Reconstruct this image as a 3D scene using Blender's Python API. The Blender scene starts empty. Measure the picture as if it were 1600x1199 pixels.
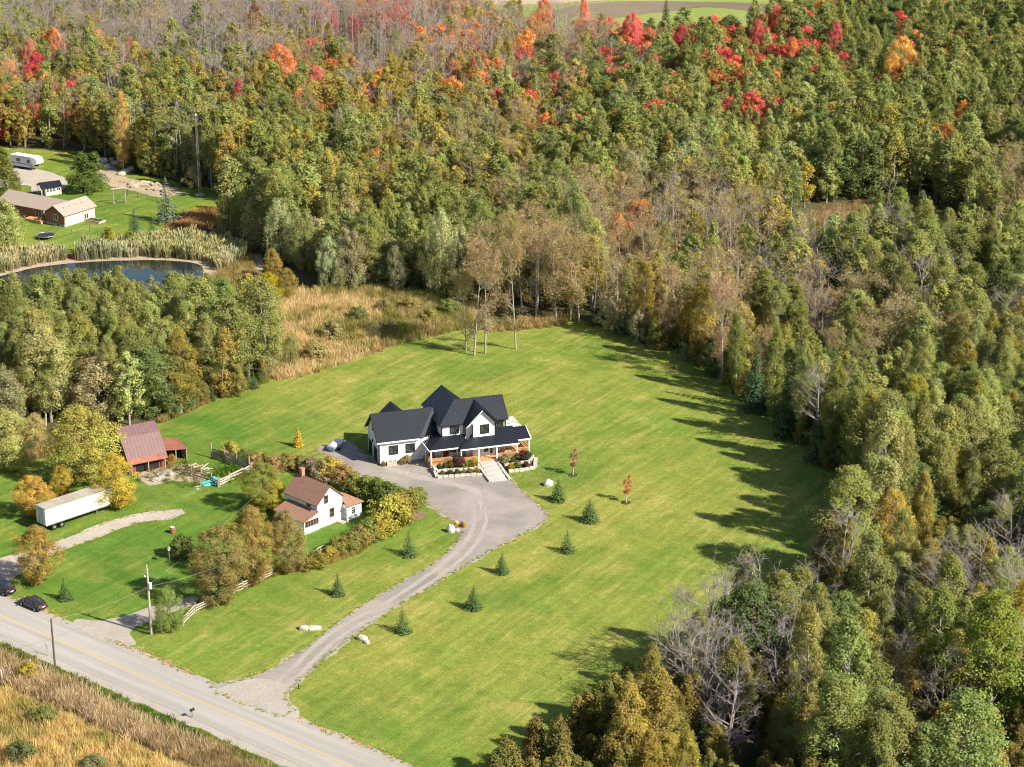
import bpy, math, random
import numpy as np
from mathutils import Vector, Matrix, noise as mnoise

rng = np.random.default_rng(11)
random.seed(11)
R = math.radians
scene = bpy.context.scene
COL = scene.collection

# ------------------------------------------------------------------ camera, sky, sun, exposure
CAM_H, PITCH, FPX = 125.0, R(20), 3200.0
cam_d = bpy.data.cameras.new('camera')
cam_d.sensor_fit = 'HORIZONTAL'
cam_d.angle = 2 * math.atan(800 / FPX)
cam_d.clip_start, cam_d.clip_end = 5.0, 20000.0
cam = bpy.data.objects.new('camera', cam_d)
COL.objects.link(cam)
cam.location = (0, 0, CAM_H)
cam.rotation_euler = (R(90) - PITCH, 0, 0)
scene.camera = cam

SUN_EL, SUN_AZ = 38.0, Vector((0.86, -0.51))      # azimuth: towards the sun
world = bpy.data.worlds.new('World')
scene.world = world
world.use_nodes = True
wn = world.node_tree.nodes
wn.clear()
w_out = wn.new('ShaderNodeOutputWorld')
w_bg = wn.new('ShaderNodeBackground')
w_sky = wn.new('ShaderNodeTexSky')
w_sky.sky_type = 'NISHITA'
w_sky.sun_disc = False
w_sky.sun_elevation = R(SUN_EL)
w_sky.sun_rotation = math.atan2(SUN_AZ.x, SUN_AZ.y)
w_bg.inputs['Strength'].default_value = 0.075
world.node_tree.links.new(w_sky.outputs[0], w_bg.inputs[0])
world.node_tree.links.new(w_bg.outputs[0], w_out.inputs[0])
sun_d = bpy.data.lights.new('sun', 'SUN')
sun_d.energy = 4.95
sun_d.angle = R(0.55)
sun_d.color = (1.0, 0.93, 0.82)
sun = bpy.data.objects.new('sun', sun_d)
COL.objects.link(sun)
ce = math.cos(R(SUN_EL))
az = SUN_AZ.normalized()
sun.rotation_euler = Vector((-az.x * ce, -az.y * ce, -math.sin(R(SUN_EL)))).to_track_quat('-Z', 'Y').to_euler()
vs = scene.view_settings
vs.view_transform = 'Standard'
vs.look = 'None'
vs.exposure = 1.0
vs.gamma = 1.0
vs.use_curve_mapping = False
cy = scene.cycles
cy.filter_width = 1.1
cy.max_bounces = 5
cy.diffuse_bounces = 3
cy.glossy_bounces = 2
cy.transmission_bounces = 3
cy.transparent_max_bounces = 4
cy.caustics_reflective = cy.caustics_refractive = False

# ------------------------------------------------------------------ where a spot of the site lies
CP, SP = math.cos(PITCH), math.sin(PITCH)


def G(px, py, h=0.0):
    """site coordinates (metres) of a surveyed spot given in the photograph's 1600 px grid"""
    a, b = (px - 800) / FPX, (py - 599.5) / FPX
    d = (a, CP - b * SP, -SP - b * CP)
    t = (h - CAM_H) / d[2]
    return Vector((d[0] * t, d[1] * t, h))


def PX(x, y, h=0.0):
    z = y * CP - (h - CAM_H) * SP
    v = y * SP + (h - CAM_H) * CP
    return 800 + FPX * x / z, 599.5 - FPX * v / z, FPX / z


# ------------------------------------------------------------------ materials
def new_mat(name):
    m = bpy.data.materials.new(name)
    m.use_nodes = True
    nt = m.node_tree
    nt.nodes.clear()
    o = nt.nodes.new('ShaderNodeOutputMaterial')
    return m, nt, o


class NB:
    """small node builder"""

    def __init__(self, nt):
        self.nt = nt

    def n(self, t, **k):
        x = self.nt.nodes.new(t)
        for a, v in k.items():
            setattr(x, a, v)
        return x

    def link(self, a, b):
        self.nt.links.new(a, b)

    def noise(self, co, scale, detail=3, rough=0.55, dist=0.0):
        x = self.n('ShaderNodeTexNoise')
        x.inputs['Scale'].default_value = scale
        x.inputs['Detail'].default_value = detail
        x.inputs['Roughness'].default_value = rough
        x.inputs['Distortion'].default_value = dist
        self.link(co, x.inputs['Vector'])
        return x.outputs[0]

    def ramp(self, f, lo, hi, a=0.0, b=1.0):
        x = self.n('ShaderNodeMapRange')
        x.inputs[1].default_value, x.inputs[2].default_value = lo, hi
        x.inputs[3].default_value, x.inputs[4].default_value = a, b
        self.link(f, x.inputs[0])
        return x.outputs[0]

    def math(self, op, a, b=0.0):
        x = self.n('ShaderNodeMath', operation=op)
        for i, v in enumerate((a, b)):
            if isinstance(v, (int, float)):
                x.inputs[i].default_value = v
            else:
                self.link(v, x.inputs[i])
        return x.outputs[0]

    def mix(self, f, a, b, blend='MIX'):
        x = self.n('ShaderNodeMix', data_type='RGBA', blend_type=blend)
        for s, v in ((x.inputs[0], f), (x.inputs[6], a), (x.inputs[7], b)):
            if isinstance(v, (int, float)):
                s.default_value = v
            elif isinstance(v, tuple):
                s.default_value = (*v[:3], 1)
            else:
                self.link(v, s)
        return x.outputs[2]

    def pos(self):
        return self.n('ShaderNodeNewGeometry').outputs['Position']

    def obj(self):
        return self.n('ShaderNodeTexCoord').outputs['Object']

    def bsdf(self, col, rough=0.8, spec=0.3, metal=0.0, bump=None, bstr=0.3, bdist=0.05):
        p = self.n('ShaderNodeBsdfPrincipled')
        if isinstance(col, tuple):
            p.inputs['Base Color'].default_value = (*col[:3], 1)
        else:
            self.link(col, p.inputs['Base Color'])
        p.inputs['Roughness'].default_value = rough
        p.inputs['Specular IOR Level'].default_value = spec
        p.inputs['Metallic'].default_value = metal
        if bump is not None:
            b = self.n('ShaderNodeBump')
            b.inputs['Strength'].default_value = bstr
            b.inputs['Distance'].default_value = bdist
            self.link(bump, b.inputs['Height'])
            self.link(b.outputs[0], p.inputs['Normal'])
        return p.outputs[0]


def simple(name, col, rough=0.7, spec=0.3, metal=0.0, var=0.15, scale=1.5, col2=None):
    """a plain surface with grain: soft blotches, fine speckle"""
    m, nt, o = new_mat(name)
    b = NB(nt)
    co = b.obj()
    n1 = b.noise(co, scale, 4)
    n2 = b.noise(co, scale * 9, 2)
    c2 = col2 or tuple(c * (1 - 2 * var) for c in col)
    f = b.ramp(b.math('ADD', b.math('MULTIPLY', n1, 0.7), b.math('MULTIPLY', n2, 0.3)), 0.32, 0.68)
    c = b.mix(f, c2, col)
    b.link(b.bsdf(c, rough, spec, metal, n2, 0.15, 0.02), o.inputs[0])
    return m


def foliage(name, trans=0.32):
    m, nt, o = new_mat(name)
    b = NB(nt)
    a = b.n('ShaderNodeAttribute', attribute_type='INSTANCER', attribute_name='tcol')
    lv = b.n('ShaderNodeAttribute', attribute_type='GEOMETRY', attribute_name='lv')
    base = a.outputs['Color']
    r = lv.outputs['Fac']
    hs = b.n('ShaderNodeHueSaturation')
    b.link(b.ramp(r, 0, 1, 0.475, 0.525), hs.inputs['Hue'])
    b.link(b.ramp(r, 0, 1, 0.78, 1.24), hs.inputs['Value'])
    hs.inputs['Saturation'].default_value = 1.0
    b.link(base, hs.inputs['Color'])
    big = b.noise(b.obj(), 0.35, 2)
    c = b.mix(b.ramp(big, 0.45, 0.7, 0.0, 0.45), hs.outputs[0], b.mix(1.0, hs.outputs[0], (1.35, 1.05, 0.75), 'MULTIPLY'))
    d = b.n('ShaderNodeBsdfDiffuse')
    t = b.n('ShaderNodeBsdfTranslucent')
    b.link(c, d.inputs[0])
    b.link(b.mix(1.0, c, (1.15, 1.1, 0.6), 'MULTIPLY'), t.inputs[0])
    mx = b.n('ShaderNodeMixShader')
    mx.inputs[0].default_value = trans
    b.link(d.outputs[0], mx.inputs[1])
    b.link(t.outputs[0], mx.inputs[2])
    b.link(mx.outputs[0], o.inputs[0])
    return m


M = {}
M['leaf'] = foliage('leaf')
M['needle'] = foliage('needle', 0.12)
M['bark_dark'] = simple('bark_dark', (0.12, 0.09, 0.065), 0.9, 0.1)
M['bark_pale'] = simple('bark_pale', (0.42, 0.38, 0.32), 0.9, 0.1, var=0.2)
M['twig'] = simple('twig', (0.40, 0.345, 0.31), 0.9, 0.1, var=0.2)


def blob(b, pos, cx, cy_, r0, r1):
    x = b.n('ShaderNodeVectorMath', operation='DISTANCE')
    b.link(pos, x.inputs[0])
    x.inputs[1].default_value = (cx, cy_, 0)
    return b.ramp(x.outputs['Value'], r0, r1, 1, 0)


def lawn_mat(name, lush_spots=(), dry=0.5):
    m, nt, o = new_mat(name)
    b = NB(nt)
    p = b.pos()
    big = b.noise(p, 0.028, 4, 0.6, 0.6)
    med = b.noise(p, 0.16, 4, 0.6, 0.8)
    fine = b.noise(p, 1.1, 3, 0.7)
    grain = b.noise(p, 4.5, 2, 0.7)
    rot = b.n('ShaderNodeMapping', vector_type='TEXTURE')
    rot.inputs['Rotation'].default_value = (0, 0, R(57))
    rot.inputs['Scale'].default_value = (14, 1.3, 1)
    b.link(p, rot.inputs[0])
    st1 = b.noise(rot.outputs[0], 0.9, 3, 0.6, 0.4)
    rot2 = b.n('ShaderNodeMapping', vector_type='TEXTURE')
    rot2.inputs['Rotation'].default_value = (0, 0, R(-52))
    rot2.inputs['Scale'].default_value = (9, 2.2, 1)
    b.link(p, rot2.inputs[0])
    st2 = b.noise(rot2.outputs[0], 0.9, 3, 0.6, 0.4)
    green = (0.118, 0.188, 0.028)
    yell = (0.215, 0.225, 0.045)
    tan = (0.36, 0.275, 0.095)
    deep = (0.070, 0.150, 0.020)
    f = b.math('ADD', b.math('MULTIPLY', big, 0.55), b.math('MULTIPLY', med, 0.45))
    c = b.mix(b.ramp(f, 0.36, 0.60), green, yell)
    c = b.mix(b.ramp(b.math('ADD', b.math('MULTIPLY', med, 0.5), b.math('MULTIPLY', fine, 0.5)), 0.55, 0.72, 0, dry), c, tan)
    worn = b.noise(p, 0.075, 5, 0.68, 1.6)
    c = b.mix(b.ramp(b.math('ADD', b.math('MULTIPLY', worn, 0.75), b.math('MULTIPLY', st1, 0.25)), 0.52, 0.68, 0, dry * 1.6), c, tan)
    wet = b.noise(p, 0.06, 4, 0.6, 1.0)
    c = b.mix(b.ramp(wet, 0.53, 0.70, 0, 0.75), c, (0.085, 0.155, 0.022))
    for (x, y, r0, r1) in lush_spots:
        k = b.math('MULTIPLY', blob(b, p, x, y, r0, r1), b.ramp(med, 0.35, 0.62, 1.0, 0.45))
        c = b.mix(k, c, deep)
    s = b.math('MULTIPLY', b.ramp(st1, 0.35, 0.65, 0.87, 1.12), b.ramp(st2, 0.35, 0.65, 0.95, 1.05))
    wv = b.n('ShaderNodeTexWave', wave_type='BANDS', bands_direction='Y')
    wv.inputs['Scale'].default_value = 0.55
    wv.inputs['Distortion'].default_value = 2.5
    wv.inputs['Detail'].default_value = 2
    wv.inputs['Detail Scale'].default_value = 0.4
    mw = b.n('ShaderNodeMapping', vector_type='TEXTURE')
    mw.inputs['Rotation'].default_value = (0, 0, R(57))
    mw.inputs['Scale'].default_value = (4, 1, 1)
    b.link(p, mw.inputs[0])
    b.link(mw.outputs[0], wv.inputs['Vector'])
    s = b.math('MULTIPLY', s, b.ramp(wv.outputs['Fac'], 0, 1, 0.965, 1.035))
    s = b.math('MULTIPLY', s, b.ramp(grain, 0.3, 0.7, 0.78, 1.2))
    s = b.math('MULTIPLY', s, b.ramp(fine, 0.3, 0.7, 0.85, 1.13))
    cc = b.n('ShaderNodeCombineColor')
    for i in range(3):
        b.link(s, cc.inputs[i])
    c = b.mix(1.0, c, cc.outputs[0], 'MULTIPLY')
    b.link(b.bsdf(c, 0.95, 0.05, 0, b.math('ADD', grain, fine), 0.5, 0.12), o.inputs[0])
    return m


def ground_mix(name, cols, s1=0.08, s2=0.9, bump=0.4, rough=0.95):
    """patchy natural ground of three colours"""
    m, nt, o = new_mat(name)
    b = NB(nt)
    p = b.pos()
    a = b.noise(p, s1, 5, 0.65, 0.5)
    d = b.noise(p, s2, 4, 0.7)
    g = b.noise(p, s2 * 6, 2, 0.7)
    c = b.mix(b.ramp(a, 0.35, 0.62), cols[0], cols[1])
    c = b.mix(b.ramp(d, 0.5, 0.72, 0, 0.8), c, cols[2])
    k = b.ramp(g, 0.25, 0.75, 0.75, 1.22)
    cc = b.n('ShaderNodeCombineColor')
    for i in range(3):
        b.link(k, cc.inputs[i])
    c = b.mix(1.0, c, cc.outputs[0], 'MULTIPLY')
    b.link(b.bsdf(c, rough, 0.1, 0, b.math('ADD', d, g), bump, 0.06), o.inputs[0])
    return m


M['forest_floor'] = ground_mix('forest_floor', [(0.06, 0.06, 0.025), (0.10, 0.085, 0.04), (0.14, 0.11, 0.05)])
M['meadow'] = ground_mix('meadow', [(0.17, 0.15, 0.05), (0.30, 0.22, 0.10), (0.20, 0.17, 0.055)])
M['gravel'] = ground_mix('gravel', [(0.215, 0.19, 0.165), (0.31, 0.275, 0.24), (0.255, 0.225, 0.19)], 0.12, 1.4)
M['pale_gravel'] = ground_mix('pale_gravel', [(0.36, 0.31, 0.25), (0.42, 0.37, 0.31), (0.30, 0.26, 0.2)], 0.15, 1.6)
M['shoulder'] = ground_mix('shoulder', [(0.36, 0.325, 0.28), (0.32, 0.285, 0.24), (0.36, 0.295, 0.23)], 0.2, 1.0)
M['dirt'] = ground_mix('dirt', [(0.42, 0.33, 0.23), (0.33, 0.26, 0.18), (0.26, 0.23, 0.12)], 0.12, 0.8)
M['mulch'] = ground_mix('mulch', [(0.24, 0.17, 0.11), (0.18, 0.12, 0.08), (0.28, 0.2, 0.14)], 0.4, 2.5)
M['soil'] = ground_mix('soil', [(0.06, 0.045, 0.03), (0.09, 0.065, 0.04), (0.05, 0.04, 0.03)], 0.4, 2.5)
M['field'] = ground_mix('field', [(0.20, 0.22, 0.06), (0.30, 0.26, 0.12), (0.26, 0.24, 0.08)], 0.012, 0.2)
M['far_soil'] = ground_mix('far_soil', [(0.16, 0.12, 0.09), (0.22, 0.18, 0.12), (0.18, 0.15, 0.08)], 0.02, 0.3)
M['far_green'] = ground_mix('far_green', [(0.20, 0.25, 0.06), (0.26, 0.27, 0.09), (0.22, 0.24, 0.07)], 0.02, 0.3)


def road_mat():
    m, nt, o = new_mat('asphalt')
    b = NB(nt)
    p = b.pos()
    mp = b.n('ShaderNodeMapping')
    mp.inputs['Rotation'].default_value = (0, 0, R(38.4))
    b.link(p, mp.inputs[0])
    sx = b.n('ShaderNodeMapping')
    sx.inputs['Scale'].default_value = (0.04, 1.0, 1)
    b.link(mp.outputs[0], sx.inputs[0])
    lane = b.noise(sx.outputs[0], 0.8, 3, 0.5)
    a = b.noise(p, 0.35, 4)
    g = b.noise(p, 8, 2)
    c = b.mix(b.ramp(lane, 0.35, 0.65), (0.295, 0.275, 0.245), (0.385, 0.355, 0.315))
    c = b.mix(b.ramp(a, 0.5, 0.75, 0, 0.5), c, (0.34, 0.31, 0.275))
    v = b.n('ShaderNodeTexVoronoi', feature='DISTANCE_TO_EDGE')
    v.inputs['Scale'].default_value = 0.09
    w = b.n('ShaderNodeVectorMath', operation='ADD')
    b.link(p, w.inputs[0])
    nz = b.n('ShaderNodeTexNoise')
    nz.inputs['Scale'].default_value = 0.5
    b.link(p, nz.inputs['Vector'])
    sc = b.n('ShaderNodeVectorMath', operation='SCALE')
    b.link(nz.outputs['Color'], sc.inputs[0])
    sc.inputs['Scale'].default_value = 3.0
    b.link(sc.outputs[0], w.inputs[1])
    b.link(w.outputs[0], v.inputs['Vector'])
    c = b.mix(b.ramp(v.outputs['Distance'], 0.0, 0.0025, 0.22, 0), c, (0.16, 0.15, 0.14))
    c = b.mix(b.ramp(g, 0.3, 0.7, 0, 0.35), c, (0.25, 0.235, 0.21))
    b.link(b.bsdf(c, 0.9, 0.2, 0, g, 0.25, 0.02), o.inputs[0])
    return m


M['asphalt'] = road_mat()
M['yellow_paint'] = simple('yellow_paint', (0.62, 0.38, 0.08), 0.8, 0.2, col2=(0.50, 0.35, 0.14), scale=0.8)
M['white_siding'] = simple('white_siding', (0.80, 0.79, 0.76), 0.6, 0.3, var=0.03, scale=0.6)
M['white_trim'] = simple('white_trim', (0.80, 0.80, 0.79), 0.5, 0.3, var=0.02)
M['black_trim'] = simple('black_trim', (0.018, 0.018, 0.02), 0.5, 0.3)
M['black_metal'] = simple('black_metal', (0.014, 0.017, 0.025), 0.38, 0.45, var=0.12, scale=0.3)
M['cedar_wood'] = simple('cedar_wood', (0.55, 0.30, 0.13), 0.7, 0.25, var=0.14, scale=3)
M['weathered'] = simple('weathered', (0.34, 0.29, 0.24), 0.9, 0.1, var=0.2, scale=3)
M['pale_board'] = simple('pale_board', (0.55, 0.47, 0.37), 0.9, 0.1, var=0.16, scale=3)
M['dark_board'] = simple('dark_board', (0.10, 0.08, 0.065), 0.9, 0.1, var=0.2, scale=2)
M['stone'] = simple('stone', (0.47, 0.43, 0.37), 0.85, 0.2, var=0.14, scale=2.2, col2=(0.40, 0.35, 0.29))
M['stone_tread'] = simple('stone_tread', (0.46, 0.43, 0.39), 0.8, 0.2, var=0.1, scale=1.5)
M['rock'] = simple('rock', (0.52, 0.47, 0.38), 0.85, 0.2, var=0.2, scale=1.6, col2=(0.36, 0.31, 0.25))
M['brown_shingle'] = simple('brown_shingle', (0.30, 0.168, 0.115), 0.85, 0.2, var=0.14, scale=2.2)
M['pale_shingle'] = simple('pale_shingle', (0.36, 0.285, 0.235), 0.85, 0.2, var=0.10, scale=2.0)
M['barn_roof'] = simple('barn_roof', (0.175, 0.100, 0.098), 0.6, 0.35, var=0.10, scale=1.2)
M['barn_red'] = simple('barn_red', (0.24, 0.075, 0.06), 0.8, 0.2, var=0.16, scale=1.5)
M['rust_roof'] = simple('rust_roof', (0.31, 0.115, 0.075), 0.7, 0.3, var=0.24, scale=1.1)
M['brick'] = simple('brick', (0.30, 0.125, 0.075), 0.9, 0.15, var=0.12, scale=4)
M['cream_siding'] = simple('cream_siding', (0.66, 0.56, 0.43), 0.7, 0.2, var=0.05, scale=1)
M['white_rock'] = simple('white_rock', (0.62, 0.58, 0.52), 0.85, 0.2, var=0.2, scale=2.5, col2=(0.42, 0.38, 0.33))
M['concrete'] = simple('concrete', (0.42, 0.40, 0.37), 0.9, 0.1)
M['trailer_white'] = simple('trailer_white', (0.66, 0.65, 0.63), 0.45, 0.4, var=0.07, scale=0.5)
M['trailer_roof'] = simple('trailer_roof', (0.42, 0.37, 0.29), 0.8, 0.2, var=0.2, scale=0.6)
M['steel'] = simple('steel', (0.35, 0.34, 0.33), 0.5, 0.4, 0.5)
M['rubber'] = simple('rubber', (0.02, 0.02, 0.02), 0.9, 0.1)
M['pole_wood'] = simple('pole_wood', (0.44, 0.39, 0.33), 0.9, 0.1, var=0.15, scale=2)
M['pole_brown'] = simple('pole_brown', (0.13, 0.095, 0.065), 0.9, 0.1, var=0.15, scale=2)
M['transformer'] = simple('transformer', (0.58, 0.57, 0.53), 0.5, 0.4)
M['wire'] = simple('wire', (0.30, 0.29, 0.27), 0.5, 0.4)
M['tarp'] = simple('tarp', (0.10, 0.46, 0.42), 0.5, 0.4, var=0.15)
M['canvas_blue'] = simple('canvas_blue', (0.30, 0.40, 0.50), 0.5, 0.4, var=0.06)
M['rust'] = simple('rust', (0.33, 0.12, 0.06), 0.85, 0.2, var=0.2, scale=4)
M['red_plastic'] = simple('red_plastic', (0.55, 0.10, 0.045), 0.5, 0.4)
M['plastic_white'] = simple('plastic_white', (0.75, 0.74, 0.70), 0.5, 0.4)
M['trampoline_mat'] = simple('trampoline_mat', (0.035, 0.037, 0.045), 0.8, 0.2)
M['yellow_flower'] = simple('yellow_flower', (0.68, 0.48, 0.05), 0.8, 0.1, var=0.2, scale=5)
M['door_wood'] = simple('door_wood', (0.20, 0.085, 0.045), 0.6, 0.3, var=0.15, scale=3)
M['tail_red'] = simple('tail_red', (0.45, 0.03, 0.03), 0.25, 0.5)
M['car_grey'] = simple('car_grey', (0.040, 0.042, 0.048), 0.22, 0.6, 0.2, var=0.03)
M['car_blue'] = simple('car_blue', (0.018, 0.020, 0.035), 0.22, 0.6, 0.2, var=0.03)
M['rv_side'] = simple('rv_side', (0.56, 0.57, 0.60), 0.4, 0.4, var=0.05)
M['rv_white'] = simple('rv_white', (0.80, 0.80, 0.78), 0.35, 0.4, var=0.03)
M['rv_stripe'] = simple('rv_stripe', (0.20, 0.24, 0.36), 0.4, 0.4)
M['chimney_brick'] = simple('chimney_brick', (0.46, 0.22, 0.16), 0.9, 0.1, var=0.15, scale=5)
M['aluminium'] = simple('aluminium', (0.40, 0.41, 0.42), 0.4, 0.5, 0.6)
M['orange_fence'] = simple('orange_fence', (0.55, 0.17, 0.05), 0.8, 0.1)


def glass_mat():
    m, nt, o = new_mat('window_glass')
    b = NB(nt)
    b.link(b.bsdf(b.mix(b.ramp(b.noise(b.obj(), 0.8, 2), 0.35, 0.65), (0.012, 0.014, 0.016), (0.045, 0.05, 0.045)), 0.08, 0.6), o.inputs[0])
    return m


def water_mat():
    m, nt, o = new_mat('pond_water')
    b = NB(nt)
    p = b.pos()
    n = b.noise(p, 1.2, 3)
    c = b.mix(b.ramp(b.noise(p, 0.08, 3), 0.4, 0.65), (0.006, 0.020, 0.036), (0.022, 0.025, 0.012))
    b.link(b.bsdf(c, 0.04, 0.7, 0, n, 0.03, 0.05), o.inputs[0])
    return m


M['glass'] = glass_mat()
M['water'] = water_mat()


# ------------------------------------------------------------------ mesh building
class MB:
    """collects boxes, bars and sheets; build() links them as one mesh object"""

    def __init__(self):
        self.v, self.f = [], []

    def add(self, vs_, fs_):
        k = len(self.v)
        self.v.extend([tuple(x) for x in vs_])
        self.f.extend([tuple(i + k for i in q) for q in fs_])
        return self

    def box(self, x0, x1, y0, y1, z0, z1):
        return self.add([(x0, y0, z0), (x1, y0, z0), (x1, y1, z0), (x0, y1, z0), (x0, y0, z1), (x1, y0, z1), (x1, y1, z1), (x0, y1, z1)],
                        [(3, 2, 1, 0), (4, 5, 6, 7), (0, 1, 5, 4), (1, 2, 6, 5), (2, 3, 7, 6), (3, 0, 4, 7)])

    def bar(self, a, b, w, h=None, up=(0, 0, 1)):
        """a square bar from a to b"""
        a, b = Vector(a), Vector(b)
        h = h or w
        d = (b - a).normalized()
        u = Vector(up)
        s = d.cross(u)
        if s.length < 1e-4:
            s = d.cross(Vector((1, 0, 0)))
        s.normalize()
        u = s.cross(d).normalized()
        s *= w / 2
        u *= h / 2
        q = [a - s - u, a + s - u, a + s + u, a - s + u, b - s - u, b + s - u, b + s + u, b - s + u]
        return self.add(q, [(3, 2, 1, 0), (4, 5, 6, 7), (0, 1, 5, 4), (1, 2, 6, 5), (2, 3, 7, 6), (3, 0, 4, 7)])

    def tube(self, pts, rad, n=8, caps=True):
        pts = [Vector(p) for p in pts]
        if isinstance(rad, (int, float)):
            rad = [rad] * len(pts)
        k = len(self.v)
        for i, p in enumerate(pts):
            d = (pts[min(i + 1, len(pts) - 1)] - pts[max(i - 1, 0)]).normalized()
            s = d.cross(Vector((0, 0, 1)))
            if s.length < 1e-3:
                s = Vector((1, 0, 0))
            s.normalize()
            u = s.cross(d)
            for j in range(n):
                t = 2 * math.pi * j / n
                self.v.append(tuple(p + (s * math.cos(t) + u * math.sin(t)) * rad[i]))
        for i in range(len(pts) - 1):
            for j in range(n):
                a, b_ = k + i * n + j, k + i * n + (j + 1) % n
                self.f.append((a, b_, b_ + n, a + n))
        if caps:
            self.f.append(tuple(k + j for j in range(n))[::-1])
            self.f.append(tuple(k + (len(pts) - 1) * n + j for j in range(n)))
        return self

    def prism(self, poly, y0, y1, axis='y'):
        """a polygon given in two coordinates, drawn out along the third"""
        n = len(poly)
        if axis == 'y':
            a = [(p[0], y0, p[1]) for p in poly]
            b_ = [(p[0], y1, p[1]) for p in poly]
        elif axis == 'x':
            a = [(y0, p[0], p[1]) for p in poly]
            b_ = [(y1, p[0], p[1]) for p in poly]
        else:
            a = [(p[0], p[1], y0) for p in poly]
            b_ = [(p[0], p[1], y1) for p in poly]
        return self.add(a + b_, [tuple(range(n))[::-1], tuple(range(n, 2 * n))] + [(i, (i + 1) % n, n + (i + 1) % n, n + i) for i in range(n)])

    def slab(self, pts, t):
        """a roof plane: polygon in space, t thick downwards"""
        n = len(pts)
        lo = [(p[0], p[1], p[2] - t) for p in pts]
        return self.add(list(pts) + lo, [tuple(range(n)), tuple(range(n, 2 * n))[::-1]] + [(i, n + i, n + (i + 1) % n, (i + 1) % n) for i in range(n)])

    def mesh(self, name, mat):
        me = bpy.data.meshes.new(name)
        me.from_pydata(self.v, [], self.f)
        me.materials.append(M[mat] if isinstance(mat, str) else mat)
        return me

    def build(self, name, mat, parent=None, kind=None, smooth=False):
        me = self.mesh(name, mat)
        import bmesh
        bm = bmesh.new()
        bm.from_mesh(me)
        bmesh.ops.recalc_face_normals(bm, faces=bm.faces)
        bm.to_mesh(me)
        bm.free()
        if smooth:
            me.polygons.foreach_set('use_smooth', [True] * len(me.polygons))
        o = bpy.data.objects.new(name, me)
        COL.objects.link(o)
        if parent:
            o.parent = parent
        if kind:
            o['kind'] = kind
        return o


def share(name, me, parent, loc=(0, 0, 0), rot=(0, 0, 0), scale=(1, 1, 1)):
    o = bpy.data.objects.new(name, me)
    COL.objects.link(o)
    o.parent = parent
    o.location, o.rotation_euler, o.scale = loc, rot, scale
    return o


def tag(o, label, cat, group=None):
    o['label'], o['category'] = label, cat
    if group:
        o['group'] = group
    return o


def thing(name, label, cat, loc=(0, 0, 0), yaw=0.0, group=None):
    o = bpy.data.objects.new(name, None)
    o.empty_display_size = 0.5
    COL.objects.link(o)
    o.location = loc
    o.rotation_euler = (0, 0, R(yaw))
    return tag(o, label, cat, group)


def copy_tree(o, parent=None):
    c = o.copy()
    COL.objects.link(c)
    if parent:
        c.parent = parent
    for ch in list(o.children):
        copy_tree(ch, c)
    return c


# ------------------------------------------------------------------ ground sheets
def smooth_poly(pts, closed=True, step=2.0, jit=0.25, seed=0):
    """a drawn outline as a curved, slightly ragged line in metres"""
    P = [Vector((p[0], p[1])) for p in pts]
    n = len(P)
    out = []
    rg = range(n) if closed else range(n - 1)
    for i in rg:
        if closed:
            p0, p1, p2, p3 = P[(i - 1) % n], P[i], P[(i + 1) % n], P[(i + 2) % n]
        else:
            p0, p1, p2, p3 = P[max(i - 1, 0)], P[i], P[i + 1], P[min(i + 2, n - 1)]
        m = max(1, int((p2 - p1).length / step))
        for k in range(m):
            t = k / m
            q = 0.5 * ((2 * p1) + (p2 - p0) * t + (2 * p0 - 5 * p1 + 4 * p2 - p3) * t * t + (3 * p1 - p0 - 3 * p2 + p3) * t ** 3)
            j = mnoise.noise_vector(Vector((q.x * 0.35, q.y * 0.35, seed))) * jit + mnoise.noise_vector(Vector((q.x * 1.3, q.y * 1.3, seed + 5))) * jit * 0.6
            out.append((q.x + j.x, q.y + j.y))
    if not closed:
        out.append(tuple(P[-1]))
    return out


def sheet(name, pix, z, mat, step=1.5, jit=0.25, grow=0.0):
    pts = [tuple(G(*p)[:2]) for p in pix]
    if grow:
        ar = sum(a[0] * b[1] - b[0] * a[1] for a, b in zip(pts, pts[1:] + pts[:1]))
        sg_ = 1 if ar > 0 else -1
        q = []
        for i in range(len(pts)):
            d = Vector(pts[(i + 1) % len(pts)]) - Vector(pts[i - 1])
            n_ = Vector((d.y, -d.x)).normalized() * grow * sg_
            q.append((pts[i][0] + n_.x, pts[i][1] + n_.y))
        pts = q
    q = smooth_poly(pts, True, step, jit, len(name) * 7.3)
    me = bpy.data.meshes.new(name)
    me.from_pydata([(x, y, z) for x, y in q], [], [tuple(range(len(q)))])
    if me.polygons[0].normal.z < 0:
        me.flip_normals()
    me.materials.append(M[mat])
    o = bpy.data.objects.new(name, me)
    COL.objects.link(o)
    o['kind'] = 'structure'
    return o


gm = MB()
gm.add([(-6000, -3000, 0), (6000, -3000, 0), (6000, 9000, 0), (-6000, 9000, 0)], [(0, 1, 2, 3)])
gm.build('ground', 'forest_floor', kind='structure')

CX = G(515, 800)      # cottage garden
OX = G(250, 880)      # old front lawn
BX = G(300, 740)
NX = G(190, 320)
M['lawn'] = lawn_mat('lawn', dry=0.38, lush_spots=[(CX.x, CX.y, 8, 26), (OX.x, OX.y, 6, 26), (BX.x, BX.y, 4, 24), (G(60, 830).x, G(60, 830).y, 6, 30), (G(850, 735).x, G(850, 735).y, 2, 14), (G(330, 660).x, G(330, 660).y, 2, 22)])
M['yard_lawn'] = lawn_mat('yard_lawn', [(G(110, 310).x, G(110, 310).y, 5, 40)], 0.35)

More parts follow.
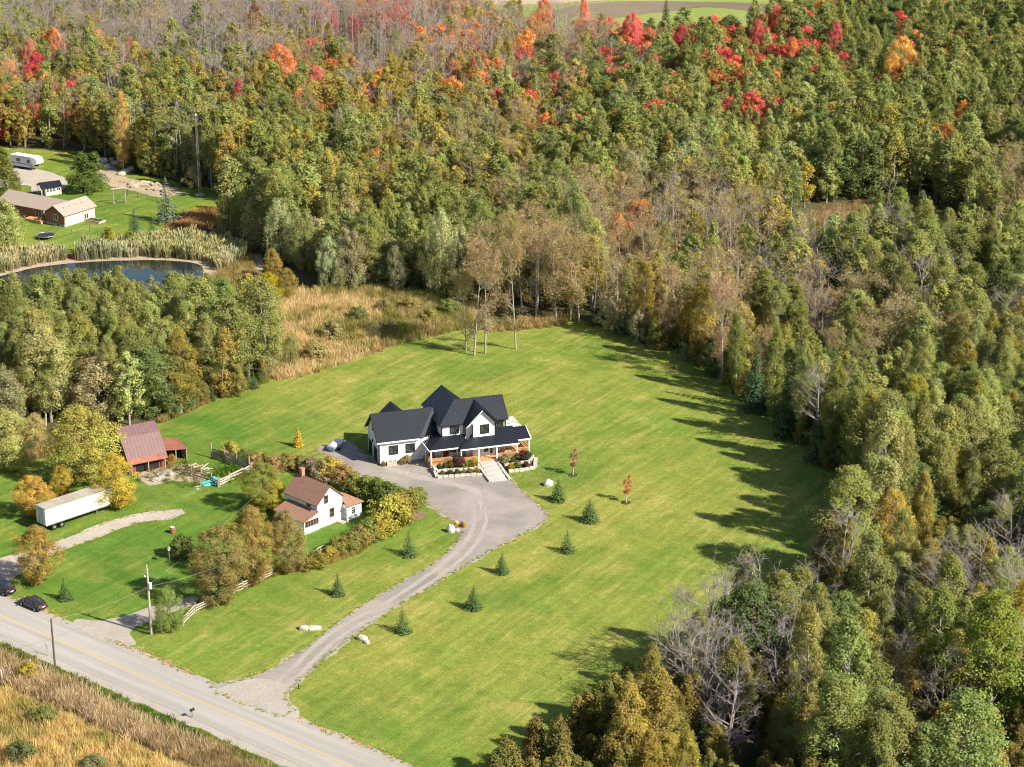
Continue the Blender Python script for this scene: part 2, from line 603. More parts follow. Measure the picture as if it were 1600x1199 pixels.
LAWN = [(-330, 810), (-330, 735), (-60, 720), (20, 725), (120, 700), (180, 672), (250, 662), (300, 642), (340, 622), (400, 602), (450, 583), (520, 566), (600, 548), (640, 531),
        (690, 519), (720, 514), (800, 517), (880, 507), (900, 500), (950, 512), (1050, 540), (1120, 580), (1180, 625), (1260, 690), (1330, 740), (1365, 790), (1350, 850),
        (1320, 920), (1290, 990), (1210, 1030), (1110, 1050), (1030, 1090), (950, 1150), (880, 1230), (840, 1300), (760, 1290), (640, 1212), (560, 1172), (470, 1125),
        (380, 1090), (300, 1048), (215, 1010), (150, 978), (60, 945), (-20, 908), (-120, 868)]
sheet('lawn', LAWN, 0.03, 'lawn', 1.2, 0.35)
YARD = [(-330, 420), (-330, 330), (-110, 232), (60, 234), (150, 240), (190, 262), (230, 275), (300, 288), (345, 302), (345, 335), (320, 360), (240, 380), (165, 388), (115, 402), (40, 404)]
sheet('yard_lawn', YARD, 0.03, 'yard_lawn', 1.5, 0.4)
MEADOW = [(395, 480), (440, 462), (520, 452), (600, 452), (680, 462), (745, 478), (735, 505), (700, 522), (640, 538), (560, 562), (480, 588), (430, 596), (400, 560)]
sheet('meadow', MEADOW, 0.02, 'meadow', 1.5, 0.5)
sheet('pond_bank', [(-90, 445), (-60, 420), (40, 408), (130, 402), (230, 398), (320, 405), (350, 425), (330, 450), (250, 470), (100, 480), (-60, 500)], 0.02, 'dirt', 1.5, 0.5)
sheet('pond_water', [(-80, 455), (0, 432), (60, 418), (120, 411), (220, 407), (300, 411), (318, 425), (300, 450), (200, 470), (140, 520), (60, 530), (-60, 520)], 0.05, 'water', 1.5, 0.3)
sheet('roadside_field', [(-120, 990), (0, 1000), (60, 1030), (160, 1070), (260, 1115), (350, 1160), (430, 1205), (520, 1260), (300, 1420), (-200, 1420)], 0.02, 'meadow', 1.5, 0.3)
sheet('dirt_patch', [(146, 250), (168, 256), (204, 279), (250, 288), (290, 301), (250, 309), (205, 298), (170, 290), (155, 275)], 0.05, 'dirt', 1.0, 0.8)
sheet('small_clearing', [(1215, 372), (1230, 345), (1300, 325), (1400, 312), (1440, 318), (1500, 362), (1490, 385), (1420, 372), (1330, 362), (1260, 368)], 0.02, 'meadow', 1.5, 0.8)
sheet('sand_path', [(380, 405), (405, 398), (412, 425), (408, 440), (370, 436), (372, 425)], 0.025, 'dirt', 1.0, 0.5)

# drives and road: outlines in metres along their centre lines
DRIVE = [(494, 703), (512, 712), (545, 738), (600, 750), (636, 768), (656, 784), (690, 802), (711, 820), (718, 834), (714, 846), (690, 871), (645, 900), (600, 926), (560, 951), (520, 980), (480, 1010), (440, 1036), (400, 1056),
         (352, 1068), (330, 1064), (345, 1085), (445, 1122), (462, 1112), (446, 1092), (456, 1076), (484, 1052), (527, 1014), (577, 977), (632, 940), (702, 900), (752, 870), (802, 842), (856, 812),
         (842, 792), (822, 775), (800, 752), (770, 735), (700, 742), (664, 716), (590, 724), (566, 705), (545, 690), (512, 694)]
sheet('driveway_edge', DRIVE, 0.045, 'shoulder', 0.8, 0.6, 0.15)
sheet('driveway', DRIVE, 0.06, 'gravel', 1.0, 0.22)
sheet('farm_lane', [(-120, 905), (-110, 880), (-20, 876), (60, 856), (110, 838), (170, 815), (230, 801), (285, 797), (290, 803), (270, 812), (215, 818), (160, 838), (110, 856), (60, 880), (20, 905), (-40, 925)], 0.06, 'pale_gravel', 1.0, 0.3)
sheet('yard_drive', [(-60, 270), (20, 262), (60, 265), (100, 278), (104, 292), (80, 302), (50, 300), (40, 290), (-60, 300)], 0.06, 'pale_gravel', 1.0, 0.3)
TRK = [(415, 1090), (455, 1058), (500, 1013), (548, 978), (600, 952), (668, 907), (712, 873), (738, 845), (750, 815), (748, 785)]


def track(name, pix, off, w, z, mat, jit=0.12):
    c = smooth_poly([tuple(G(*p)[:2]) for p in pix], False, 1.0, 0.1, 3.3)
    vs_, fs_ = [], []
    for i, (x, y) in enumerate(c):
        d = (Vector(c[min(i + 1, len(c) - 1)]) - Vector(c[max(i - 1, 0)])).normalized()
        n_ = Vector((-d.y, d.x))
        fade = min(1, i / 6, (len(c) - 1 - i) / 10) * 0.9 + 0.1
        for s_ in (-1, 1):
            j = mnoise.noise(Vector((x * 0.8, y * 0.8, s_ * 4.0 + off))) * jit * 2
            q = Vector((x, y)) + n_ * (off + s_ * w * 0.5 * fade + j)
            vs_.append((q.x, q.y, z))
        if i:
            k = 2 * i
            fs_.append((k - 2, k - 1, k + 1, k))
    return MB().add(vs_, fs_).build(name, mat, kind='structure')


M['wheel_track'] = ground_mix('wheel_track', [(0.30, 0.268, 0.232), (0.345, 0.31, 0.27), (0.27, 0.24, 0.20)], 0.25, 1.6)
track('wheel_track', TRK, -0.85, 0.75, 0.066, 'wheel_track')
track('wheel_track', TRK, 0.85, 0.75, 0.067, 'wheel_track')
track('wheel_track', [(748, 800), (740, 770), (690, 755), (630, 742), (560, 712), (520, 704)], -0.4, 1.6, 0.068, 'wheel_track', 0.3)
sheet('driveway_apron', [(345, 1074), (380, 1064), (420, 1062), (452, 1078), (450, 1095), (470, 1115), (445, 1125), (335, 1080)], 0.073, 'shoulder', 1.0, 0.5)
sheet('cottage_drive', [(120, 968), (160, 970), (200, 961), (240, 948), (300, 932), (306, 943), (245, 968), (215, 980), (203, 992), (212, 1008), (170, 1005), (110, 975)], 0.055, 'shoulder', 1.0, 0.25)
sheet('barnyard', [(215, 748), (240, 728), (280, 728), (320, 742), (310, 756), (270, 752), (235, 758)], 0.055, 'dirt', 1.0, 0.7)

rd0, rd1 = G(0, 962), G(560, 1203)
rdir = (rd1 - rd0).normalized()
rnor = Vector((-rdir.y, rdir.x, 0))       # away from the camera side


def strip(name, o0, o1, z, mat, jit=0.0, s0=-160, s1=160):
    n = 160
    vs_, fs_ = [], []
    for i in range(n + 1):
        t = s0 + (s1 - s0) * i / n
        for q, off in enumerate((o0, o1)):
            j = (mnoise.noise(Vector((t * 0.3, off, 3.1))) * jit + mnoise.noise(Vector((t * 1.1, off, 7.7))) * jit * 0.6) if jit else 0
            p = rd0 + rdir * t + rnor * (off + j)
            vs_.append((p.x, p.y, z))
        if i:
            k = 2 * i
            fs_.append((k - 2, k, k + 1, k - 1))
    return MB().add(vs_, fs_).build(name, mat, kind='structure')


strip('road_shoulder', -5.0, 4.7, 0.045, 'shoulder', 0.5)
strip('road', -3.6, 3.5, 0.07, 'asphalt', 0.12)
strip('road_marking', -0.075, 0.075, 0.078, 'yellow_paint', 0.0)
M['verge'] = lawn_mat('verge', [(G(150, 1060).x, G(150, 1060).y, 30, 80)], 0.2)
strip('road_verge', -9.0, -4.8, 0.035, 'verge', 0.7)
strip('roadside_lawn', 4.4, 9.0, 0.022, 'lawn', 0.3, -75, 75)

# far farmland beyond the wood
sheet('far_field', [(560, 60), (800, 75), (1000, 100), (1150, 85), (1300, 55), (1440, 30), (1500, -60), (500, -60)], 0.05, 'far_green', 8, 2)
sheet('ploughed_field', [(880, 24), (960, 27), (1040, 19), (1110, 12), (1240, 24), (1330, 14), (1200, 6), (1000, 3), (900, 8)], 0.12, 'far_soil', 6, 2)
sheet('stubble_field', [(600, 14), (780, 9), (900, 5), (980, -8), (600, -16)], 0.12, 'dirt', 6, 2)
sheet('far_track', [(1170, 22), (1240, 14), (1320, 4), (1420, -8), (1425, -4), (1330, 9), (1250, 19), (1180, 28)], 0.19, 'pale_gravel', 5, 0.8)
#__PART2__
# ------------------------------------------------------------------ trees: prototypes
class TM:
    """quads only: tubes for wood, small faces for leaves"""

    def __init__(self):
        self.V, self.Q, self.mi, self.lv, self.n = [], [], [], [], 0

    def put(self, v, q, mi, lv):
        self.V.append(np.asarray(v, np.float32))
        self.Q.append(np.asarray(q, np.int32) + self.n)
        self.mi.append(np.full(len(q), mi, np.int32))
        self.lv.append(np.asarray(lv, np.float32))
        self.n += len(v)

    def tube(self, pts, r0, r1, k=5, mi=0):
        pts = np.asarray(pts, float)
        m = len(pts)
        rad = np.linspace(r0, r1, m)
        d = np.gradient(pts, axis=0)
        d /= np.linalg.norm(d, axis=1, keepdims=True) + 1e-9
        ref = np.where(np.abs(d[:, 2:3]) > 0.9, np.array([[1.0, 0, 0]]), np.array([[0, 0, 1.0]]))
        s = np.cross(d, ref)
        s /= np.linalg.norm(s, axis=1, keepdims=True) + 1e-9
        u = np.cross(s, d)
        t = np.arange(k) * 2 * np.pi / k
        ring = pts[:, None, :] + rad[:, None, None] * (s[:, None, :] * np.cos(t)[None, :, None] + u[:, None, :] * np.sin(t)[None, :, None])
        q = []
        for i in range(m - 1):
            for j in range(k):
                a, b = i * k + j, i * k + (j + 1) % k
                q.append((a, b, b + k, a + k))
        self.put(ring.reshape(-1, 3), q, mi, np.full(len(q), 0.5))

    def leaves(self, P, N, S, lv, mi=1, aspect=0.75):
        n = len(P)
        N = N / (np.linalg.norm(N, axis=1, keepdims=True) + 1e-9)
        a = np.cross(N, rng.normal(size=(n, 3)))
        a /= np.linalg.norm(a, axis=1, keepdims=True) + 1e-9
        b = np.cross(N, a)
        S = np.asarray(S)[:, None]
        a, b = a * S * 0.5, b * S * 0.5 * aspect
        V = np.stack([P - a, P - b * 0.9 + a * 0.1, P + a, P + b], 1).reshape(-1, 3)
        Q = np.arange(4 * n).reshape(n, 4)
        self.put(V, Q, mi, lv)

    def build(self, name, mats):
        me = bpy.data.meshes.new(name)
        V = np.concatenate(self.V)
        Q = np.concatenate(self.Q)
        me.vertices.add(len(V))
        me.vertices.foreach_set('co', V.ravel())
        me.loops.add(Q.size)
        me.loops.foreach_set('vertex_index', Q.ravel())
        me.polygons.add(len(Q))
        me.polygons.foreach_set('loop_start', np.arange(len(Q), dtype=np.int32) * 4)
        for m in mats:
            me.materials.append(M[m])
        me.polygons.foreach_set('material_index', np.concatenate(self.mi))
        at = me.attributes.new('lv', 'FLOAT', 'FACE')
        at.data.foreach_set('value', np.concatenate(self.lv))
        me.update(calc_edges=True)
        return me


def rdirs(n):
    d = rng.normal(size=(n, 3))
    return d / np.linalg.norm(d, axis=1, keepdims=True)


def clump_leaves(C, Rc, per, size, squash=0.75, axis_bias=0.5, h=1.0, updown=0.0):
    """leaves on and in the shells of leaf clumps C with radii Rc"""
    n = len(C) * per
    d = rdirs(n)
    u = rng.random(n) ** 0.42
    stray = rng.random(n) < 0.14
    u[stray] *= rng.uniform(1.1, 1.5, stray.sum())
    Rr = np.repeat(Rc, per)
    off = d * (Rr * u)[:, None]
    off[:, 2] *= squash
    P = np.repeat(C, per, 0) + off
    out = P.copy()
    out[:, 2] = (out[:, 2] - h * 0.45) * 0.7
    out /= np.linalg.norm(out, axis=1, keepdims=True) + 1e-9
    N = d * 0.75 + out * axis_bias + rng.normal(size=(n, 3)) * 0.45
    N[:, 2] += 0.25
    S = size * rng.uniform(0.65, 1.3, n)
    lv = np.clip(np.repeat(rng.normal(0.5, 0.17, len(C)), per) + rng.normal(0, 0.16, n), 0, 1)
    return P, N, S, lv


def trunk_path(h, lean=0.03, wob=0.15, m=7):
    t = np.linspace(0, 1, m)
    ph = rng.uniform(0, 6.28, 2)
    l = rng.normal(0, lean, 2) * h
    return np.stack([l[0] * t + wob * np.sin(3 * t + ph[0]) - wob * np.sin(ph[0]), l[1] * t + wob * np.sin(3.4 * t + ph[1]) - wob * np.sin(ph[1]), t * h], 1)


def at_path(p, t):
    i = np.clip(t * (len(p) - 1), 0, len(p) - 1.001)
    k = int(i)
    return p[k] + (p[k + 1] - p[k]) * (i - k)


def env_aspen(t):
    return np.interp(t, [0.0, 0.12, 0.3, 0.5, 0.72, 0.88, 1.0], [0.25, 0.62, 0.95, 1.0, 0.82, 0.52, 0.12])


def env_round(t):
    return np.interp(t, [0.0, 0.15, 0.4, 0.62, 0.82, 0.94, 1.0], [0.45, 0.82, 1.0, 0.98, 0.74, 0.45, 0.12])


def env_cedar(t):
    return np.interp(t, [0.0, 0.12, 0.3, 0.55, 0.8, 1.0], [0.75, 1.0, 0.97, 0.75, 0.42, 0.06])


def broadleaf(name, h, w, t0, env, nc, per, size, bark, cr, lobes=5, sparse=1.0, droop=0.0, squash=0.75, stems=1, far=False):
    """trunk with limbs and a crown of leaf clumps round the limb ends; returns (wood mesh, crown mesh) or one joined mesh"""
    wood, crown = TM(), TM()
    if far:
        crown = wood
    paths = []
    for s in range(stems):
        p = trunk_path(h * 0.93, 0.025 if stems == 1 else 0.07)
        paths.append(p)
        wood.tube(p, 0.012 * h + 0.05, 0.03, 6)
    cz = t0 * h
    ch = h - cz
    lob = [(rng.uniform(0, 6.28), rng.uniform(0.1, 0.95), rng.uniform(0.12, 0.34)) for _ in range(lobes)]
    C, Rc = [], []
    for i in range(nc):
        t = min(0.985, max(0.02, rng.beta(1.25, 1.1)))
        a = rng.uniform(0, 6.28)
        bump = sum(k * math.exp(-((math.atan2(math.sin(a - la), math.cos(a - la)) / 0.7) ** 2 + ((t - lt) / 0.2) ** 2)) for la, lt, k in lob)
        rr = env(t) * (w / 2) * (0.80 + bump)
        rad = rr * math.sqrt(rng.uniform(0.25, 1.0))
        p = paths[i % stems]
        q = at_path(p, min(1.0, (cz + t * ch) / (h * 0.93)))
        c = np.array([q[0] + math.cos(a) * rad, q[1] + math.sin(a) * rad, cz + t * ch - droop * rad * 0.5])
        C.append(c)
        Rc.append(cr * rng.uniform(0.7, 1.25) * (0.65 + 0.35 * env(t)))
        if i % (4 if not far else 9) == 0:
            b0 = at_path(p, max(0.15, min(0.97, (cz + t * ch * 0.9 - 0.5 * rad) / (h * 0.93))))
            mid = (b0 + c) / 2 + np.array([0, 0, -0.08 * rad])
            wood.tube([b0, mid, c], 0.0045 * h + 0.015, 0.015, 4 if not far else 3)
    C, Rc = np.array(C), np.array(Rc)
    P, N, S, lv = clump_leaves(C, Rc, per, size, squash, 0.5, h)
    if droop:
        k = rng.random(len(P)) < 0.5
        P[k, 2] -= rng.random(k.sum()) * droop * 1.4
    if sparse < 1:
        k = rng.random(len(P)) < sparse
        P, N, S, lv = P[k], N[k], S[k], lv[k]
    crown.leaves(P, N, S, lv, 1 if far else 0)
    if far:
        return wood.build(name, [bark, 'leaf'])
    return wood.build(name + '_wood', [bark]), crown.build(name + '_crown', ['leaf'])


def bare(name, h, w, far=False, leaves=0, bark='twig', stems=1):
    """leafless crown: trunk, limbs, branches and fine twigs; a few leaves left if asked"""
    wood, crown = TM(), TM()
    if far:
        crown = wood
    tips = []
    for s in range(stems):
        p = trunk_path(h * 0.95, 0.03 if stems == 1 else 0.09, 0.25)
        wood.tube(p, 0.010 * h + 0.04, 0.02, 6 if not far else 4)
        for i in range(int((22 if not far else 13) / stems ** 0.5)):
            t = rng.uniform(0.15, 0.97)
            b = at_path(p, t)
            a = rng.uniform(0, 6.28)
            ln = (w / 2) * (0.35 + 0.9 * math.sin(math.pi * min(1, (t - 0.05) / 0.98)) ** 0.7) * rng.uniform(0.6, 1.15)
            up = rng.uniform(0.55, 1.25)
            d = np.array([math.cos(a), math.sin(a), up])
            m1 = b + d * ln * 0.5 + rng.normal(0, 0.15, 3)
            e = b + d * ln + np.array([0, 0, ln * 0.12]) + rng.normal(0, 0.2, 3)
            wood.tube([b, m1, e], 0.0042 * h * (1.15 - t) + 0.022, 0.014, 4 if not far else 3)
            tips += [e, m1]
            for j in range(5 if not far else 4):
                f = rng.uniform(0.3, 1.0)
                b2 = b + (m1 - b) * min(1, 2 * f) if f < 0.5 else m1 + (e - m1) * (2 * f - 1)
                d2 = d * 0.6 + rng.normal(0, 0.75, 3)
                d2[2] = abs(d2[2]) * 0.8 + 0.2
                e2 = b2 + d2 / np.linalg.norm(d2) * ln * rng.uniform(0.25, 0.55)
                wood.tube([b2, (b2 + e2) / 2 + rng.normal(0, 0.06, 3), e2], 0.020, 0.008, 3)
                tips.append(e2)
                for k in range(5 if not far else 3):
                    b3 = b2 + (e2 - b2) * rng.uniform(0.25, 1)
                    d3 = rng.normal(0, 0.7, 3) + d2 / np.linalg.norm(d2)
                    e3 = b3 + d3 / np.linalg.norm(d3) * rng.uniform(0.4, 1.0)
                    wood.tube([b3, e3], 0.014 if not far else 0.02, 0.006, 3)
                    if k % 2:
                        tips.append(e3)
    if leaves:
        T = np.array(tips)
        k = rng.integers(0, len(T), leaves)
        P = T[k] + rng.normal(0, 0.38, (leaves, 3))
        N = rng.normal(size=(leaves, 3)) + np.array([0, 0, 0.5])
        crown.leaves(P, N, rng.uniform(0.13, 0.27, leaves) * (1.0 if not far else 1.3), rng.random(leaves), 1 if far else 0)
    if far:
        return wood.build(name, [bark, 'leaf'])
    return wood.build(name + '_wood', [bark]), (crown.build(name + '_crown', ['leaf']) if leaves else None)


def conifer(name, h, w, tiers, size, per, far=False, t0=0.04, droop=0.25, dens=1.0):
    wood, crown = TM(), TM()
    if far:
        crown = wood
    p = trunk_path(h, 0.008, 0.03)
    wood.tube(p, 0.013 * h + 0.03, 0.02, 6)
    Ps, Ns, Ss, Ls = [], [], [], []
    for i in range(tiers):
        t = t0 + (1 - t0) * (i + rng.uniform(-0.2, 0.2)) / tiers
        r = (w / 2) * (1 - t) ** 0.85 * rng.uniform(0.85, 1.12) + 0.06
        nb = max(5, int((6 + 9 * (1 - t)) * dens))
        a0 = rng.uniform(0, 6.28)
        for j in range(nb):
            a = a0 + j * 6.283 / nb + rng.normal(0, 0.12)
            rr = r * rng.uniform(0.72, 1.12)
            m = max(3, int(per * rr / (w / 2)))
            s = rng.uniform(0.12, 1.0, m) ** 0.8
            side = rng.normal(0, 0.16, m) * rr * (0.35 + s * 0.6)
            x = math.cos(a) * rr * s - math.sin(a) * side
            y = math.sin(a) * rr * s + math.cos(a) * side
            z = t * h + rr * (0.10 * s - droop * s ** 2) + rng.normal(0, 0.04, m) * h / tiers * 2 - np.abs(side) * 0.25
            Ps.append(np.stack([x, y, z], 1))
            nn = np.stack([math.cos(a) * 0.55 + rng.normal(0, 0.35, m), math.sin(a) * 0.55 + rng.normal(0, 0.35, m), 0.75 + rng.normal(0, 0.25, m)], 1)
            Ns.append(nn)
            Ss.append(size * rng.uniform(0.7, 1.3, m) * (0.6 + 0.4 * (1 - t)))
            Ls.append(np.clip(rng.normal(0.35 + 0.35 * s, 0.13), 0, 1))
    tip = np.array([[0, 0, h * (0.95 + 0.05 * k / 4)] for k in range(5)])
    Ps.append(tip)
    Ns.append(rng.normal(size=(5, 3)))
    Ss.append(np.full(5, size * 0.5))
    Ls.append(np.full(5, 0.5))
    crown.leaves(np.concatenate(Ps), np.concatenate(Ns), np.concatenate(Ss), np.concatenate(Ls), 1 if far else 0, 0.6)
    if far:
        return wood.build(name, ['bark_dark', 'needle'])
    return wood.build(name + '_wood', ['bark_dark']), crown.build(name + '_crown', ['needle'])


PROTO = {}


def reg(kind, h, w, near, far):
    PROTO.setdefault(kind, []).append(dict(h=h, w=w, near=near, far=far))


for i in range(6):
    hh, ww = 16 + (i % 4) * 0.8, (4.4, 5.4, 6.0, 5.0, 6.8, 7.2)[i]
    ev = (env_aspen, env_aspen, env_round, env_aspen, env_round, env_round)[i]
    tt = (0.06, 0.12, 0.05, 0.18, 0.12, 0.07)[i]
    reg('aspen_tree', hh, ww, broadleaf(f'aspen_{i}', hh, ww, tt, ev, 140, 120, 0.22, 'bark_pale', 0.92, 6, squash=0.95),
        broadleaf(f'aspen_far_{i}', hh, ww, tt, ev, 62, 62, 0.40, 'bark_pale', 1.02, 6, squash=0.95, far=True))
for i in range(4):
    hh, ww = 13.5, 8.8 - 0.6 * (i % 2)
    reg('maple_tree', hh, ww, broadleaf(f'maple_{i}', hh, ww, 0.05, env_round, 175, 120, 0.22, 'bark_dark', 1.0, 8, squash=0.85),
        broadleaf(f'maple_far_{i}', hh, ww, 0.06, env_round, 80, 62, 0.40, 'bark_dark', 1.15, 8, squash=0.85, far=True))
for i in range(3):
    hh, ww = 12.0, 8.0
    reg('willow_tree', hh, ww, broadleaf(f'willow_{i}', hh, ww, 0.06, env_round, 150, 90, 0.23, 'bark_dark', 0.9, 8, droop=0.5, squash=1.25, stems=2),
        broadleaf(f'willow_far_{i}', hh, ww, 0.06, env_round, 76, 58, 0.36, 'bark_dark', 1.0, 8, droop=0.5, squash=1.25, far=True))
for i in range(3):
    hh, ww = 9.0, 4.6
    reg('cedar_tree', hh, ww, broadleaf(f'cedar_{i}', hh, ww, 0.02, env_cedar, 115, 100, 0.21, 'bark_dark', 0.70, 7, squash=1.3, stems=2),
        broadleaf(f'cedar_far_{i}', hh, ww, 0.02, env_cedar, 62, 56, 0.35, 'bark_dark', 0.76, 7, squash=1.3, far=True))
for i in range(3):
    hh, ww = 12.0, 6.0
    reg('spruce_tree', hh, ww, conifer(f'spruce_{i}', hh, ww, 24, 0.48, 16), conifer(f'spruce_far_{i}', hh, ww, 18, 0.6, 14, far=True))
for i in range(4):
    reg('young_spruce', 4.0, 2.6, conifer(f'young_spruce_{i}', 4.0, (3.1, 2.7, 3.4, 3.0)[i], (18, 15, 16, 13)[i], 0.21, (30, 28, 34, 26)[i], dens=(1.2, 1.0, 1.1, 0.85)[i], droop=(0.10, 0.02, 0.16, 0.06)[i]), None)
for i in range(4):
    hh, ww = 17.0, 5.4
    reg('birch_tree', hh, ww, bare(f'birch_{i}', hh, ww, leaves=5000, bark='bark_pale'), bare(f'birch_far_{i}', hh, ww, far=True, leaves=1000, bark='bark_pale'))
for i in range(4):
    hh, ww = 14.0, 5.6
    reg('bare_tree', hh, ww, bare(f'bare_{i}', hh, ww, leaves=60, stems=1 + i % 2), bare(f'bare_far_{i}', hh, ww, far=True, leaves=60))
for i in range(3):
    hh, ww = 3.0, 3.2
    reg('shrub', hh, ww, broadleaf(f'shrub_{i}', hh, ww, 0.0, env_round, 70, 60, 0.20, 'bark_dark', 0.55, 5, stems=3),
        broadleaf(f'shrub_far_{i}', hh, ww, 0.0, env_round, 36, 24, 0.36, 'bark_dark', 0.6, 5, far=True))
reg('sapling', 4.0, 1.5, broadleaf('sapling_0', 4.0, 1.6, 0.30, env_aspen, 60, 16, 0.15, 'bark_pale', 0.26, 3, sparse=0.8), None)
reg('larch', 3.2, 1.9, conifer('larch_0', 3.2, 1.9, 14, 0.24, 12, droop=0.05), None)

TINT = {  # leaf colours as they are in the sun and in the shade alike
    'G': (0.240, 0.266, 0.084), 'Y': (0.335, 0.285, 0.072), 'P': (0.345, 0.330, 0.165), 'O': (0.60, 0.260, 0.090), 'R': (0.54, 0.115, 0.090),
    'B': (0.34, 0.28, 0.20), 'T': (0.355, 0.275, 0.125), 'C': (0.225, 0.200, 0.056), 'S': (0.062, 0.095, 0.044), 'D': (0.150, 0.200, 0.068),
    'L': (0.44, 0.39, 0.050), 'A': (0.58, 0.38, 0.080), 'E': (0.295, 0.322, 0.122), 'W': (0.41, 0.40, 0.26)}
KIND = {'G': 'aspen_tree', 'Y': 'aspen_tree', 'P': 'willow_tree', 'O': 'maple_tree', 'R': 'maple_tree', 'B': 'bare_tree', 'T': 'birch_tree', 'C': 'cedar_tree',
        'S': 'spruce_tree', 'D': 'maple_tree', 'L': 'maple_tree', 'A': 'maple_tree', 'E': 'aspen_tree', 'W': 'willow_tree'}
HEIGHT = {'G': (11.5, 18.5), 'Y': (10, 16), 'P': (8.5, 12), 'O': (10, 14), 'R': (10, 14), 'B': (13, 17.5), 'T': (12, 17), 'C': (6, 9.5), 'S': (8, 14), 'D': (10, 14), 'L': (9, 12),
          'A': (10, 13), 'E': (11, 17), 'W': (9, 12)}
WORDS = {'G': 'green', 'Y': 'olive-yellow', 'P': 'grey-green', 'O': 'orange', 'R': 'red', 'B': 'leafless grey', 'T': 'thin brown-leaved', 'C': 'brownish olive', 'S': 'dark green',
         'D': 'deep green', 'L': 'lime-yellow', 'A': 'golden', 'E': 'pale green', 'W': 'silvery'}
NOUN = {'aspen_tree': 'aspen', 'maple_tree': 'maple', 'willow_tree': 'willow', 'bare_tree': 'tree', 'birch_tree': 'birch', 'cedar_tree': 'cedar', 'spruce_tree': 'spruce'}


def vary(c, k=0.14):
    f = random.gauss(1, k)
    return [max(0.005, c[0] * f * random.gauss(1.01, 0.06)), max(0.005, c[1] * f), max(0.004, c[2] * f * random.gauss(1, 0.06)), 1.0]


def plant(kind, x, y, h, wf, tint, label, cat='tree', group=None, parted=True, name=None, rot=None, variant=None, k=0.14):
    """one tree: an Empty with trunk and crown, or one small mesh where no parts can be seen"""
    pr = PROTO[kind]
    p = pr[random.randrange(len(pr)) if variant is None else variant % len(pr)]
    sz = h / p['h']
    s = (sz * wf, sz * wf, sz)
    rt = (random.gauss(0, 0.02), random.gauss(0, 0.02), random.uniform(0, 6.283) if rot is None else rot)
    tc = vary(tint, k) if len(tint) == 3 else list(tint)
    if parted or p['far'] is None:
        o = bpy.data.objects.new(name or kind, None)
        o.empty_display_size = 0.5
        COL.objects.link(o)
        o.location, o.rotation_euler, o.scale = (x, y, 0), rt, s
        wood, crown = p['near']
        for nm, me in (('trunk', wood), ('crown', crown)):
            if me is None:
                continue
            c = bpy.data.objects.new(nm, me)
            COL.objects.link(c)
            c.parent = o
            c['tcol'] = tc
    else:
        o = bpy.data.objects.new(name or kind, p['far'])
        COL.objects.link(o)
        o.location, o.rotation_euler, o.scale = (x, y, -0.02), rt, s
        o['tcol'] = tc
    return tag(o, label, cat, group)


# ------------------------------------------------------------------ trees one can point at
TAKEN = []        # (x, y, radius) kept free of the wood's own trees


def T(code, bx, by, h, wf, label, kind=None, tint=None, cat='tree', group=None, free=2.2, name=None, variant=None):
    g = G(bx, by)
    k = kind or KIND[code]
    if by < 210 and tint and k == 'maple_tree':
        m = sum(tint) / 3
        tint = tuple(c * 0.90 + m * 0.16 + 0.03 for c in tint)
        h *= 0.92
    TAKEN.append((g.x, g.y, free))
    if by < 210:
        for q in (3.5, 7.0, 10.5):
            TAKEN.append((g.x, g.y - q, 3.0))
    return plant(k, g.x, g.y, h, wf, tint or TINT[code], label, cat, group, True, name, variant=variant, k=0.05)


BLUE = (0.088, 0.138, 0.046)
for bx, by, h, lab in [
    (640, 868, 4.3, 'young spruce beside the round mulch bed by the hedge end'),
    (528, 930, 4.0, 'young spruce behind the flat pale boulders left of the driveway'),
    (630, 988, 4.2, 'young spruce nearest the road, beside the two-piece rock right of the driveway'),
    (740, 952, 3.8, 'second young spruce up from the road along the driveway'),
    (784, 896, 3.8, 'third young spruce up from the road, midway along the driveway'),
    (887, 863, 4.0, 'young spruce fourth from the road, below the gravel forecourt corner'),
    (922, 815, 4.1, 'young spruce on the lawn between the red sapling and the forecourt tip'),
    (872, 783, 4.0, 'young spruce beside the white boulder near the porch steps'),
    (103, 937, 3.6, 'small spruce on the verge behind the parked grey sedan')]:
    T('S', bx, by, h * random.uniform(0.84, 0.98), random.uniform(0.92, 1.2), lab, 'young_spruce', BLUE, group='young spruces planted along the drive', name='spruce_tree')
    g = G(bx, by)
    ring = [(g.x + math.cos(a) * (1.05 + random.gauss(0, .07)), g.y + math.sin(a) * (1.0 + random.gauss(0, .07)), 0.09) for a in np.linspace(0, 6.283, 15)[:-1]]
    MB().slab(ring, 0.05).build('mulch_ring', 'soil', kind='structure')
for bx, by, h, code, lab, kd in [
    (978, 786, 4.6, 'O', 'staked young maple sapling with bright orange-red leaves on the lawn', 'sapling'),
    (895, 743, 4.6, 'B', 'thin sapling with sparse dull tan leaves near the white boulder', 'sapling')]:
    T(code, bx, by, h, 1.0, lab, kd, (0.50, 0.17, 0.08) if code == 'O' else (0.30, 0.19, 0.12), group='staked saplings on the lawn', name='sapling_tree')
    g = G(bx, by)
    ring = [(g.x + math.cos(a) * 0.75, g.y + math.sin(a) * 0.75, 0.09) for a in np.linspace(0, 6.283, 13)[:-1]]
    MB().slab(ring, 0.05).build('mulch_ring', 'soil', kind='structure')
T('A', 466, 698, 3.6, 1.0, 'small yellow larch alone on the grass above the cottage hedge', 'larch', (0.42, 0.28, 0.03), name='larch_tree')

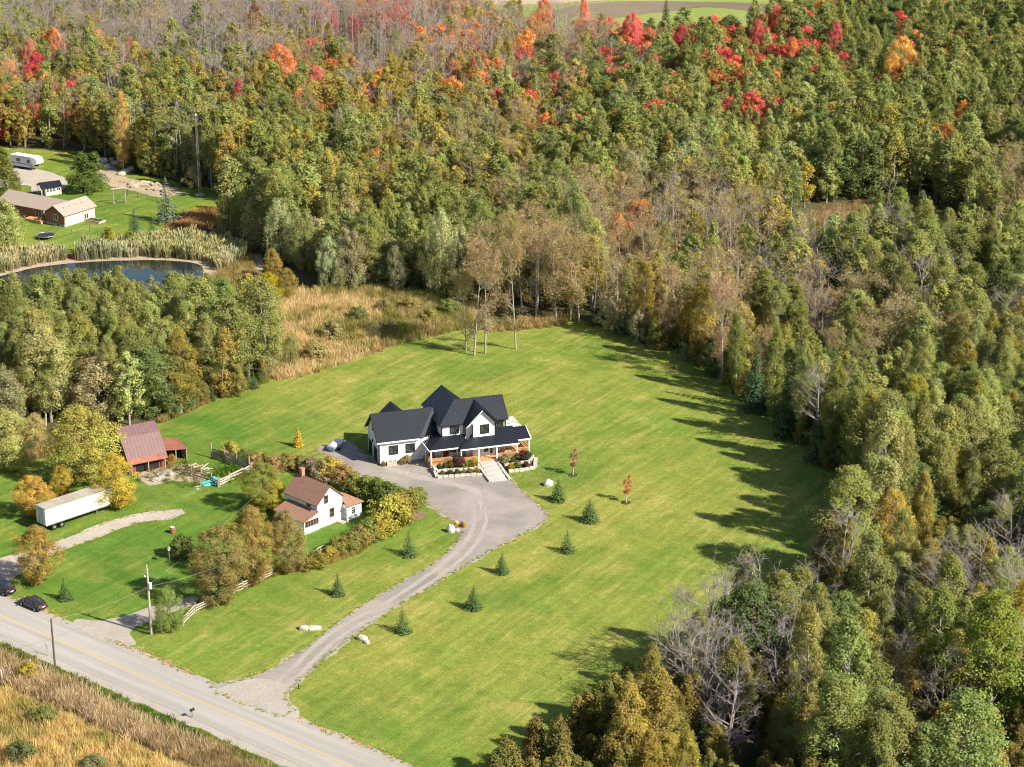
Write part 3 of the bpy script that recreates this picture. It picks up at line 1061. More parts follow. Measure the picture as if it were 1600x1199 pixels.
BRZ = (0.275, 0.232, 0.075)
for a in [
    ('C', 342, 945, 11.5, 1.08, 'big bronze tree by the rail fence, nearest the road', 'maple_tree', BRZ),
    ('C', 402, 908, 11, 1.06, 'middle bronze tree of the clump beside the cottage porch', 'maple_tree', BRZ),
    ('C', 452, 893, 9.5, 0.99, 'bronze tree with grey twigs hiding the cottage porch corner', 'maple_tree', (0.275, 0.235, 0.095)),
    ('D', 412, 796, 7.5, 1.39, 'green tree turning yellow behind the cottage chimney end', 'maple_tree', (0.24, 0.24, 0.05)),
    ('L', 432, 800, 5.0, 1.32, 'bright yellow low tree against the cottage back wall', 'maple_tree', TINT['L']),
    ('P', 268, 987, 6.6, 0.98, 'round green willow beside the utility pole at the lane mouth', 'willow_tree', (0.22, 0.28, 0.075)),
    ('P', 285, 872, 3.4, 1.0, 'small round green bush by the birdhouse post', 'shrub', (0.154, 0.190, 0.052)),
    ('O', 62, 910, 8.2, 1.25, 'orange-brown tree beside the farm lane above the parked cars', 'maple_tree', (0.335, 0.255, 0.07)),
    ('Y', 134, 756, 13.0, 1.39, 'large yellow-green tree between the barn and the white trailer', 'maple_tree', (0.40, 0.36, 0.085)),
    ('A', 188, 794, 8.6, 1.25, 'golden tree at the barn end of the white trailer', 'maple_tree', (0.54, 0.40, 0.075)),
    ('A', 56, 806, 6.6, 1.45, 'orange-tinged tree behind the front end of the white trailer', 'maple_tree', (0.48, 0.32, 0.085)),
    ('A', 98, 775, 5.0, 1.19, 'low golden tree right behind the middle of the white trailer', 'maple_tree', (0.44, 0.34, 0.07)),
    ('Y', 20, 735, 10, 1.45, 'pale yellow tree at the field edge beyond the trailer', 'maple_tree', (0.42, 0.37, 0.12)),
    ('Y', 55, 700, 6, 1.1, 'low tan-yellow tree in the dry gap beside the pond wood', 'willow_tree', (0.384, 0.340, 0.143)),
    ('S', 130, 302, 9.8, 1.75, 'big rounded dark cedar on the neighbouring lawn', 'cedar_tree', (0.109, 0.150, 0.039)),
    ('S', 12, 312, 11.8, 1.5, 'dense olive cedar beside the black-roofed shed', 'cedar_tree', (0.166, 0.177, 0.046)),
    ('P', 12, 402, 13, 0.95, 'pale yellow-green tree hiding the end of the bungalow', 'willow_tree', (0.384, 0.381, 0.130)),
    ('S', 262, 348, 10.8, 1.25, 'tall spruce on the neighbouring lawn near the dirt bank', 'spruce_tree', (0.122, 0.170, 0.091)),
    ('S', 212, 374, 7.2, 1.3, 'dark spruce by the reeds behind the pond', 'spruce_tree', (0.058, 0.102, 0.058)),
    ('S', 240, 377, 6.2, 1.3, 'shorter green spruce beside the dark one by the reeds', 'spruce_tree', (0.096, 0.177, 0.058)),
    ('L', 175, 393, 5.4, 1.2, 'small golden tree at the reeds behind the pond', 'cedar_tree', (0.333, 0.313, 0.046)),
    ('L', 200, 391, 4.2, 1.3, 'low olive tree between the golden one and the dark spruce', 'cedar_tree', (0.256, 0.258, 0.046)),
    ('P', 357, 376, 10.0, 0.78, 'narrow olive-grey willow standing alone by the reeds', 'willow_tree', (0.320, 0.306, 0.111)),
    ('W', 440, 415, 14.5, 0.72, 'tall silvery willow above the sandy path', 'willow_tree', (0.346, 0.381, 0.182)),
    ('W', 475, 425, 13.0, 0.72, 'second silvery willow in the pair above the sandy path', 'willow_tree', (0.320, 0.354, 0.169)),
    ('W', 512, 450, 11.0, 0.78, 'whitish leafy willow at the far edge of the tan meadow', 'willow_tree', (0.422, 0.462, 0.286)),
    ('P', 545, 452, 12.5, 0.8, 'grey willow behind the tan meadow', 'willow_tree', (0.294, 0.299, 0.169)),
    ('L', 417, 478, 7.0, 1.25, 'bright lime-yellow tree by the tan meadow', 'maple_tree', (0.36, 0.30, 0.022)),
    ('Y', 447, 468, 6.5, 1.19, 'dull ochre tree beside the bright lime-yellow one', 'maple_tree', (0.28, 0.23, 0.06)),
    ('Y', 428, 440, 7.0, 0.99, 'ochre shrubby tree behind the bright lime-yellow one', 'maple_tree', (0.31, 0.235, 0.06)),
    ('W', 690, 462, 18.0, 0.62, 'tall white-leaved poplar at the head of the lawn', 'willow_tree', (0.435, 0.456, 0.260)),
    ('W', 722, 462, 14.5, 0.60, 'shorter white-leaved poplar beside the tall one', 'willow_tree', (0.422, 0.435, 0.247)),
    ('Y', 620, 455, 9.5, 0.7, 'grey-green poplar sprout at the tan meadow edge', 'willow_tree', (0.307, 0.313, 0.169)),
    ('P', 455, 572, 5.6, 0.9, 'round grey-green bush at the lower corner of the tan meadow', 'willow_tree', (0.243, 0.245, 0.098)),
    ('P', 497, 562, 3.6, 1.2, 'low tan-green bush in the dry grass above the lawn', 'shrub', (0.307, 0.272, 0.117)),
    ('P', 520, 530, 3.4, 1.3, 'low grey-green bush in the middle of the tan meadow', 'shrub', (0.269, 0.272, 0.117)),
    ('P', 562, 500, 2.6, 1.3, 'green bush in the tan meadow, left of its green strip', 'shrub', (0.22, 0.22, 0.08)),
    ('P', 598, 486, 2.2, 1.5, 'low spreading bush at the far side of the tan meadow', 'shrub', (0.26, 0.25, 0.10)),
    ('P', 640, 484, 2.4, 1.5, 'yellow-green bush where the tan meadow narrows', 'shrub', (0.30, 0.29, 0.08)),
    ('P', 672, 500, 2.2, 1.6, 'yellow-green bush nearest the birch clump in the tan meadow', 'shrub', (0.28, 0.28, 0.07)),
    ('P', 610, 516, 2.0, 1.5, 'grey-green bush on the lawn side of the tan meadow', 'shrub', (0.24, 0.23, 0.10)),
    ('P', 703, 488, 2.6, 1.5, 'leafy green bush behind the birch clump', 'shrub', (0.22, 0.25, 0.07)),
    ('T', 741, 556, 22.0, 0.80, 'tall brown-leaved birch, front trunk of the clump on the lawn edge', 'birch_tree', TINT['T']),
    ('T', 758, 553, 21.0, 0.72, 'tall birch just right of the clump front trunk on the lawn edge', 'birch_tree', (0.422, 0.299, 0.182)),
    ('B', 729, 551, 16.0, 0.7, 'shortest stem of the birch clump on the lawn edge', 'birch_tree', (0.333, 0.272, 0.104)),
    ('T', 806, 546, 22.5, 0.66, 'lone slender birch standing on the lawn edge', 'birch_tree', TINT['T']),
    ('T', 869, 502, 20.0, 0.95, 'brown birch with a clear straight trunk at the lawn corner', 'birch_tree', TINT['T']),
    ('T', 838, 500, 19.0, 0.85, 'brown birch left of the straight-trunked one at the lawn corner', 'birch_tree', (0.435, 0.313, 0.169)),
    ('T', 905, 505, 17.5, 0.85, 'yellowish birch right of the straight-trunked one at the lawn corner', 'birch_tree', (0.346, 0.299, 0.117)),
    ('S', 935, 508, 8.0, 1.2, 'low dark spruce in the lawn corner', 'spruce_tree', TINT['S']),
    ('T', 1128, 592, 19.0, 0.65, 'bare-stemmed brown birch at the shaded lawn edge', 'birch_tree', (0.422, 0.272, 0.169)),
    ('A', 1072, 545, 9.0, 0.92, 'small golden tree against the shaded wood edge', 'maple_tree', (0.40, 0.27, 0.045)),
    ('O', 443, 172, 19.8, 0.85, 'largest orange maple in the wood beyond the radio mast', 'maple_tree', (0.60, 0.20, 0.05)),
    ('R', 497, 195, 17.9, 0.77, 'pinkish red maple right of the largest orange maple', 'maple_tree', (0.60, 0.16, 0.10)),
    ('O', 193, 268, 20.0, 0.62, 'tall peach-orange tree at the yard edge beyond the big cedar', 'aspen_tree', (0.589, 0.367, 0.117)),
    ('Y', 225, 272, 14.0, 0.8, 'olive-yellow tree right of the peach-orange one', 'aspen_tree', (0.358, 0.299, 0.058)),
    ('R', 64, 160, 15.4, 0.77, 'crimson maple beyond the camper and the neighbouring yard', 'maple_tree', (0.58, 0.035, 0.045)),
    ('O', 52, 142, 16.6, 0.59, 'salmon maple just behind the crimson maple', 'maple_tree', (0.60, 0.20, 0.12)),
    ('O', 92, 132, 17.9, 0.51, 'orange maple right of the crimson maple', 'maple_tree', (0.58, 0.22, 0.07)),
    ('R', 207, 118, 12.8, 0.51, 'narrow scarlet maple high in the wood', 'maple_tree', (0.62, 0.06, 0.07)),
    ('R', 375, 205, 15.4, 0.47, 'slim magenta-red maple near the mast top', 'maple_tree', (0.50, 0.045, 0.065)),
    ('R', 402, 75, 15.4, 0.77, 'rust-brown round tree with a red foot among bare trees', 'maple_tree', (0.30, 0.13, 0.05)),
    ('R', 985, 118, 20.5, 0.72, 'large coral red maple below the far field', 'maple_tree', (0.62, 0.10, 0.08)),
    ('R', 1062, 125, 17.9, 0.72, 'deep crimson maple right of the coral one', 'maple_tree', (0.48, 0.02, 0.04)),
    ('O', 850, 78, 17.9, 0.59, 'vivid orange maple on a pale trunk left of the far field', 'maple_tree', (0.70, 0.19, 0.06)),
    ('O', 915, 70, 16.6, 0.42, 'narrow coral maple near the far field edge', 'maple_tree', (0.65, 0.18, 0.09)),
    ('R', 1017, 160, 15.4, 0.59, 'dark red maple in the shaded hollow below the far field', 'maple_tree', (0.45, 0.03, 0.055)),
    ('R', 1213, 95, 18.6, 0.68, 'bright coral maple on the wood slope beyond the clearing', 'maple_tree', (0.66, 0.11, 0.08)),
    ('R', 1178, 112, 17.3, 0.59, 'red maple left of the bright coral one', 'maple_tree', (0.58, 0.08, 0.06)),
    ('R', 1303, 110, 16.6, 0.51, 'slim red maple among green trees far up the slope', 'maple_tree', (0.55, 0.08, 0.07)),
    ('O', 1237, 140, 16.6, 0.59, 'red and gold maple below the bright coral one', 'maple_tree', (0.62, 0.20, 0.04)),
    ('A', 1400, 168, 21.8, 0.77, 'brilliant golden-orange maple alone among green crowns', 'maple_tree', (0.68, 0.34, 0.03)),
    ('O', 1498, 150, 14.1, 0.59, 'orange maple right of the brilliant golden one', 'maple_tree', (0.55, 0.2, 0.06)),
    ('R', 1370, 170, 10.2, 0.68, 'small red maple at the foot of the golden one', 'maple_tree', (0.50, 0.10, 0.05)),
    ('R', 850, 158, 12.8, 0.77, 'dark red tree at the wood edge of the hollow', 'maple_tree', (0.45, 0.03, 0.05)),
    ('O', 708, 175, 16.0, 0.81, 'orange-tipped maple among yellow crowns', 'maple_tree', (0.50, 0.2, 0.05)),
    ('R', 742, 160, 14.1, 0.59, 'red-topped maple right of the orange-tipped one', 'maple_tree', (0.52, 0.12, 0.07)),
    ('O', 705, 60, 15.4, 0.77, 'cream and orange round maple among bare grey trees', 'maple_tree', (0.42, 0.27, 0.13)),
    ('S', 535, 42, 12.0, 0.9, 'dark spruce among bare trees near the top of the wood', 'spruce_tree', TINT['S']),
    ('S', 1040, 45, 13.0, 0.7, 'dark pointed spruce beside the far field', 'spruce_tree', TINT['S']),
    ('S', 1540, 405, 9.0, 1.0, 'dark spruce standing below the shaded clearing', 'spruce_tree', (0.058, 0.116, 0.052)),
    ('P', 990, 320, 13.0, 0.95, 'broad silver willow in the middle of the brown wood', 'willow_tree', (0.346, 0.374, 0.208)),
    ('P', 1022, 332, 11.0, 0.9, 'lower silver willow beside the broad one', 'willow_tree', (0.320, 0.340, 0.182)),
    # the near wood on the right
    ('E', 1378, 868, 22.5, 0.85, 'white-trunked poplar with pale thin crown over the lawn edge', 'aspen_tree', (0.346, 0.340, 0.156)),
    ('E', 1403, 858, 20.0, 0.6, 'slim poplar right behind the white-trunked one', 'aspen_tree', (0.282, 0.286, 0.104)),
    ('G', 1478, 800, 19.0, 0.95, 'green poplar with forked white trunks behind the cedars', 'aspen_tree', (0.198, 0.252, 0.072)),
    ('Y', 1425, 760, 18.5, 0.95, 'yellow-topped poplar above the white-trunked one', 'aspen_tree', (0.320, 0.299, 0.052)),
    ('G', 1512, 770, 19.5, 1.0, 'tall bright green poplar right of the forked one', 'aspen_tree', (0.224, 0.265, 0.058)),
    ('B', 1312, 945, 14.5, 1.05, 'broad leafless grey tree at the lawn edge', 'bare_tree', (0.26, 0.19, 0.14)),
    ('T', 1300, 905, 10, 1.1, 'brown-leaved tree above the broad leafless one', 'cedar_tree', (0.294, 0.218, 0.098)),
    ('G', 1545, 1175, 21.5, 1.12, 'biggest green poplar with white stems low on the right', 'aspen_tree', (0.205, 0.245, 0.052)),
    ('A', 1592, 1120, 18.0, 1.0, 'orange-yellow poplar behind the biggest green poplar', 'aspen_tree', (0.410, 0.306, 0.052)),
    ('G', 1462, 1130, 18.0, 0.95, 'wide green poplar left of the biggest one', 'aspen_tree', (0.186, 0.224, 0.058)),
    ('E', 1325, 1235, 22.0, 0.92, 'columnar pale green poplar at the bottom of the wood', 'aspen_tree', (0.237, 0.279, 0.078)),
    ('E', 1290, 1290, 18.0, 1.1, 'lower pale green poplar in front of the columnar one', 'aspen_tree', (0.237, 0.272, 0.078)),
    ('B', 1592, 1135, 17.0, 0.9, 'white leafless tree with forked trunk by the biggest poplar', 'bare_tree', (0.3, 0.26, 0.2)),
    ('B', 1118, 1050, 16.0, 0.95, 'white leafless tree rising over the lower lawn edge', 'bare_tree', (0.3, 0.26, 0.2)),
    ('B', 1050, 1075, 13.5, 0.9, 'leafless grey tree at the lower lawn corner', 'bare_tree', (0.3, 0.26, 0.2)),
    ('B', 1202, 1095, 15.0, 0.9, 'pale leafless tree among dark cedars', 'bare_tree', (0.3, 0.26, 0.2)),
    ('B', 1120, 1128, 13.0, 0.9, 'leafless white-stemmed tree deep in the dark cedars', 'bare_tree', (0.3, 0.26, 0.2)),
    ('D', 1160, 1040, 15.0, 0.65, 'mixed green tree between two white leafless trees', 'aspen_tree', (0.205, 0.211, 0.098)),
    ('G', 1150, 618, 15.0, 0.8, 'green aspen on the shaded lawn edge right of the bare-stemmed birch', 'aspen_tree', (0.20, 0.23, 0.06)),
    ('S', 1178, 640, 14.0, 0.85, 'tall dark spruce on the shaded lawn edge, highest up the slope', 'spruce_tree', (0.06, 0.095, 0.045)),
    ('G', 1205, 660, 17.0, 0.72, 'slender green aspen below the tall dark spruce on the shaded lawn edge', 'aspen_tree', (0.22, 0.25, 0.065)),
    ('S', 1228, 684, 14.5, 0.8, 'second tall spruce along the shaded lawn edge', 'spruce_tree', (0.055, 0.09, 0.042)),
    ('E', 1250, 694, 18.0, 0.75, 'pale slender aspen between the second and third spruce on the shaded lawn edge', 'aspen_tree', (0.28, 0.30, 0.10)),
    ('S', 1280, 722, 13.5, 0.85, 'third tall spruce along the shaded lawn edge', 'spruce_tree', (0.06, 0.095, 0.045)),
    ('G', 1298, 730, 18.5, 0.78, 'green aspen towering beside the third spruce on the shaded lawn edge', 'aspen_tree', (0.21, 0.24, 0.06)),
    ('E', 1325, 752, 18.0, 0.8, 'pale green aspen where the shaded lawn edge bends towards the road', 'aspen_tree', (0.27, 0.29, 0.09)),
    ('Y', 1345, 775, 17.5, 0.75, 'yellow-green aspen at the deepest shade of the lawn edge', 'aspen_tree', (0.29, 0.27, 0.07)),
    ('Y', 1090, 568, 15.5, 0.85, 'golden-olive aspen left of the bare-stemmed birch', 'aspen_tree', (0.30, 0.25, 0.06)),
    ('T', 1040, 543, 16.5, 0.8, 'brown-leaved birch near the small golden tree', 'birch_tree', (0.33, 0.24, 0.12)),
    ('Y', 1003, 531, 15.5, 0.8, 'olive aspen on the upper lawn edge right of the corner', 'aspen_tree', (0.27, 0.24, 0.06)),
    ('E', 1440, 690, 19.0, 0.7, 'slim pale aspen behind the yellow-topped poplar', 'aspen_tree', (0.28, 0.31, 0.10)),
    ('E', 1560, 700, 19.0, 0.75, 'slim pale aspen at the right picture edge above the bright green poplar', 'aspen_tree', (0.27, 0.30, 0.09)),
    ('G', 1402, 980, 17.0, 0.7, 'slim green aspen among the olive cedars below the broad leafless tree', 'aspen_tree', (0.21, 0.23, 0.065)),
    ('E', 1260, 1160, 18.5, 0.65, 'slender pale aspen left of the columnar poplar', 'aspen_tree', (0.27, 0.29, 0.09)),
    ('Y', 1015, 1150, 12.5, 0.8, 'yellow-olive aspen at the lawn edge above the lower utility pole', 'aspen_tree', (0.28, 0.25, 0.07)),
    ('G', 1085, 1100, 13.0, 0.75, 'slender grey-green aspen between the leafless trees at the lower lawn corner', 'aspen_tree', (0.23, 0.24, 0.09)),
    ('C', 800, 1262, 9.0, 1.1, 'olive cedar at the lowest lawn edge', 'cedar_tree', (0.20, 0.18, 0.05)),
    ('C', 838, 1238, 8.6, 1.15, 'brownish cedar beside the olive one at the lowest lawn edge', 'cedar_tree', (0.22, 0.17, 0.055)),
    ('C', 872, 1248, 10.0, 1.0, 'taller olive cedar third along from the lowest lawn edge', 'cedar_tree', (0.19, 0.175, 0.05)),
    ('C', 775, 1300, 9.4, 1.1, 'dark cedar in front of the olive one at the lowest lawn edge', 'cedar_tree', (0.15, 0.15, 0.045)),
    ('C', 900, 1196, 9.0, 1.0, 'bronze-green cedar on the lawn edge above the lower pole', 'cedar_tree', (0.23, 0.19, 0.055)),
    ('C', 942, 1172, 9.6, 1.0, 'olive cedar up-slope of the bronze-green one on the lawn edge', 'cedar_tree', (0.20, 0.185, 0.05)),
    ('C', 985, 1140, 9.0, 1.0, 'dark olive cedar on the lawn edge below the leafless trees', 'cedar_tree', (0.16, 0.16, 0.05)),
    ('S', 1180, 1200, 8.0, 0.75, 'narrow dark spruce tip among the lower cedars', 'spruce_tree', TINT['S']),
    ('P', 70, 1130, 2.4, 1.3, 'low green bush in the tall dry roadside grass', 'shrub', (0.192, 0.218, 0.065)),
    ('P', 30, 1190, 2.4, 1.4, 'dark green bush at the bottom corner of the dry field', 'shrub', (0.141, 0.170, 0.058)),
    ('P', 150, 1205, 2.0, 1.5, 'grey-green bush in the dry field below the road', 'shrub', (0.205, 0.218, 0.098)),
    ('L', 42, 1062, 2.3, 1.2, 'yellow-green bush beside the old gate posts in dry grass', 'shrub', (0.307, 0.286, 0.052)),
]:
    code, bx, by, h, wf, lab, kd, tint = a
    T(code, bx, by, h, wf, lab, kd, tint, 'bush' if kd == 'shrub' else 'tree', name=kd if kd != 'shrub' else 'shrub')

# hedge and garden shrubs round the cottage, each its own plant
HEDGE = [(478, 892, 2.2, 'C'), (497, 886, 2.6, 'C'), (515, 877, 2.4, 'Y'), (530, 868, 3.0, 'C'), (547, 860, 3.2, 'G'), (563, 853, 3.4, 'C'), (580, 844, 3.4, 'G'), (598, 838, 3.8, 'Y'), (610, 826, 5.6, 'A'),
         (625, 815, 4.8, 'C'), (640, 800, 3.8, 'G'), (652, 790, 3.2, 'G'), (610, 800, 4.8, 'D'), (590, 788, 4.2, 'D'), (572, 780, 3.8, 'G'), (553, 771, 3.6, 'C'), (535, 757, 3.4, 'O'), (518, 750, 4.0, 'A'),
         (503, 752, 3.6, 'B'), (487, 742, 3.2, 'B'), (470, 735, 2.6, 'C'), (450, 735, 3.0, 'C'), (432, 738, 2.8, 'O'), (415, 732, 2.6, 'G'), (400, 730, 2.8, 'O'), (383, 725, 2.6, 'G'), (363, 716, 3.0, 'Y')]
HW = {'C': (0.26, 0.225, 0.065), 'Y': (0.36, 0.31, 0.07), 'G': (0.21, 0.235, 0.06), 'A': (0.42, 0.37, 0.075), 'D': (0.15, 0.20, 0.05), 'O': (0.37, 0.26, 0.12), 'B': (0.28, 0.23, 0.14)}
HN = {'C': 'olive-brown', 'Y': 'yellow-olive', 'G': 'green', 'A': 'golden-yellow', 'D': 'dark green', 'O': 'orange-tinted', 'B': 'grey-brown'}
HPOS = ['at the road end of the hedge by the broken rails', 'next along from the broken rails', 'third from the broken rails', 'beside the grass path below the cottage', 'below the cottage front door',
        'midway along the hedge below the cottage', 'facing the cottage front corner', 'before the tallest yellow bush', 'tallest of the hedge', 'right behind the tallest yellow bush', 'beside the round mulch bed',
        'at the driveway end of the hedge', 'at the cottage gable corner', 'behind the cottage extension', 'along the gravel behind the cottage', 'by the gravel at the cottage roof ridge',
        'behind the cottage roof, nearest the garage', 'brightest behind the cottage roof', 'behind the cottage ridge', 'just behind the cottage chimney', 'first along the back fence from the chimney',
        'second along the back fence from the chimney', 'third along the back fence, reddest', 'between the two reddest hedge bushes', 'nearest the corral corner, reddish', 'behind the middle of the board fence',
        'behind the far end of the board fence']
for (bx, by, h, c), where in zip(HEDGE, HPOS):
    T(c, bx, by, h * 0.92, 1.12, f'{HN[c]} hedge bush {where}', 'shrub', HW[c], 'bush', 'hedge bushes round the cottage', name='shrub')
#__PART3__
# ------------------------------------------------------------------ the wood: trees by colour zone
ZONE = {  # colour mixture of the crowns, one row per 100 px of the photograph
    0: ['BBTGBBG', 'BBYBTBB', 'BTBBGB', 'BBTBBB', 'BBTYBB', 'BBRTBBBB', 'BBOTSBBB', 'BBOBYTBB', 'OBBTBB', 'BRDRGROT', 'DRYGRGO', 'DRYGRGR', 'DRGYSRD', 'GGDDSG', 'GDGGDR', 'DDSGGG'],
    1: ['GROYYGBG', 'GYGYOBBG', 'YGYSBG', 'YYBYGG', 'OYYYGT', 'OBYYYG', 'YYBLEY', 'YOYYEB', 'GYRBDTB', 'DSBYDR', 'RSGGDR', 'DOYGRE', 'GDGEGR', 'GEYGEG', 'GDEOGG', 'GGDGEG'],
    2: ['GGYE', 'GYGE', 'GGYSGP', 'GGYG', 'YYGG', 'YGGP', 'TYPGY', 'PTGYT', 'GPYGT', 'GGEYG', 'GEGGYE', 'GEGYE', 'GEYGE', 'GDEGE', 'GGEYSG', 'GGDTE'],
    3: ['GG', 'GG', 'GY', 'YYGP', 'PPGG', 'YPGG', 'GGPY', 'PGYG', 'GTTP', 'TTPTO', 'PTTBP', 'TTYGBT', 'GYTSBE', 'GGTEEB', 'GSGCB', 'SGTGS'],
    4: ['GG', 'GG', 'GG', 'YP', 'PYP', 'PPTP', 'GPPY', 'TTPG', 'TTYTB', 'YTYTG', 'YTGYT', 'SGYTSB', 'GSYBTS', 'GYTEGSB', 'GGBEGS', 'GGSECSB'],
    5: ['GGPE', 'GGPE', 'GGGD', 'GYGE', 'YGE', 'YG', 'GG', 'TT', 'TS', 'SDS', 'TYST', 'TSYTGB', 'YSGYBS', 'GTYSEG', 'GGYTEB', 'GGYESSB'],
    6: ['GGPE', 'GGPE', 'GGGD', 'GYGE', 'YGE', 'G', 'G', 'T', 'T', 'SD', 'SD', 'DSTGS', 'DSGGSB', 'GSDGEB', 'YGGES', 'GYDES'],
    7: ['GY', 'GY', 'GG', 'G', 'G', 'G', 'G', 'G', 'G', 'S', 'S', 'DS', 'DSG', 'GCDE', 'GYGE', 'GDCG'],
    8: ['G'] * 12 + ['CCB', 'CCCYC', 'CCCY', 'CCGCB'],
    9: ['G'] * 10 + ['CGB', 'BCGD', 'CGBGC', 'CCCYG', 'CCGYB', 'GCEYB'],
    10: ['G'] * 9 + ['CC', 'CBGC', 'BCCDG', 'CCBE', 'CGCY', 'GCYCB', 'CGEB'],
    11: ['G'] * 8 + ['CCC', 'CCC', 'CCY', 'CSC', 'CGC', 'CGCY', 'GCC', 'CCC']}


def inside(poly, x, y):
    c = False
    j = len(poly) - 1
    for i in range(len(poly)):
        xi, yi = poly[i]
        xj, yj = poly[j]
        if (yi > y) != (yj > y) and x < (xj - xi) * (y - yi) / (yj - yi) + xi:
            c = not c
        j = i
    return c


def ground_poly(px):
    return [tuple(G(*p)[:2]) for p in px]


WOOD = ground_poly([(760, 1500), (800, 1310), (860, 1225), (945, 1150), (1025, 1090), (1105, 1050), (1205, 1030), (1290, 990), (1318, 920), (1350, 850), (1362, 795), (1325, 742), (1255, 692), (1175, 630),
                    (1115, 584), (1045, 546), (950, 517), (905, 505), (870, 500), (800, 492), (760, 486), (740, 474), (680, 455), (600, 446), (520, 444), (440, 410), (400, 390), (365, 376), (352, 340), (350, 303),
                    (310, 292), (240, 272), (190, 258), (150, 240), (60, 232), (-110, 232), (-330, 330), (-330, 8), (600, 8), (700, 28), (770, 50), (860, 72), (1000, 94), (1100, 90), (1190, 74), (1260, 52), (1420, 15), (1480, -20), (1950, -40), (1950, 1500)])
POND_WOOD = ground_poly([(-330, 480), (-90, 512), (60, 542), (150, 524), (250, 508), (340, 496), (400, 514), (425, 560), (428, 588), (380, 610), (320, 630), (275, 652), (230, 662), (180, 668), (120, 655), (60, 668), (-90, 700), (-330, 720)])
CLEAR = ground_poly([(1205, 376), (1222, 342), (1300, 320), (1400, 308), (1450, 312), (1510, 360), (1495, 388), (1420, 374), (1330, 366), (1260, 372)])
CLEAR_FRONT = ground_poly([(1205, 378), (1330, 368), (1500, 390), (1495, 450), (1360, 425), (1210, 425)])
MASTC = G(312, 305)
TAKEN.append((MASTC.x, MASTC.y, 3.5))

LANDMARKS = [('the radio mast', 312, 300), ('the camper', 45, 262), ('the silver willow pair', 460, 400), ('the tall white poplar', 690, 462), ('the birch clump', 745, 545), ('the lawn corner', 905, 500),
             ('the shaded lawn edge', 1180, 630), ('the white-trunked poplar', 1378, 868), ('the broad leafless tree', 1312, 945), ('the biggest green poplar', 1545, 1175), ('the lower utility pole', 975, 1215),
             ('the small clearing', 1350, 345), ('the broad silver willow', 990, 320), ('the largest orange maple', 443, 172), ('the crimson maple', 64, 160), ('the far field', 950, 40), ('the coral maple', 985, 118),
             ('the golden-orange maple', 1400, 168), ('the bright coral maple', 1213, 95), ('the slim red maple', 375, 205), ('the orange-tipped maple', 708, 175), ('the pond', 160, 470), ('the barn', 215, 700),
             ('the dark clearing spruce', 1540, 405), ('the lime-yellow tree', 417, 478), ('the cream-orange maple', 705, 60), ('the dark upper spruce', 535, 42)]
LANDMARKS += [('the pinkish red maple', 497, 195), ('the peach-orange tree', 193, 268), ('the narrow scarlet maple', 207, 118), ('the rust-brown tree', 402, 75), ('the deep crimson maple', 1062, 125),
              ('the vivid orange maple', 850, 78), ('the narrow coral maple', 915, 70), ('the slim far maple', 1303, 110), ('the far orange maple', 1498, 150), ('the white leafless tree', 1118, 1050),
              ('the columnar poplar', 1325, 1235), ('the bright green poplar', 1512, 770), ('the lone slender birch', 806, 546), ('the bare-stemmed birch', 1128, 592), ('the small golden tree', 1072, 545),
              ('the barn lean-to', 285, 690), ('the grey willow', 545, 452), ('the dark red hollow maple', 1017, 160), ('the red and gold maple', 1237, 140), ('the narrow olive willow', 357, 376),
              ('the forked leafless tree', 1592, 1135), ('the pond reeds', 250, 400)]
LM = [(n, G(x, y)) for n, x, y in LANDMARKS]

cand = []


def fill(poly, d_near, d_far):
    xs = [p[0] for p in poly]
    ys = [p[1] for p in poly]
    y = min(ys)
    row = 0
    while y < max(ys):
        d = d_near + (d_far - d_near) * min(1, max(0, (y - 230) / 450))
        x = min(xs) + (row % 2) * d / 2
        half = y * 0.335 + 22
        x = max(x, -half)
        while x < min(max(xs), half):
            a, b = x + random.uniform(-.4, .4) * d, y + random.uniform(-.4, .4) * d
            x += d
            if random.random() < 0.06 or not inside(poly, a, b) or inside(CLEAR, a, b):
                continue
            if any((a - t[0]) ** 2 + (b - t[1]) ** 2 < t[2] ** 2 for t in TAKEN):
                continue
            px, py, s = PX(a, b)
            cyp = py - 7.5 * s * 0.93
            qx, qy = px + random.gauss(0, 30), cyp + random.gauss(0, 26)
            row_ = ZONE[int(min(11, max(0, qy // 100)))]
            mix = row_[int(min(15, max(0, qx // 100)))]
            stand = mnoise.noise(Vector((a * 0.045, b * 0.03, 2.2))) + 0.5 * mnoise.noise(Vector((a * 0.11, b * 0.08, 8.2)))
            c = mix[int((stand * 0.9 + 0.5) * len(mix)) % len(mix)] if random.random() < 0.42 else random.choice(mix)
            if mnoise.noise(Vector((a * 0.085, b * 0.06, 5.5))) > 0.47:
                continue
            lo, hi = HEIGHT[c]
            h = lo + (hi - lo) * min(1.1, max(-0.15, 0.5 + 0.75 * mnoise.noise(Vector((a * 0.06, b * 0.045, 6.6))) + random.gauss(0, 0.28)))
            if inside(CLEAR_FRONT, a, b):
                h *= 0.5
            if poly is POND_WOOD:
                h = min(h, max(4.5, (py - 440) / 7.6 + random.uniform(-0.5, 2.6)))
            if px < 370 and py < 330 and py > 215:
                h *= 1.05
            wf = {'aspen_tree': random.uniform(0.68, 1.4), 'spruce_tree': random.uniform(0.6, 0.95)}.get(KIND[c], random.uniform(0.92, 1.35)) * (1.0 if h > 9 else 1.1)
            cand.append(dict(c=c, x=a, y=b, h=h, wf=wf, px=px, py=py, s=s))
        y += d * 0.87
        row += 1


fill(WOOD, 3.7, 4.9)
fill(POND_WOOD, 3.6, 3.6)
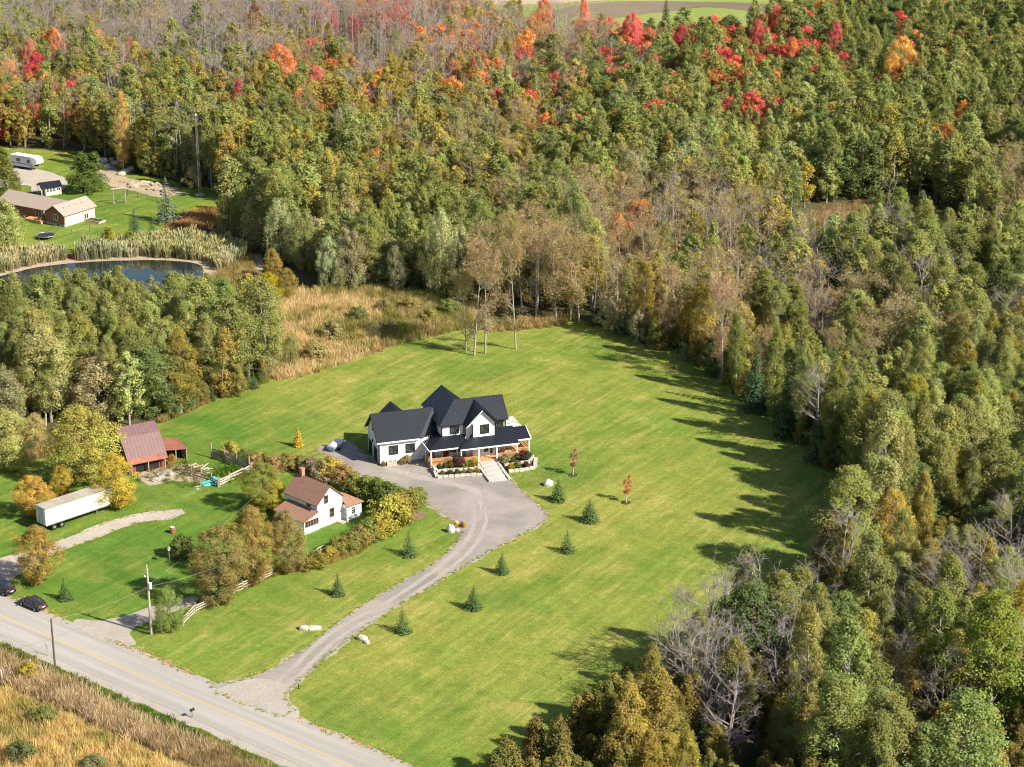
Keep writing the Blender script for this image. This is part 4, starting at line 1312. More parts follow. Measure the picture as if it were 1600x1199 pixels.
# smaller trees fringing the wood, so that its edges fall to the grass
for poly_edge in ([(1362, 800), (1325, 742), (1255, 692), (1175, 630), (1115, 584), (1045, 546), (950, 516)], [(1318, 925), (1290, 992), (1205, 1032), (1105, 1052), (1025, 1092), (945, 1152), (860, 1228)],
                  [(740, 474), (680, 456), (600, 447), (520, 445)], [(428, 588), (380, 610), (320, 628), (270, 648)], [(310, 292), (240, 274), (190, 262), (150, 242)]):
    for (x0, y0), (x1, y1) in zip(poly_edge, poly_edge[1:]):
        n = int(math.hypot(x1 - x0, y1 - y0) / 9)
        for i in range(n):
            t = (i + random.random()) / n
            g = G(x0 + (x1 - x0) * t + random.uniform(-6, 10), y0 + (y1 - y0) * t + random.uniform(-4, 4))
            px, py, s = PX(g.x, g.y)
            cand.append(dict(c=random.choice('CDYSCD' if py > 600 else 'DSDYCP'), x=g.x, y=g.y, h=random.uniform(2.6, 6.8), wf=random.uniform(1.0, 1.35), px=px, py=py, s=s))

n_hand = {}
for o in COL.objects:
    if o.parent is None and 'category' in o:
        k = o.name.split('.')[0]
        n_hand[k] = n_hand.get(k, 0) + 1
cand.sort(key=lambda t: -t['s'] * t['h'])
ORD = ['nearest', 'second nearest', 'third nearest', 'fourth nearest', 'fifth nearest', 'sixth nearest', 'seventh nearest', 'eighth nearest', 'ninth nearest', 'tenth nearest', 'eleventh nearest', 'twelfth nearest', 'thirteenth nearest', 'fourteenth nearest', 'fifteenth nearest', 'sixteenth nearest', 'seventeenth nearest', 'eighteenth nearest', 'nineteenth nearest', 'twentieth nearest']
keep, rest = [], []
for t in cand:
    k = KIND[t['c']]
    on = -25 < t['px'] < 1625 and t['py'] - t['h'] * t['s'] * 0.93 < 1190
    if on and n_hand.get(k, 0) < 296:
        n_hand[k] = n_hand.get(k, 0) + 1
        keep.append(t)
    else:
        rest.append(t)
# what each is called: look, then where it stands
by_spot = {}
for t in keep:
    best = min(LM, key=lambda l: (l[1].x - t['x']) ** 2 + ((l[1].y - t['y']) * 0.75) ** 2)
    dx, dy = t['x'] - best[1].x, (t['y'] - best[1].y) * 0.8
    rel = ('beyond' if dy > 0 else 'in front of') if abs(dy) > abs(dx) else ('right of' if dx > 0 else 'left of')
    lo, hi = HEIGHT[t['c']]
    f = (t['h'] - lo) / (hi - lo)
    size = 'low' if t['h'] < lo * 0.78 else ('tall' if f > 0.66 else ('short' if f < 0.33 else 'middling'))
    t['look'] = f"{size} {WORDS[t['c']]} {NOUN[KIND[t['c']]]}"
    t['where'] = f'{rel} {best[0]}'
    by_spot.setdefault((t['look'], t['where']), []).append((dx * dx + dy * dy, t))
for (look, where), l in by_spot.items():
    l.sort(key=lambda q: q[0])
    for i, (_, t) in enumerate(l):
        noun = look.split()[-1]
        if len(l) == 1:
            t['label'] = f'only {look} {where}'
        elif i < len(ORD):
            t['label'] = f'{look} {where}, {ORD[i]} to it'
        else:
            t['label'] = f'{look} deep among others {where}'
        t['group'] = f"{NOUN[KIND[t['c']]]} trees of the wood {where}"
for t in keep:
    plant(KIND[t['c']], t['x'], t['y'], t['h'], t['wf'], TINT[t['c']], t['label'], 'tree', t['group'], t['s'] > 8.3 or t['s'] * t['h'] > 135)


# ------------------------------------------------------------------ what nobody could count
def scatter(name, protos, pts, idx, scl, rot, col):
    """one object of kind stuff: a cloud of copies of a few small meshes"""
    pc = bpy.data.collections.new(name + ' kinds')
    for i, me in enumerate(protos):
        pc.objects.link(bpy.data.objects.new(f'{name}_kind_{i:03d}', me))
    n = len(pts)
    me = bpy.data.meshes.new(name)
    me.vertices.add(n)
    me.vertices.foreach_set('co', np.asarray(pts, np.float32).ravel())
    for an, ty, val in (('pick', 'INT', np.asarray(idx, np.int32)), ('grow', 'FLOAT_VECTOR', np.asarray(scl, np.float32)), ('turn', 'FLOAT_VECTOR', np.asarray(rot, np.float32)), ('tcol', 'FLOAT_COLOR', np.asarray(col, np.float32))):
        at = me.attributes.new(an, ty, 'POINT')
        at.data.foreach_set({'INT': 'value', 'FLOAT_VECTOR': 'vector', 'FLOAT_COLOR': 'color'}[ty], val.ravel())
    o = bpy.data.objects.new(name, me)
    COL.objects.link(o)
    o['kind'] = 'stuff'
    ng = bpy.data.node_groups.new(name, 'GeometryNodeTree')
    ng.interface.new_socket('Geometry', in_out='INPUT', socket_type='NodeSocketGeometry')
    ng.interface.new_socket('Geometry', in_out='OUTPUT', socket_type='NodeSocketGeometry')
    N, L = ng.nodes, ng.links
    gi, go = N.new('NodeGroupInput'), N.new('NodeGroupOutput')
    ci = N.new('GeometryNodeCollectionInfo')
    ci.inputs['Collection'].default_value = pc
    ci.inputs['Separate Children'].default_value = True
    ci.inputs['Reset Children'].default_value = True
    ip = N.new('GeometryNodeInstanceOnPoints')
    ip.inputs['Pick Instance'].default_value = True

    def attr(nm, ty):
        a = N.new('GeometryNodeInputNamedAttribute')
        a.data_type = ty
        a.inputs['Name'].default_value = nm
        return a.outputs['Attribute']
    L.new(gi.outputs[0], ip.inputs['Points'])
    L.new(ci.outputs[0], ip.inputs['Instance'])
    L.new(attr('pick', 'INT'), ip.inputs['Instance Index'])
    er = N.new('FunctionNodeEulerToRotation')
    L.new(attr('turn', 'FLOAT_VECTOR'), er.inputs[0])
    L.new(er.outputs[0], ip.inputs['Rotation'])
    L.new(attr('grow', 'FLOAT_VECTOR'), ip.inputs['Scale'])
    L.new(ip.outputs[0], go.inputs[0])
    md = o.modifiers.new('scatter', 'NODES')
    md.node_group = ng
    return o


far_protos, far_ix = [], {}
for k, l in PROTO.items():
    for i, p in enumerate(l):
        if p['far'] is not None:
            far_ix[(k, i)] = len(far_protos)
            far_protos.append(p['far'])
pts, idx, scl, rot, col = [], [], [], [], []
for t in rest:
    k = KIND[t['c']]
    i = random.randrange(len(PROTO[k]))
    sz = t['h'] / PROTO[k][i]['h']
    pts.append((t['x'], t['y'], -0.02))
    idx.append(far_ix[(k, i)])
    scl.append((sz * t['wf'], sz * t['wf'], sz))
    rot.append((random.gauss(0, .02), random.gauss(0, .02), random.uniform(0, 6.28)))
    col.append(vary(TINT[t['c']]))
scatter('forest', far_protos, pts, idx, scl, rot, col)
print('wood:', len(keep), 'kept', len(rest), 'stuff', n_hand)


def blades(name, n, h, spread, w, lean, plume=False):
    t = TM()
    for i in range(n):
        a = random.uniform(0, 6.28)
        r = spread * math.sqrt(random.random())
        b = np.array([r * math.cos(a), r * math.sin(a), 0])
        hh = h * random.uniform(0.6, 1.1)
        l = np.array([random.gauss(0, lean), random.gauss(0, lean), 1.0]) * hh
        s = np.array([math.cos(a * 3.1), math.sin(a * 3.1), 0]) * w
        v = [b - s, b + s, b + l * 0.55 + s * 0.9, b + l * 0.55 - s * 0.9, b + l + s * 0.25, b + l - s * 0.25]
        q = [(0, 1, 2, 3), (3, 2, 4, 5)]
        lv = random.random()
        t.put(v, q, 0, [lv * 0.7, lv])
        if plume:
            c = b + l * 0.93
            v = [c - s * 2.4 - l * 0.10, c + s * 2.4 - l * 0.10, c + s * 1.8 + l * 0.12, c - s * 1.8 + l * 0.12]
            t.put(v, [(0, 1, 2, 3)], 0, [0.9])
    return t.build(name, ['leaf'])


TUFT = [blades(f'tuft_{i}', 34, 1.15, 0.55, 0.022, 0.32) for i in range(4)]
REED = [blades(f'reed_{i}', 40, 2.3, 0.60, 0.03, 0.10, True) for i in range(3)]
GREEN_TUFT = [blades(f'green_tuft_{i}', 30, 0.45, 0.5, 0.03, 0.5) for i in range(2)]


def meadow(name, poly, d, protos, tints, smin, smax, patch=0.05, lift=0.5):
    pts, idx, scl, rot, col = [], [], [], [], []
    xs, ys = [p[0] for p in poly], [p[1] for p in poly]
    y = min(ys)
    while y < max(ys):
        x = min(xs)
        while x < max(xs):
            a, b = x + random.uniform(-.6, .6) * d, y + random.uniform(-.6, .6) * d
            x += d
            if not inside(poly, a, b):
                continue
            f = mnoise.noise(Vector((a * patch, b * patch, 1.7))) + 0.6 * mnoise.noise(Vector((a * patch * 3.3, b * patch * 3.3, 9.7)))
            i = int(min(len(tints) - 1, max(0, (f * 0.9 + lift + random.gauss(0, 0.12)) * len(tints))))
            s = random.uniform(smin, smax) * (1 + 0.35 * mnoise.noise(Vector((a * 0.22, b * 0.22, 4.4))))
            pts.append((a, b, 0.0))
            idx.append(random.randrange(len(protos)))
            scl.append((s, s, s * random.uniform(0.8, 1.2)))
            rot.append((random.gauss(0, .1), random.gauss(0, .1), random.uniform(0, 6.28)))
            col.append(vary(tints[i], 0.12))
        y += d
    return scatter(name, protos, pts, idx, scl, rot, col)


DRY = [(0.34, 0.30, 0.10), (0.58, 0.45, 0.16), (0.42, 0.32, 0.13), (0.66, 0.50, 0.21), (0.68, 0.52, 0.24), (0.50, 0.37, 0.15), (0.62, 0.48, 0.18)]
rw = lambda t, o: tuple((rd0 + rdir * t + rnor * o)[:2])
meadow('dry_grass', [rw(-40, -13.6), rw(100, -12.6), rw(100, -70), rw(-40, -70)], 0.62, TUFT, DRY, 0.6, 1.3, 0.12, 0.62)
meadow('tall_roadside_grass', [rw(-40, -7.6), rw(62, -7.3), rw(62, -11.6), rw(-40, -12.6)], 0.6, TUFT, [(0.42, 0.32, 0.18), (0.50, 0.38, 0.23), (0.54, 0.41, 0.26), (0.36, 0.27, 0.14)], 0.85, 1.4)
meadow('verge_grass', [rw(-40, -5.2), rw(70, -5.2), rw(70, -7.8), rw(-40, -8.0)], 0.62, GREEN_TUFT, [(0.07, 0.13, 0.025), (0.10, 0.16, 0.03), (0.18, 0.17, 0.05)], 0.7, 1.3)
meadow('green_meadow_grass', ground_poly([(600, 452), (680, 462), (745, 478), (735, 505), (700, 522), (640, 536), (596, 546)]), 0.85, TUFT, [(0.20, 0.22, 0.055), (0.28, 0.27, 0.08), (0.44, 0.35, 0.17), (0.24, 0.24, 0.06)], 0.7, 1.2, 0.05)
meadow('tan_meadow_grass', ground_poly([(395, 480), (440, 462), (520, 452), (598, 452), (594, 548), (560, 562), (480, 588), (430, 596), (400, 560)]), 0.85, TUFT, [(0.28, 0.25, 0.08), (0.54, 0.42, 0.20), (0.60, 0.46, 0.24), (0.64, 0.48, 0.27), (0.54, 0.42, 0.20), (0.36, 0.33, 0.11)], 0.8, 1.4, 0.04, 0.62)
meadow('pond_reeds', ground_poly([(118, 408), (128, 397), (180, 388), (260, 381), (330, 380), (378, 390), (385, 408), (345, 424), (315, 408), (220, 402), (150, 406)]), 0.85, REED,
       [(0.31, 0.31, 0.19), (0.39, 0.36, 0.25), (0.34, 0.31, 0.16)], 0.9, 1.3)
meadow('bank_reeds', ground_poly([(-80, 440), (-80, 412), (20, 406), (75, 397), (104, 400), (100, 407), (60, 413), (0, 428)]), 0.85, REED, [(0.34, 0.31, 0.19), (0.40, 0.35, 0.22), (0.30, 0.28, 0.12)], 0.8, 1.2)
meadow('orange_brush', ground_poly([(262, 362), (262, 345), (300, 332), (340, 334), (345, 352), (310, 364)]), 0.8, TUFT, [(0.38, 0.22, 0.09), (0.46, 0.27, 0.12), (0.32, 0.2, 0.09)], 0.9, 1.4)
meadow('pond_shore_grass', ground_poly([(385, 392), (408, 440), (390, 480), (345, 470), (330, 440), (350, 420)]), 0.85, TUFT, [(0.24, 0.22, 0.06), (0.38, 0.29, 0.12), (0.30, 0.25, 0.09)], 0.8, 1.4)
meadow('clearing_grass', ground_poly([(1215, 372), (1230, 345), (1300, 325), (1400, 312), (1440, 318), (1500, 362), (1490, 385), (1420, 372), (1330, 362), (1260, 368)]), 1.3, TUFT, [(0.30, 0.22, 0.09), (0.40, 0.28, 0.13), (0.28, 0.24, 0.08)], 0.9, 1.5)
meadow('lawn_edge_weeds', ground_poly([(640, 527), (720, 505), (800, 502), (880, 495), (905, 502), (880, 510), (800, 519), (720, 517), (690, 522)]), 0.9, TUFT, [(0.15, 0.17, 0.035), (0.24, 0.22, 0.06), (0.42, 0.31, 0.13)], 0.7, 1.2)
meadow('pond_wood_weeds', ground_poly([(250, 664), (340, 626), (450, 588), (520, 568), (600, 549), (600, 542), (520, 558), (440, 576), (330, 618), (245, 655)]), 0.8, TUFT, [(0.30, 0.24, 0.08), (0.42, 0.31, 0.13), (0.24, 0.22, 0.06)], 0.6, 1.0)
meadow('dry_gap_grass', ground_poly([(-80, 735), (-60, 690), (40, 672), (95, 690), (110, 705), (60, 718), (10, 728)]), 0.8, TUFT, [(0.34, 0.26, 0.12), (0.42, 0.31, 0.15), (0.26, 0.22, 0.07)], 0.8, 1.3)
meadow('fence_line_weeds', ground_poly([(290, 966), (350, 935), (430, 902), (480, 893), (560, 868), (640, 812), (655, 800), (648, 796), (560, 858), (470, 885), (420, 897), (340, 930), (288, 958)]), 0.55, TUFT,
       [(0.36, 0.27, 0.08), (0.44, 0.31, 0.12), (0.28, 0.25, 0.06)], 0.35, 0.6)
meadow('barnyard_weeds', ground_poly([(215, 752), (235, 722), (300, 725), (330, 745), (300, 765), (250, 758)]), 1.0, TUFT, [(0.15, 0.17, 0.04), (0.36, 0.28, 0.13), (0.25, 0.22, 0.06)], 0.4, 0.9)
meadow('corral_weeds', ground_poly([(335, 742), (352, 728), (385, 742), (372, 752), (350, 756)]), 0.8, GREEN_TUFT, [(0.08, 0.15, 0.02), (0.14, 0.19, 0.03)], 1.2, 2.0)


def edge_weeds(name, outline, step, off, tints, smin, smax, protos):
    pts, idx, scl, rot, col = [], [], [], [], []
    for (x0, y0), (x1, y1) in zip(outline, outline[1:]):
        n = max(1, int(math.hypot(x1 - x0, y1 - y0) / step))
        for i in range(n):
            t = random.random()
            a, b = x0 + (x1 - x0) * t + random.gauss(0, off), y0 + (y1 - y0) * t + random.gauss(0, off)
            if name == 'road_edge_grass' and any(inside(m, a, b) for m in MOUTH):
                continue
            pts.append((a, b, 0.03))
            idx.append(random.randrange(len(protos)))
            s = random.uniform(smin, smax)
            scl.append((s, s, s * random.uniform(0.6, 1.0)))
            rot.append((0, 0, random.uniform(0, 6.28)))
            col.append(vary(random.choice(tints), 0.12))
    return scatter(name, protos, pts, idx, scl, rot, col)


GT = [(0.22, 0.32, 0.05), (0.36, 0.38, 0.09), (0.55, 0.44, 0.17), (0.20, 0.30, 0.05)]
dr = smooth_poly([tuple(G(*p)[:2]) for p in DRIVE], True, 1.0, 0.22, 9 * 7.3)
edge_weeds('drive_edge_grass', [q for q in dr] + [dr[0]], 0.24, 0.22, GT, 0.25, 0.6, GREEN_TUFT)
far_edge = [tuple((rd0 + rdir * t + rnor * (4.55 + 0.4 * mnoise.noise(Vector((t * 0.3, 4.7, 3.1)))))[:2]) for t in range(-30, 75)]
MOUTH = [ground_poly(p) for p in ([(300, 1040), (480, 1030), (500, 1130), (320, 1090)], [(95, 955), (240, 955), (225, 1012), (110, 985)])]
edge_weeds('road_edge_grass', far_edge, 0.2, 0.3, [(0.36, 0.35, 0.09), (0.58, 0.42, 0.2), (0.62, 0.44, 0.24), (0.28, 0.32, 0.07)], 0.3, 0.6, GREEN_TUFT)
lane_edge = [tuple(G(*p)[:2]) for p in [(0, 876), (60, 856), (110, 838), (170, 815), (230, 801), (285, 797), (290, 803), (270, 812), (215, 818), (160, 838), (110, 856), (60, 880), (20, 905)]]
edge_weeds('lane_edge_grass', lane_edge, 0.25, 0.3, GT, 0.25, 0.55, GREEN_TUFT)
#__PART4__
# ------------------------------------------------------------------ building kit
def window(parent, c, ang, w, h, cols=2, rows=1, frame='black_trim', d=0.06, fw=0.09, name='window'):
    """a window in a wall: frame, pane and glazing bars. c: its middle; ang: yaw of the wall's outward normal, degrees"""
    f = MB()
    hw, hh = w / 2, h / 2
    f.box(-d, d, -hw - fw, -hw, -hh - fw, hh + fw).box(-d, d, hw, hw + fw, -hh - fw, hh + fw).box(-d, d, -hw, hw, hh, hh + fw).box(-d - 0.02, d + 0.04, -hw, hw, -hh - fw, -hh)
    o = f.build(name, frame, parent)
    o.location, o.rotation_euler = c, (0, 0, R(ang))
    MB().box(-0.02, 0.02, -hw, hw, -hh, hh).build('pane', 'glass', o)
    m = MB()
    for i in range(1, cols):
        y = -hw + w * i / cols
        m.box(0.02, 0.045, y - 0.025, y + 0.025, -hh, hh)
    for i in range(1, rows):
        z = -hh + h * i / rows
        m.box(0.02, 0.043, -hw, hw, z - 0.025, z + 0.025)
    if m.v:
        m.build('glazing_bar', frame, o)
    return o


def door(parent, c, ang, w, h, mat, frame='white_trim', name='door', glazed=False):
    f = MB().box(-0.05, 0.05, -w / 2, w / 2, 0, h)
    o = f.build(name, mat, parent)
    o.location, o.rotation_euler = c, (0, 0, R(ang))
    k = MB().box(-0.06, 0.07, -w / 2 - 0.12, -w / 2, 0, h + 0.12).box(-0.06, 0.07, w / 2, w / 2 + 0.12, 0, h + 0.12).box(-0.06, 0.07, -w / 2, w / 2, h, h + 0.12)
    k.build('door_frame', frame, o)
    MB().box(0.05, 0.10, w / 2 - 0.16, w / 2 - 0.09, 0.98, 1.1).build('handle', 'black_trim', o)
    if glazed:
        MB().box(0.05, 0.06, -w * 0.32, w * 0.32, h * 0.35, h * 0.9).build('pane', 'glass', o)
    return o


def clip_lines(pts, spacing, w=0.045, t=0.03, down=None):
    """standing seams: thin bars running down a roof plane"""
    P = [Vector(p) for p in pts]
    n = (P[1] - P[0]).cross(P[2] - P[0]).normalized()
    if n.z < 0:
        n = -n
    d = Vector((n.x, n.y, 0)).normalized()
    d = (d - n * d.dot(n)).normalized()          # down the slope
    s = n.cross(d).normalized()
    o = P[0]
    q = [((p - o).dot(s), (p - o).dot(d)) for p in P]
    m = MB()
    x = min(a for a, _ in q) + spacing * 0.5
    while x < max(a for a, _ in q):
        ys = []
        for i in range(len(q)):
            (x0, y0), (x1, y1) = q[i], q[(i + 1) % len(q)]
            if (x0 > x) != (x1 > x):
                ys.append(y0 + (y1 - y0) * (x - x0) / (x1 - x0))
        ys.sort()
        for a, b in zip(ys[::2], ys[1::2]):
            if b - a > 0.15:
                m.bar(o + s * x + d * (a + 0.02) + n * t * 0.5, o + s * x + d * (b - 0.02) + n * t * 0.5, w, t, n)
        x += spacing
    return m


def roof(parent, planes, mat, t=0.16, seam=0.0, name='roof'):
    """roof planes, each a mesh; standing metal seams joined under the plane they lie on"""
    for pl in planes:
        o = MB().slab(pl, t).build(name, mat, parent)
        if seam:
            m = clip_lines(pl, seam)
            if m.v:
                m.build('roof_seam', mat, o, kind='stuff')


def battens(parent, x0, x1, y, z0, z1, axis='x', step=0.4, mat='white_siding'):
    m = MB()
    u = x0 + step / 2
    while u < x1:
        if axis == 'x':
            m.box(u - 0.03, u + 0.03, y - 0.025, y + 0.025, z0, z1)
        else:
            m.box(y - 0.025, y + 0.025, u - 0.03, u + 0.03, z0, z1)
        u += step
    m.build('batten', mat, parent, kind='stuff')


def rail_run(parent, a, b, z0, h, mat, name='railing', step=0.16):
    a, b = Vector(a), Vector(b)
    o = MB().bar(a + Vector((0, 0, z0 + h)), b + Vector((0, 0, z0 + h)), 0.14, 0.06).bar(a + Vector((0, 0, z0 + h - 0.14)), b + Vector((0, 0, z0 + h - 0.14)), 0.05, 0.09).bar(a + Vector((0, 0, z0 + 0.12)), b + Vector((0, 0, z0 + 0.12)), 0.05, 0.09).build(name, mat, parent)
    m = MB()
    n = max(2, int((b - a).length / step))
    for i in range(n + 1):
        p = a + (b - a) * i / n
        m.box(p.x - 0.035, p.x + 0.035, p.y - 0.035, p.y + 0.035, z0 + 0.12, z0 + h - 0.1)
    m.build('baluster', mat, o, kind='stuff')


def lumpy(rx, ry, rz, seed, flat=0.0, n=2, rough=0.22):
    """a boulder: a rough ball, flattened below"""
    import bmesh
    bm = bmesh.new()
    bmesh.ops.create_icosphere(bm, subdivisions=n, radius=1.0)
    for v in bm.verts:
        k = 1 + rough * mnoise.noise(v.co * 1.3 + Vector((seed * 3.1, seed, 0))) + rough * 0.5 * mnoise.noise(v.co * 3 + Vector((seed, 0, 5)))
        c = v.co * k
        c = Vector((math.copysign(abs(c.x) ** 0.8, c.x) * rx, math.copysign(abs(c.y) ** 0.8, c.y) * ry, max(-0.55, c.z) * rz))
        v.co = c
    m = MB()
    m.v = [tuple(v.co) for v in bm.verts]
    m.f = [tuple(v.index for v in f.verts) for f in bm.faces]
    bm.free()
    return m


def block(lx, ly, lz, seed):
    """a quarried block with uneven faces and worn edges"""
    rr = random.Random(seed)
    c = min(lx, ly, lz) * 0.16
    m = MB()
    vs_ = []
    for z in (0, lz * 0.5, lz):
        for sx, sy in ((-1, -1), (1, -1), (1, 1), (-1, 1)):
            k = 0 if z == lz * 0.5 else c
            vs_.append((sx * (lx / 2 - k * 0.6) + rr.uniform(-c, c) * 0.6, sy * (ly / 2 - k * 0.6) + rr.uniform(-c, c) * 0.6, z + rr.uniform(-c, c) * 0.3))
    fs_ = [(3, 2, 1, 0), (8, 9, 10, 11)]
    for l in range(2):
        for j in range(4):
            a, b = l * 4 + j, l * 4 + (j + 1) % 4
            fs_.append((a, b, b + 4, a + 4))
    return m.add(vs_, fs_)


# ------------------------------------------------------------------ the white farmhouse
HO = G(593, 727)
HY = 18.0
house = thing('farmhouse', 'large white two-storey farmhouse with black metal roofs and a wraparound cedar porch', 'house', HO, HY)
E_ = 6.35     # second floor eave
wall = MB()
wall.prism([(0, 0), (7.3, 0), (7.3, 4.15), (3.65, 7.3), (0, 4.15)], 0.0, 8.2, 'x')
wall.build('wall', 'white_siding', house)
MB().box(10.0, 20.7, -1.7, 4.3, 0, E_).build('wall', 'white_siding', house)
MB().box(9.7, 16.2, 4.3, 8.2, 0, E_).build('wall', 'white_siding', house)
MB().prism([(20.69, -1.69), (20.69, 4.29)], 0, 1, 'z')
MB().prism([(-1.69, E_), (1.25, 9.05), (4.29, E_)], 20.3, 20.68, 'x').build('wall', 'white_siding', house)
MB().prism([(9.8, E_), (13.0, 9.0), (16.1, E_)], 7.8, 8.19, 'y').build('wall', 'white_siding', house)
MB().box(13.75, 14.75, -2.35, -1.7, 0.7, E_ - 0.02).build('wall', 'white_siding', house)
MB().prism([(14.72, 0.7), (18.55, 0.7), (18.55, E_ + 0.02), (16.6, 8.55), (14.72, E_ + 0.3)], -3.2, -1.72, 'y').build('wall', 'white_siding', house)
MB().box(9.0, 10.0, -1.2, 4.3, 0, 3.8).build('wall', 'white_siding', house)
for a in [(0.2, 9.2, -0.01, 0.1, 4.1, 'x'), (10.1, 13.7, -1.71, 4.3, 6.2, 'x'), (14.8, 18.5, -3.21, 4.3, 6.6, 'x'), (18.6, 20.6, -1.71, 4.3, 6.2, 'x'), (0.1, 7.2, -0.01, 0.1, 4.1, 'y'), (-1.6, 1.4, 9.99, 4.3, 6.2, 'y'), (10.1, 20.6, -1.70, 0.8, 3.2, 'x')]:
    battens(house, *a)
cb = MB
for x, y, z0, z1 in [(0, 0, 0, 4.1), (10.0, -1.7, 4.2, E_), (13.75, -2.35, 4.2, E_ - .05), (14.72, -3.2, 4.1, E_), (18.55, -3.2, 4.1, E_), (20.7, -1.7, 4.2, E_), (13.72, -1.72, 4.3, E_)]:
    MB().box(x - 0.09, x + 0.09, y - 0.09, y + 0.09, z0, z1).build('corner_board', 'black_trim', house)
# garage roof, cut by the valley on its house side; rear cross gable
gr = [[(-0.45, -0.45, 4.0), (6.6, -0.45, 4.0), (9.75, 3.65, 7.55), (-0.45, 3.65, 7.55)], [(-0.45, 3.65, 7.55), (9.75, 3.65, 7.55), (9.75, 7.75, 4.0), (-0.45, 7.75, 4.0)]]
gr += [[(4.2, 3.76, 7.47), (4.2, 8.6, 7.47), (1.4, 8.6, 4.9), (1.4, 6.7, 4.9)], [(4.2, 3.76, 7.47), (7.0, 6.7, 4.9), (7.0, 8.6, 4.9), (4.2, 8.6, 7.47)]]
# connector between garage and upper floor
gr += [[(6.6, -0.45, 3.98), (9.98, 0.6, 4.62), (9.98, 3.6, 7.5), (9.75, 3.65, 7.53)]]
# upper floor: hip at the front corner, ridge along the front and back into the rear wing
EH, RH = 6.33, 9.35
up = [[(9.45, -2.2, EH), (13.4, -2.2, EH), (16.25, 0.95, 9.12), (16.5, 1.25, RH), (12.95, 1.25, RH)],
      [(16.25, 0.95, 9.12), (19.15, -2.2, EH), (21.15, -2.2, EH), (21.15, 1.25, RH), (16.5, 1.25, RH)],
      [(9.45, -2.2, EH), (12.95, 1.25, RH), (12.95, 8.6, RH), (9.45, 8.6, EH)],
      [(12.95, 1.25, RH), (16.45, 4.7, EH), (16.45, 8.6, EH), (12.95, 8.6, RH)],
      [(12.95, 1.25, RH - 0.004), (21.15, 1.25, RH - 0.004), (21.15, 4.7, EH), (16.45, 4.7, EH)],
      [(13.4, -3.8, EH), (16.3, -3.8, 9.13), (16.25, 0.95, 9.13), (13.4, -2.2, EH)],
      [(16.3, -3.8, 9.13), (19.15, -3.8, EH), (19.15, -2.2, EH), (16.25, 0.95, 9.13)]]
roof(house, gr + up, 'black_metal', 0.17, 0.45)
# porch roofs
PH, WH = 3.2, 4.38
pr_ = [[(7.2, -4.2, PH), (10.0, -1.7, WH), (10.0, 1.9, WH), (7.2, 1.9, PH)],
       [(7.2, -4.2, PH), (12.0, -4.2, PH), (13.7, -2.65, 3.93), (13.7, -1.7, WH), (10.0, -1.7, WH)],
       [(12.0, -5.3, PH), (13.7, -3.75, 3.93), (13.7, -2.65, 3.93), (12.0, -4.2, PH)],
       [(12.0, -5.3, PH), (21.9, -5.3, PH), (21.9, -1.7, 4.88), (14.6, -1.7, 4.88), (13.7, -2.65, 4.44), (13.7, -3.75, 3.93)],
       [(20.7, -3.9, PH), (24.3, -3.9, PH), (24.3, -1.2, 4.4), (20.7, -1.2, 4.4)]]
pr_[3] = [(12.0, -5.3, PH), (21.9, -5.3, PH), (21.9, -1.7, 4.88), (15.57, -1.7, 4.88)]
roof(house, pr_, 'black_metal', 0.14, 0.45)
# white fascias and gutters
for a, b in [((-0.47, -0.5, 3.88), (6.6, -0.5, 3.88)), ((7.15, -4.25, 3.08), (12.0, -4.25, 3.08)), ((12.0, -5.36, 3.08), (21.95, -5.36, 3.08)), ((20.7, -3.96, 3.08), (24.35, -3.96, 3.08)),
             ((7.14, -4.25, 3.08), (7.14, 0.4, 3.08)), ((24.36, -3.96, 3.1), (24.36, -1.2, 4.3))]:
    MB().bar(a, b, 0.12, 0.2).build('fascia', 'white_trim', house)
MB().prism([(13.62, 6.22), (13.9, 6.22), (16.3, 8.72), (16.3, 8.98)], -3.7, -3.55, 'y').build('barge_board', 'white_trim', house)
MB().prism([(19.0, 6.22), (18.72, 6.22), (16.3, 8.72), (16.3, 8.98)], -3.7, -3.55, 'y').build('barge_board', 'black_trim', house)
MB().prism([(-0.45, 3.8), (-0.1, 3.8), (3.65, 7.1), (3.65, 7.4)], -0.44, -0.36, 'x').build('barge_board', 'black_trim', house)
MB().prism([(7.75, 3.8), (7.4, 3.8), (3.65, 7.1), (3.65, 7.4)], -0.44, -0.36, 'x').build('barge_board', 'black_trim', house)
# windows
window(house, (2.35, -0.02, 2.35), -90, 1.35, 1.35, 2, 2)
window(house, (5.15, -0.02, 2.35), -90, 1.35, 1.35, 2, 2)
window(house, (-0.02, 3.65, 5.45), 180, 0.9, 1.35, 1, 2)
window(house, (12.1, -1.73, 5.4), -90, 1.35, 1.35, 2, 1)
window(house, (16.75, -3.23, 5.45), -90, 1.35, 1.35, 2, 1)
window(house, (19.65, -1.73, 5.5), -90, 1.35, 1.5, 3, 2)
window(house, (12.2, -1.73, 2.2), -90, 1.5, 1.25, 2, 2)
window(house, (20.72, 1.3, 5.3), 0, 1.1, 1.4, 2, 2)
door(house, (16.9, -3.24, 0.72), -90, 1.1, 2.15, 'white_trim', glazed=True, name='front_door')
window(house, (17.85, -3.23, 1.95), -90, 0.4, 1.7, 1, 3, 'white_trim', name='side_light')
door(house, (10.6, -1.73, 0.72), -90, 1.0, 2.1, 'door_wood', name='porch_door')
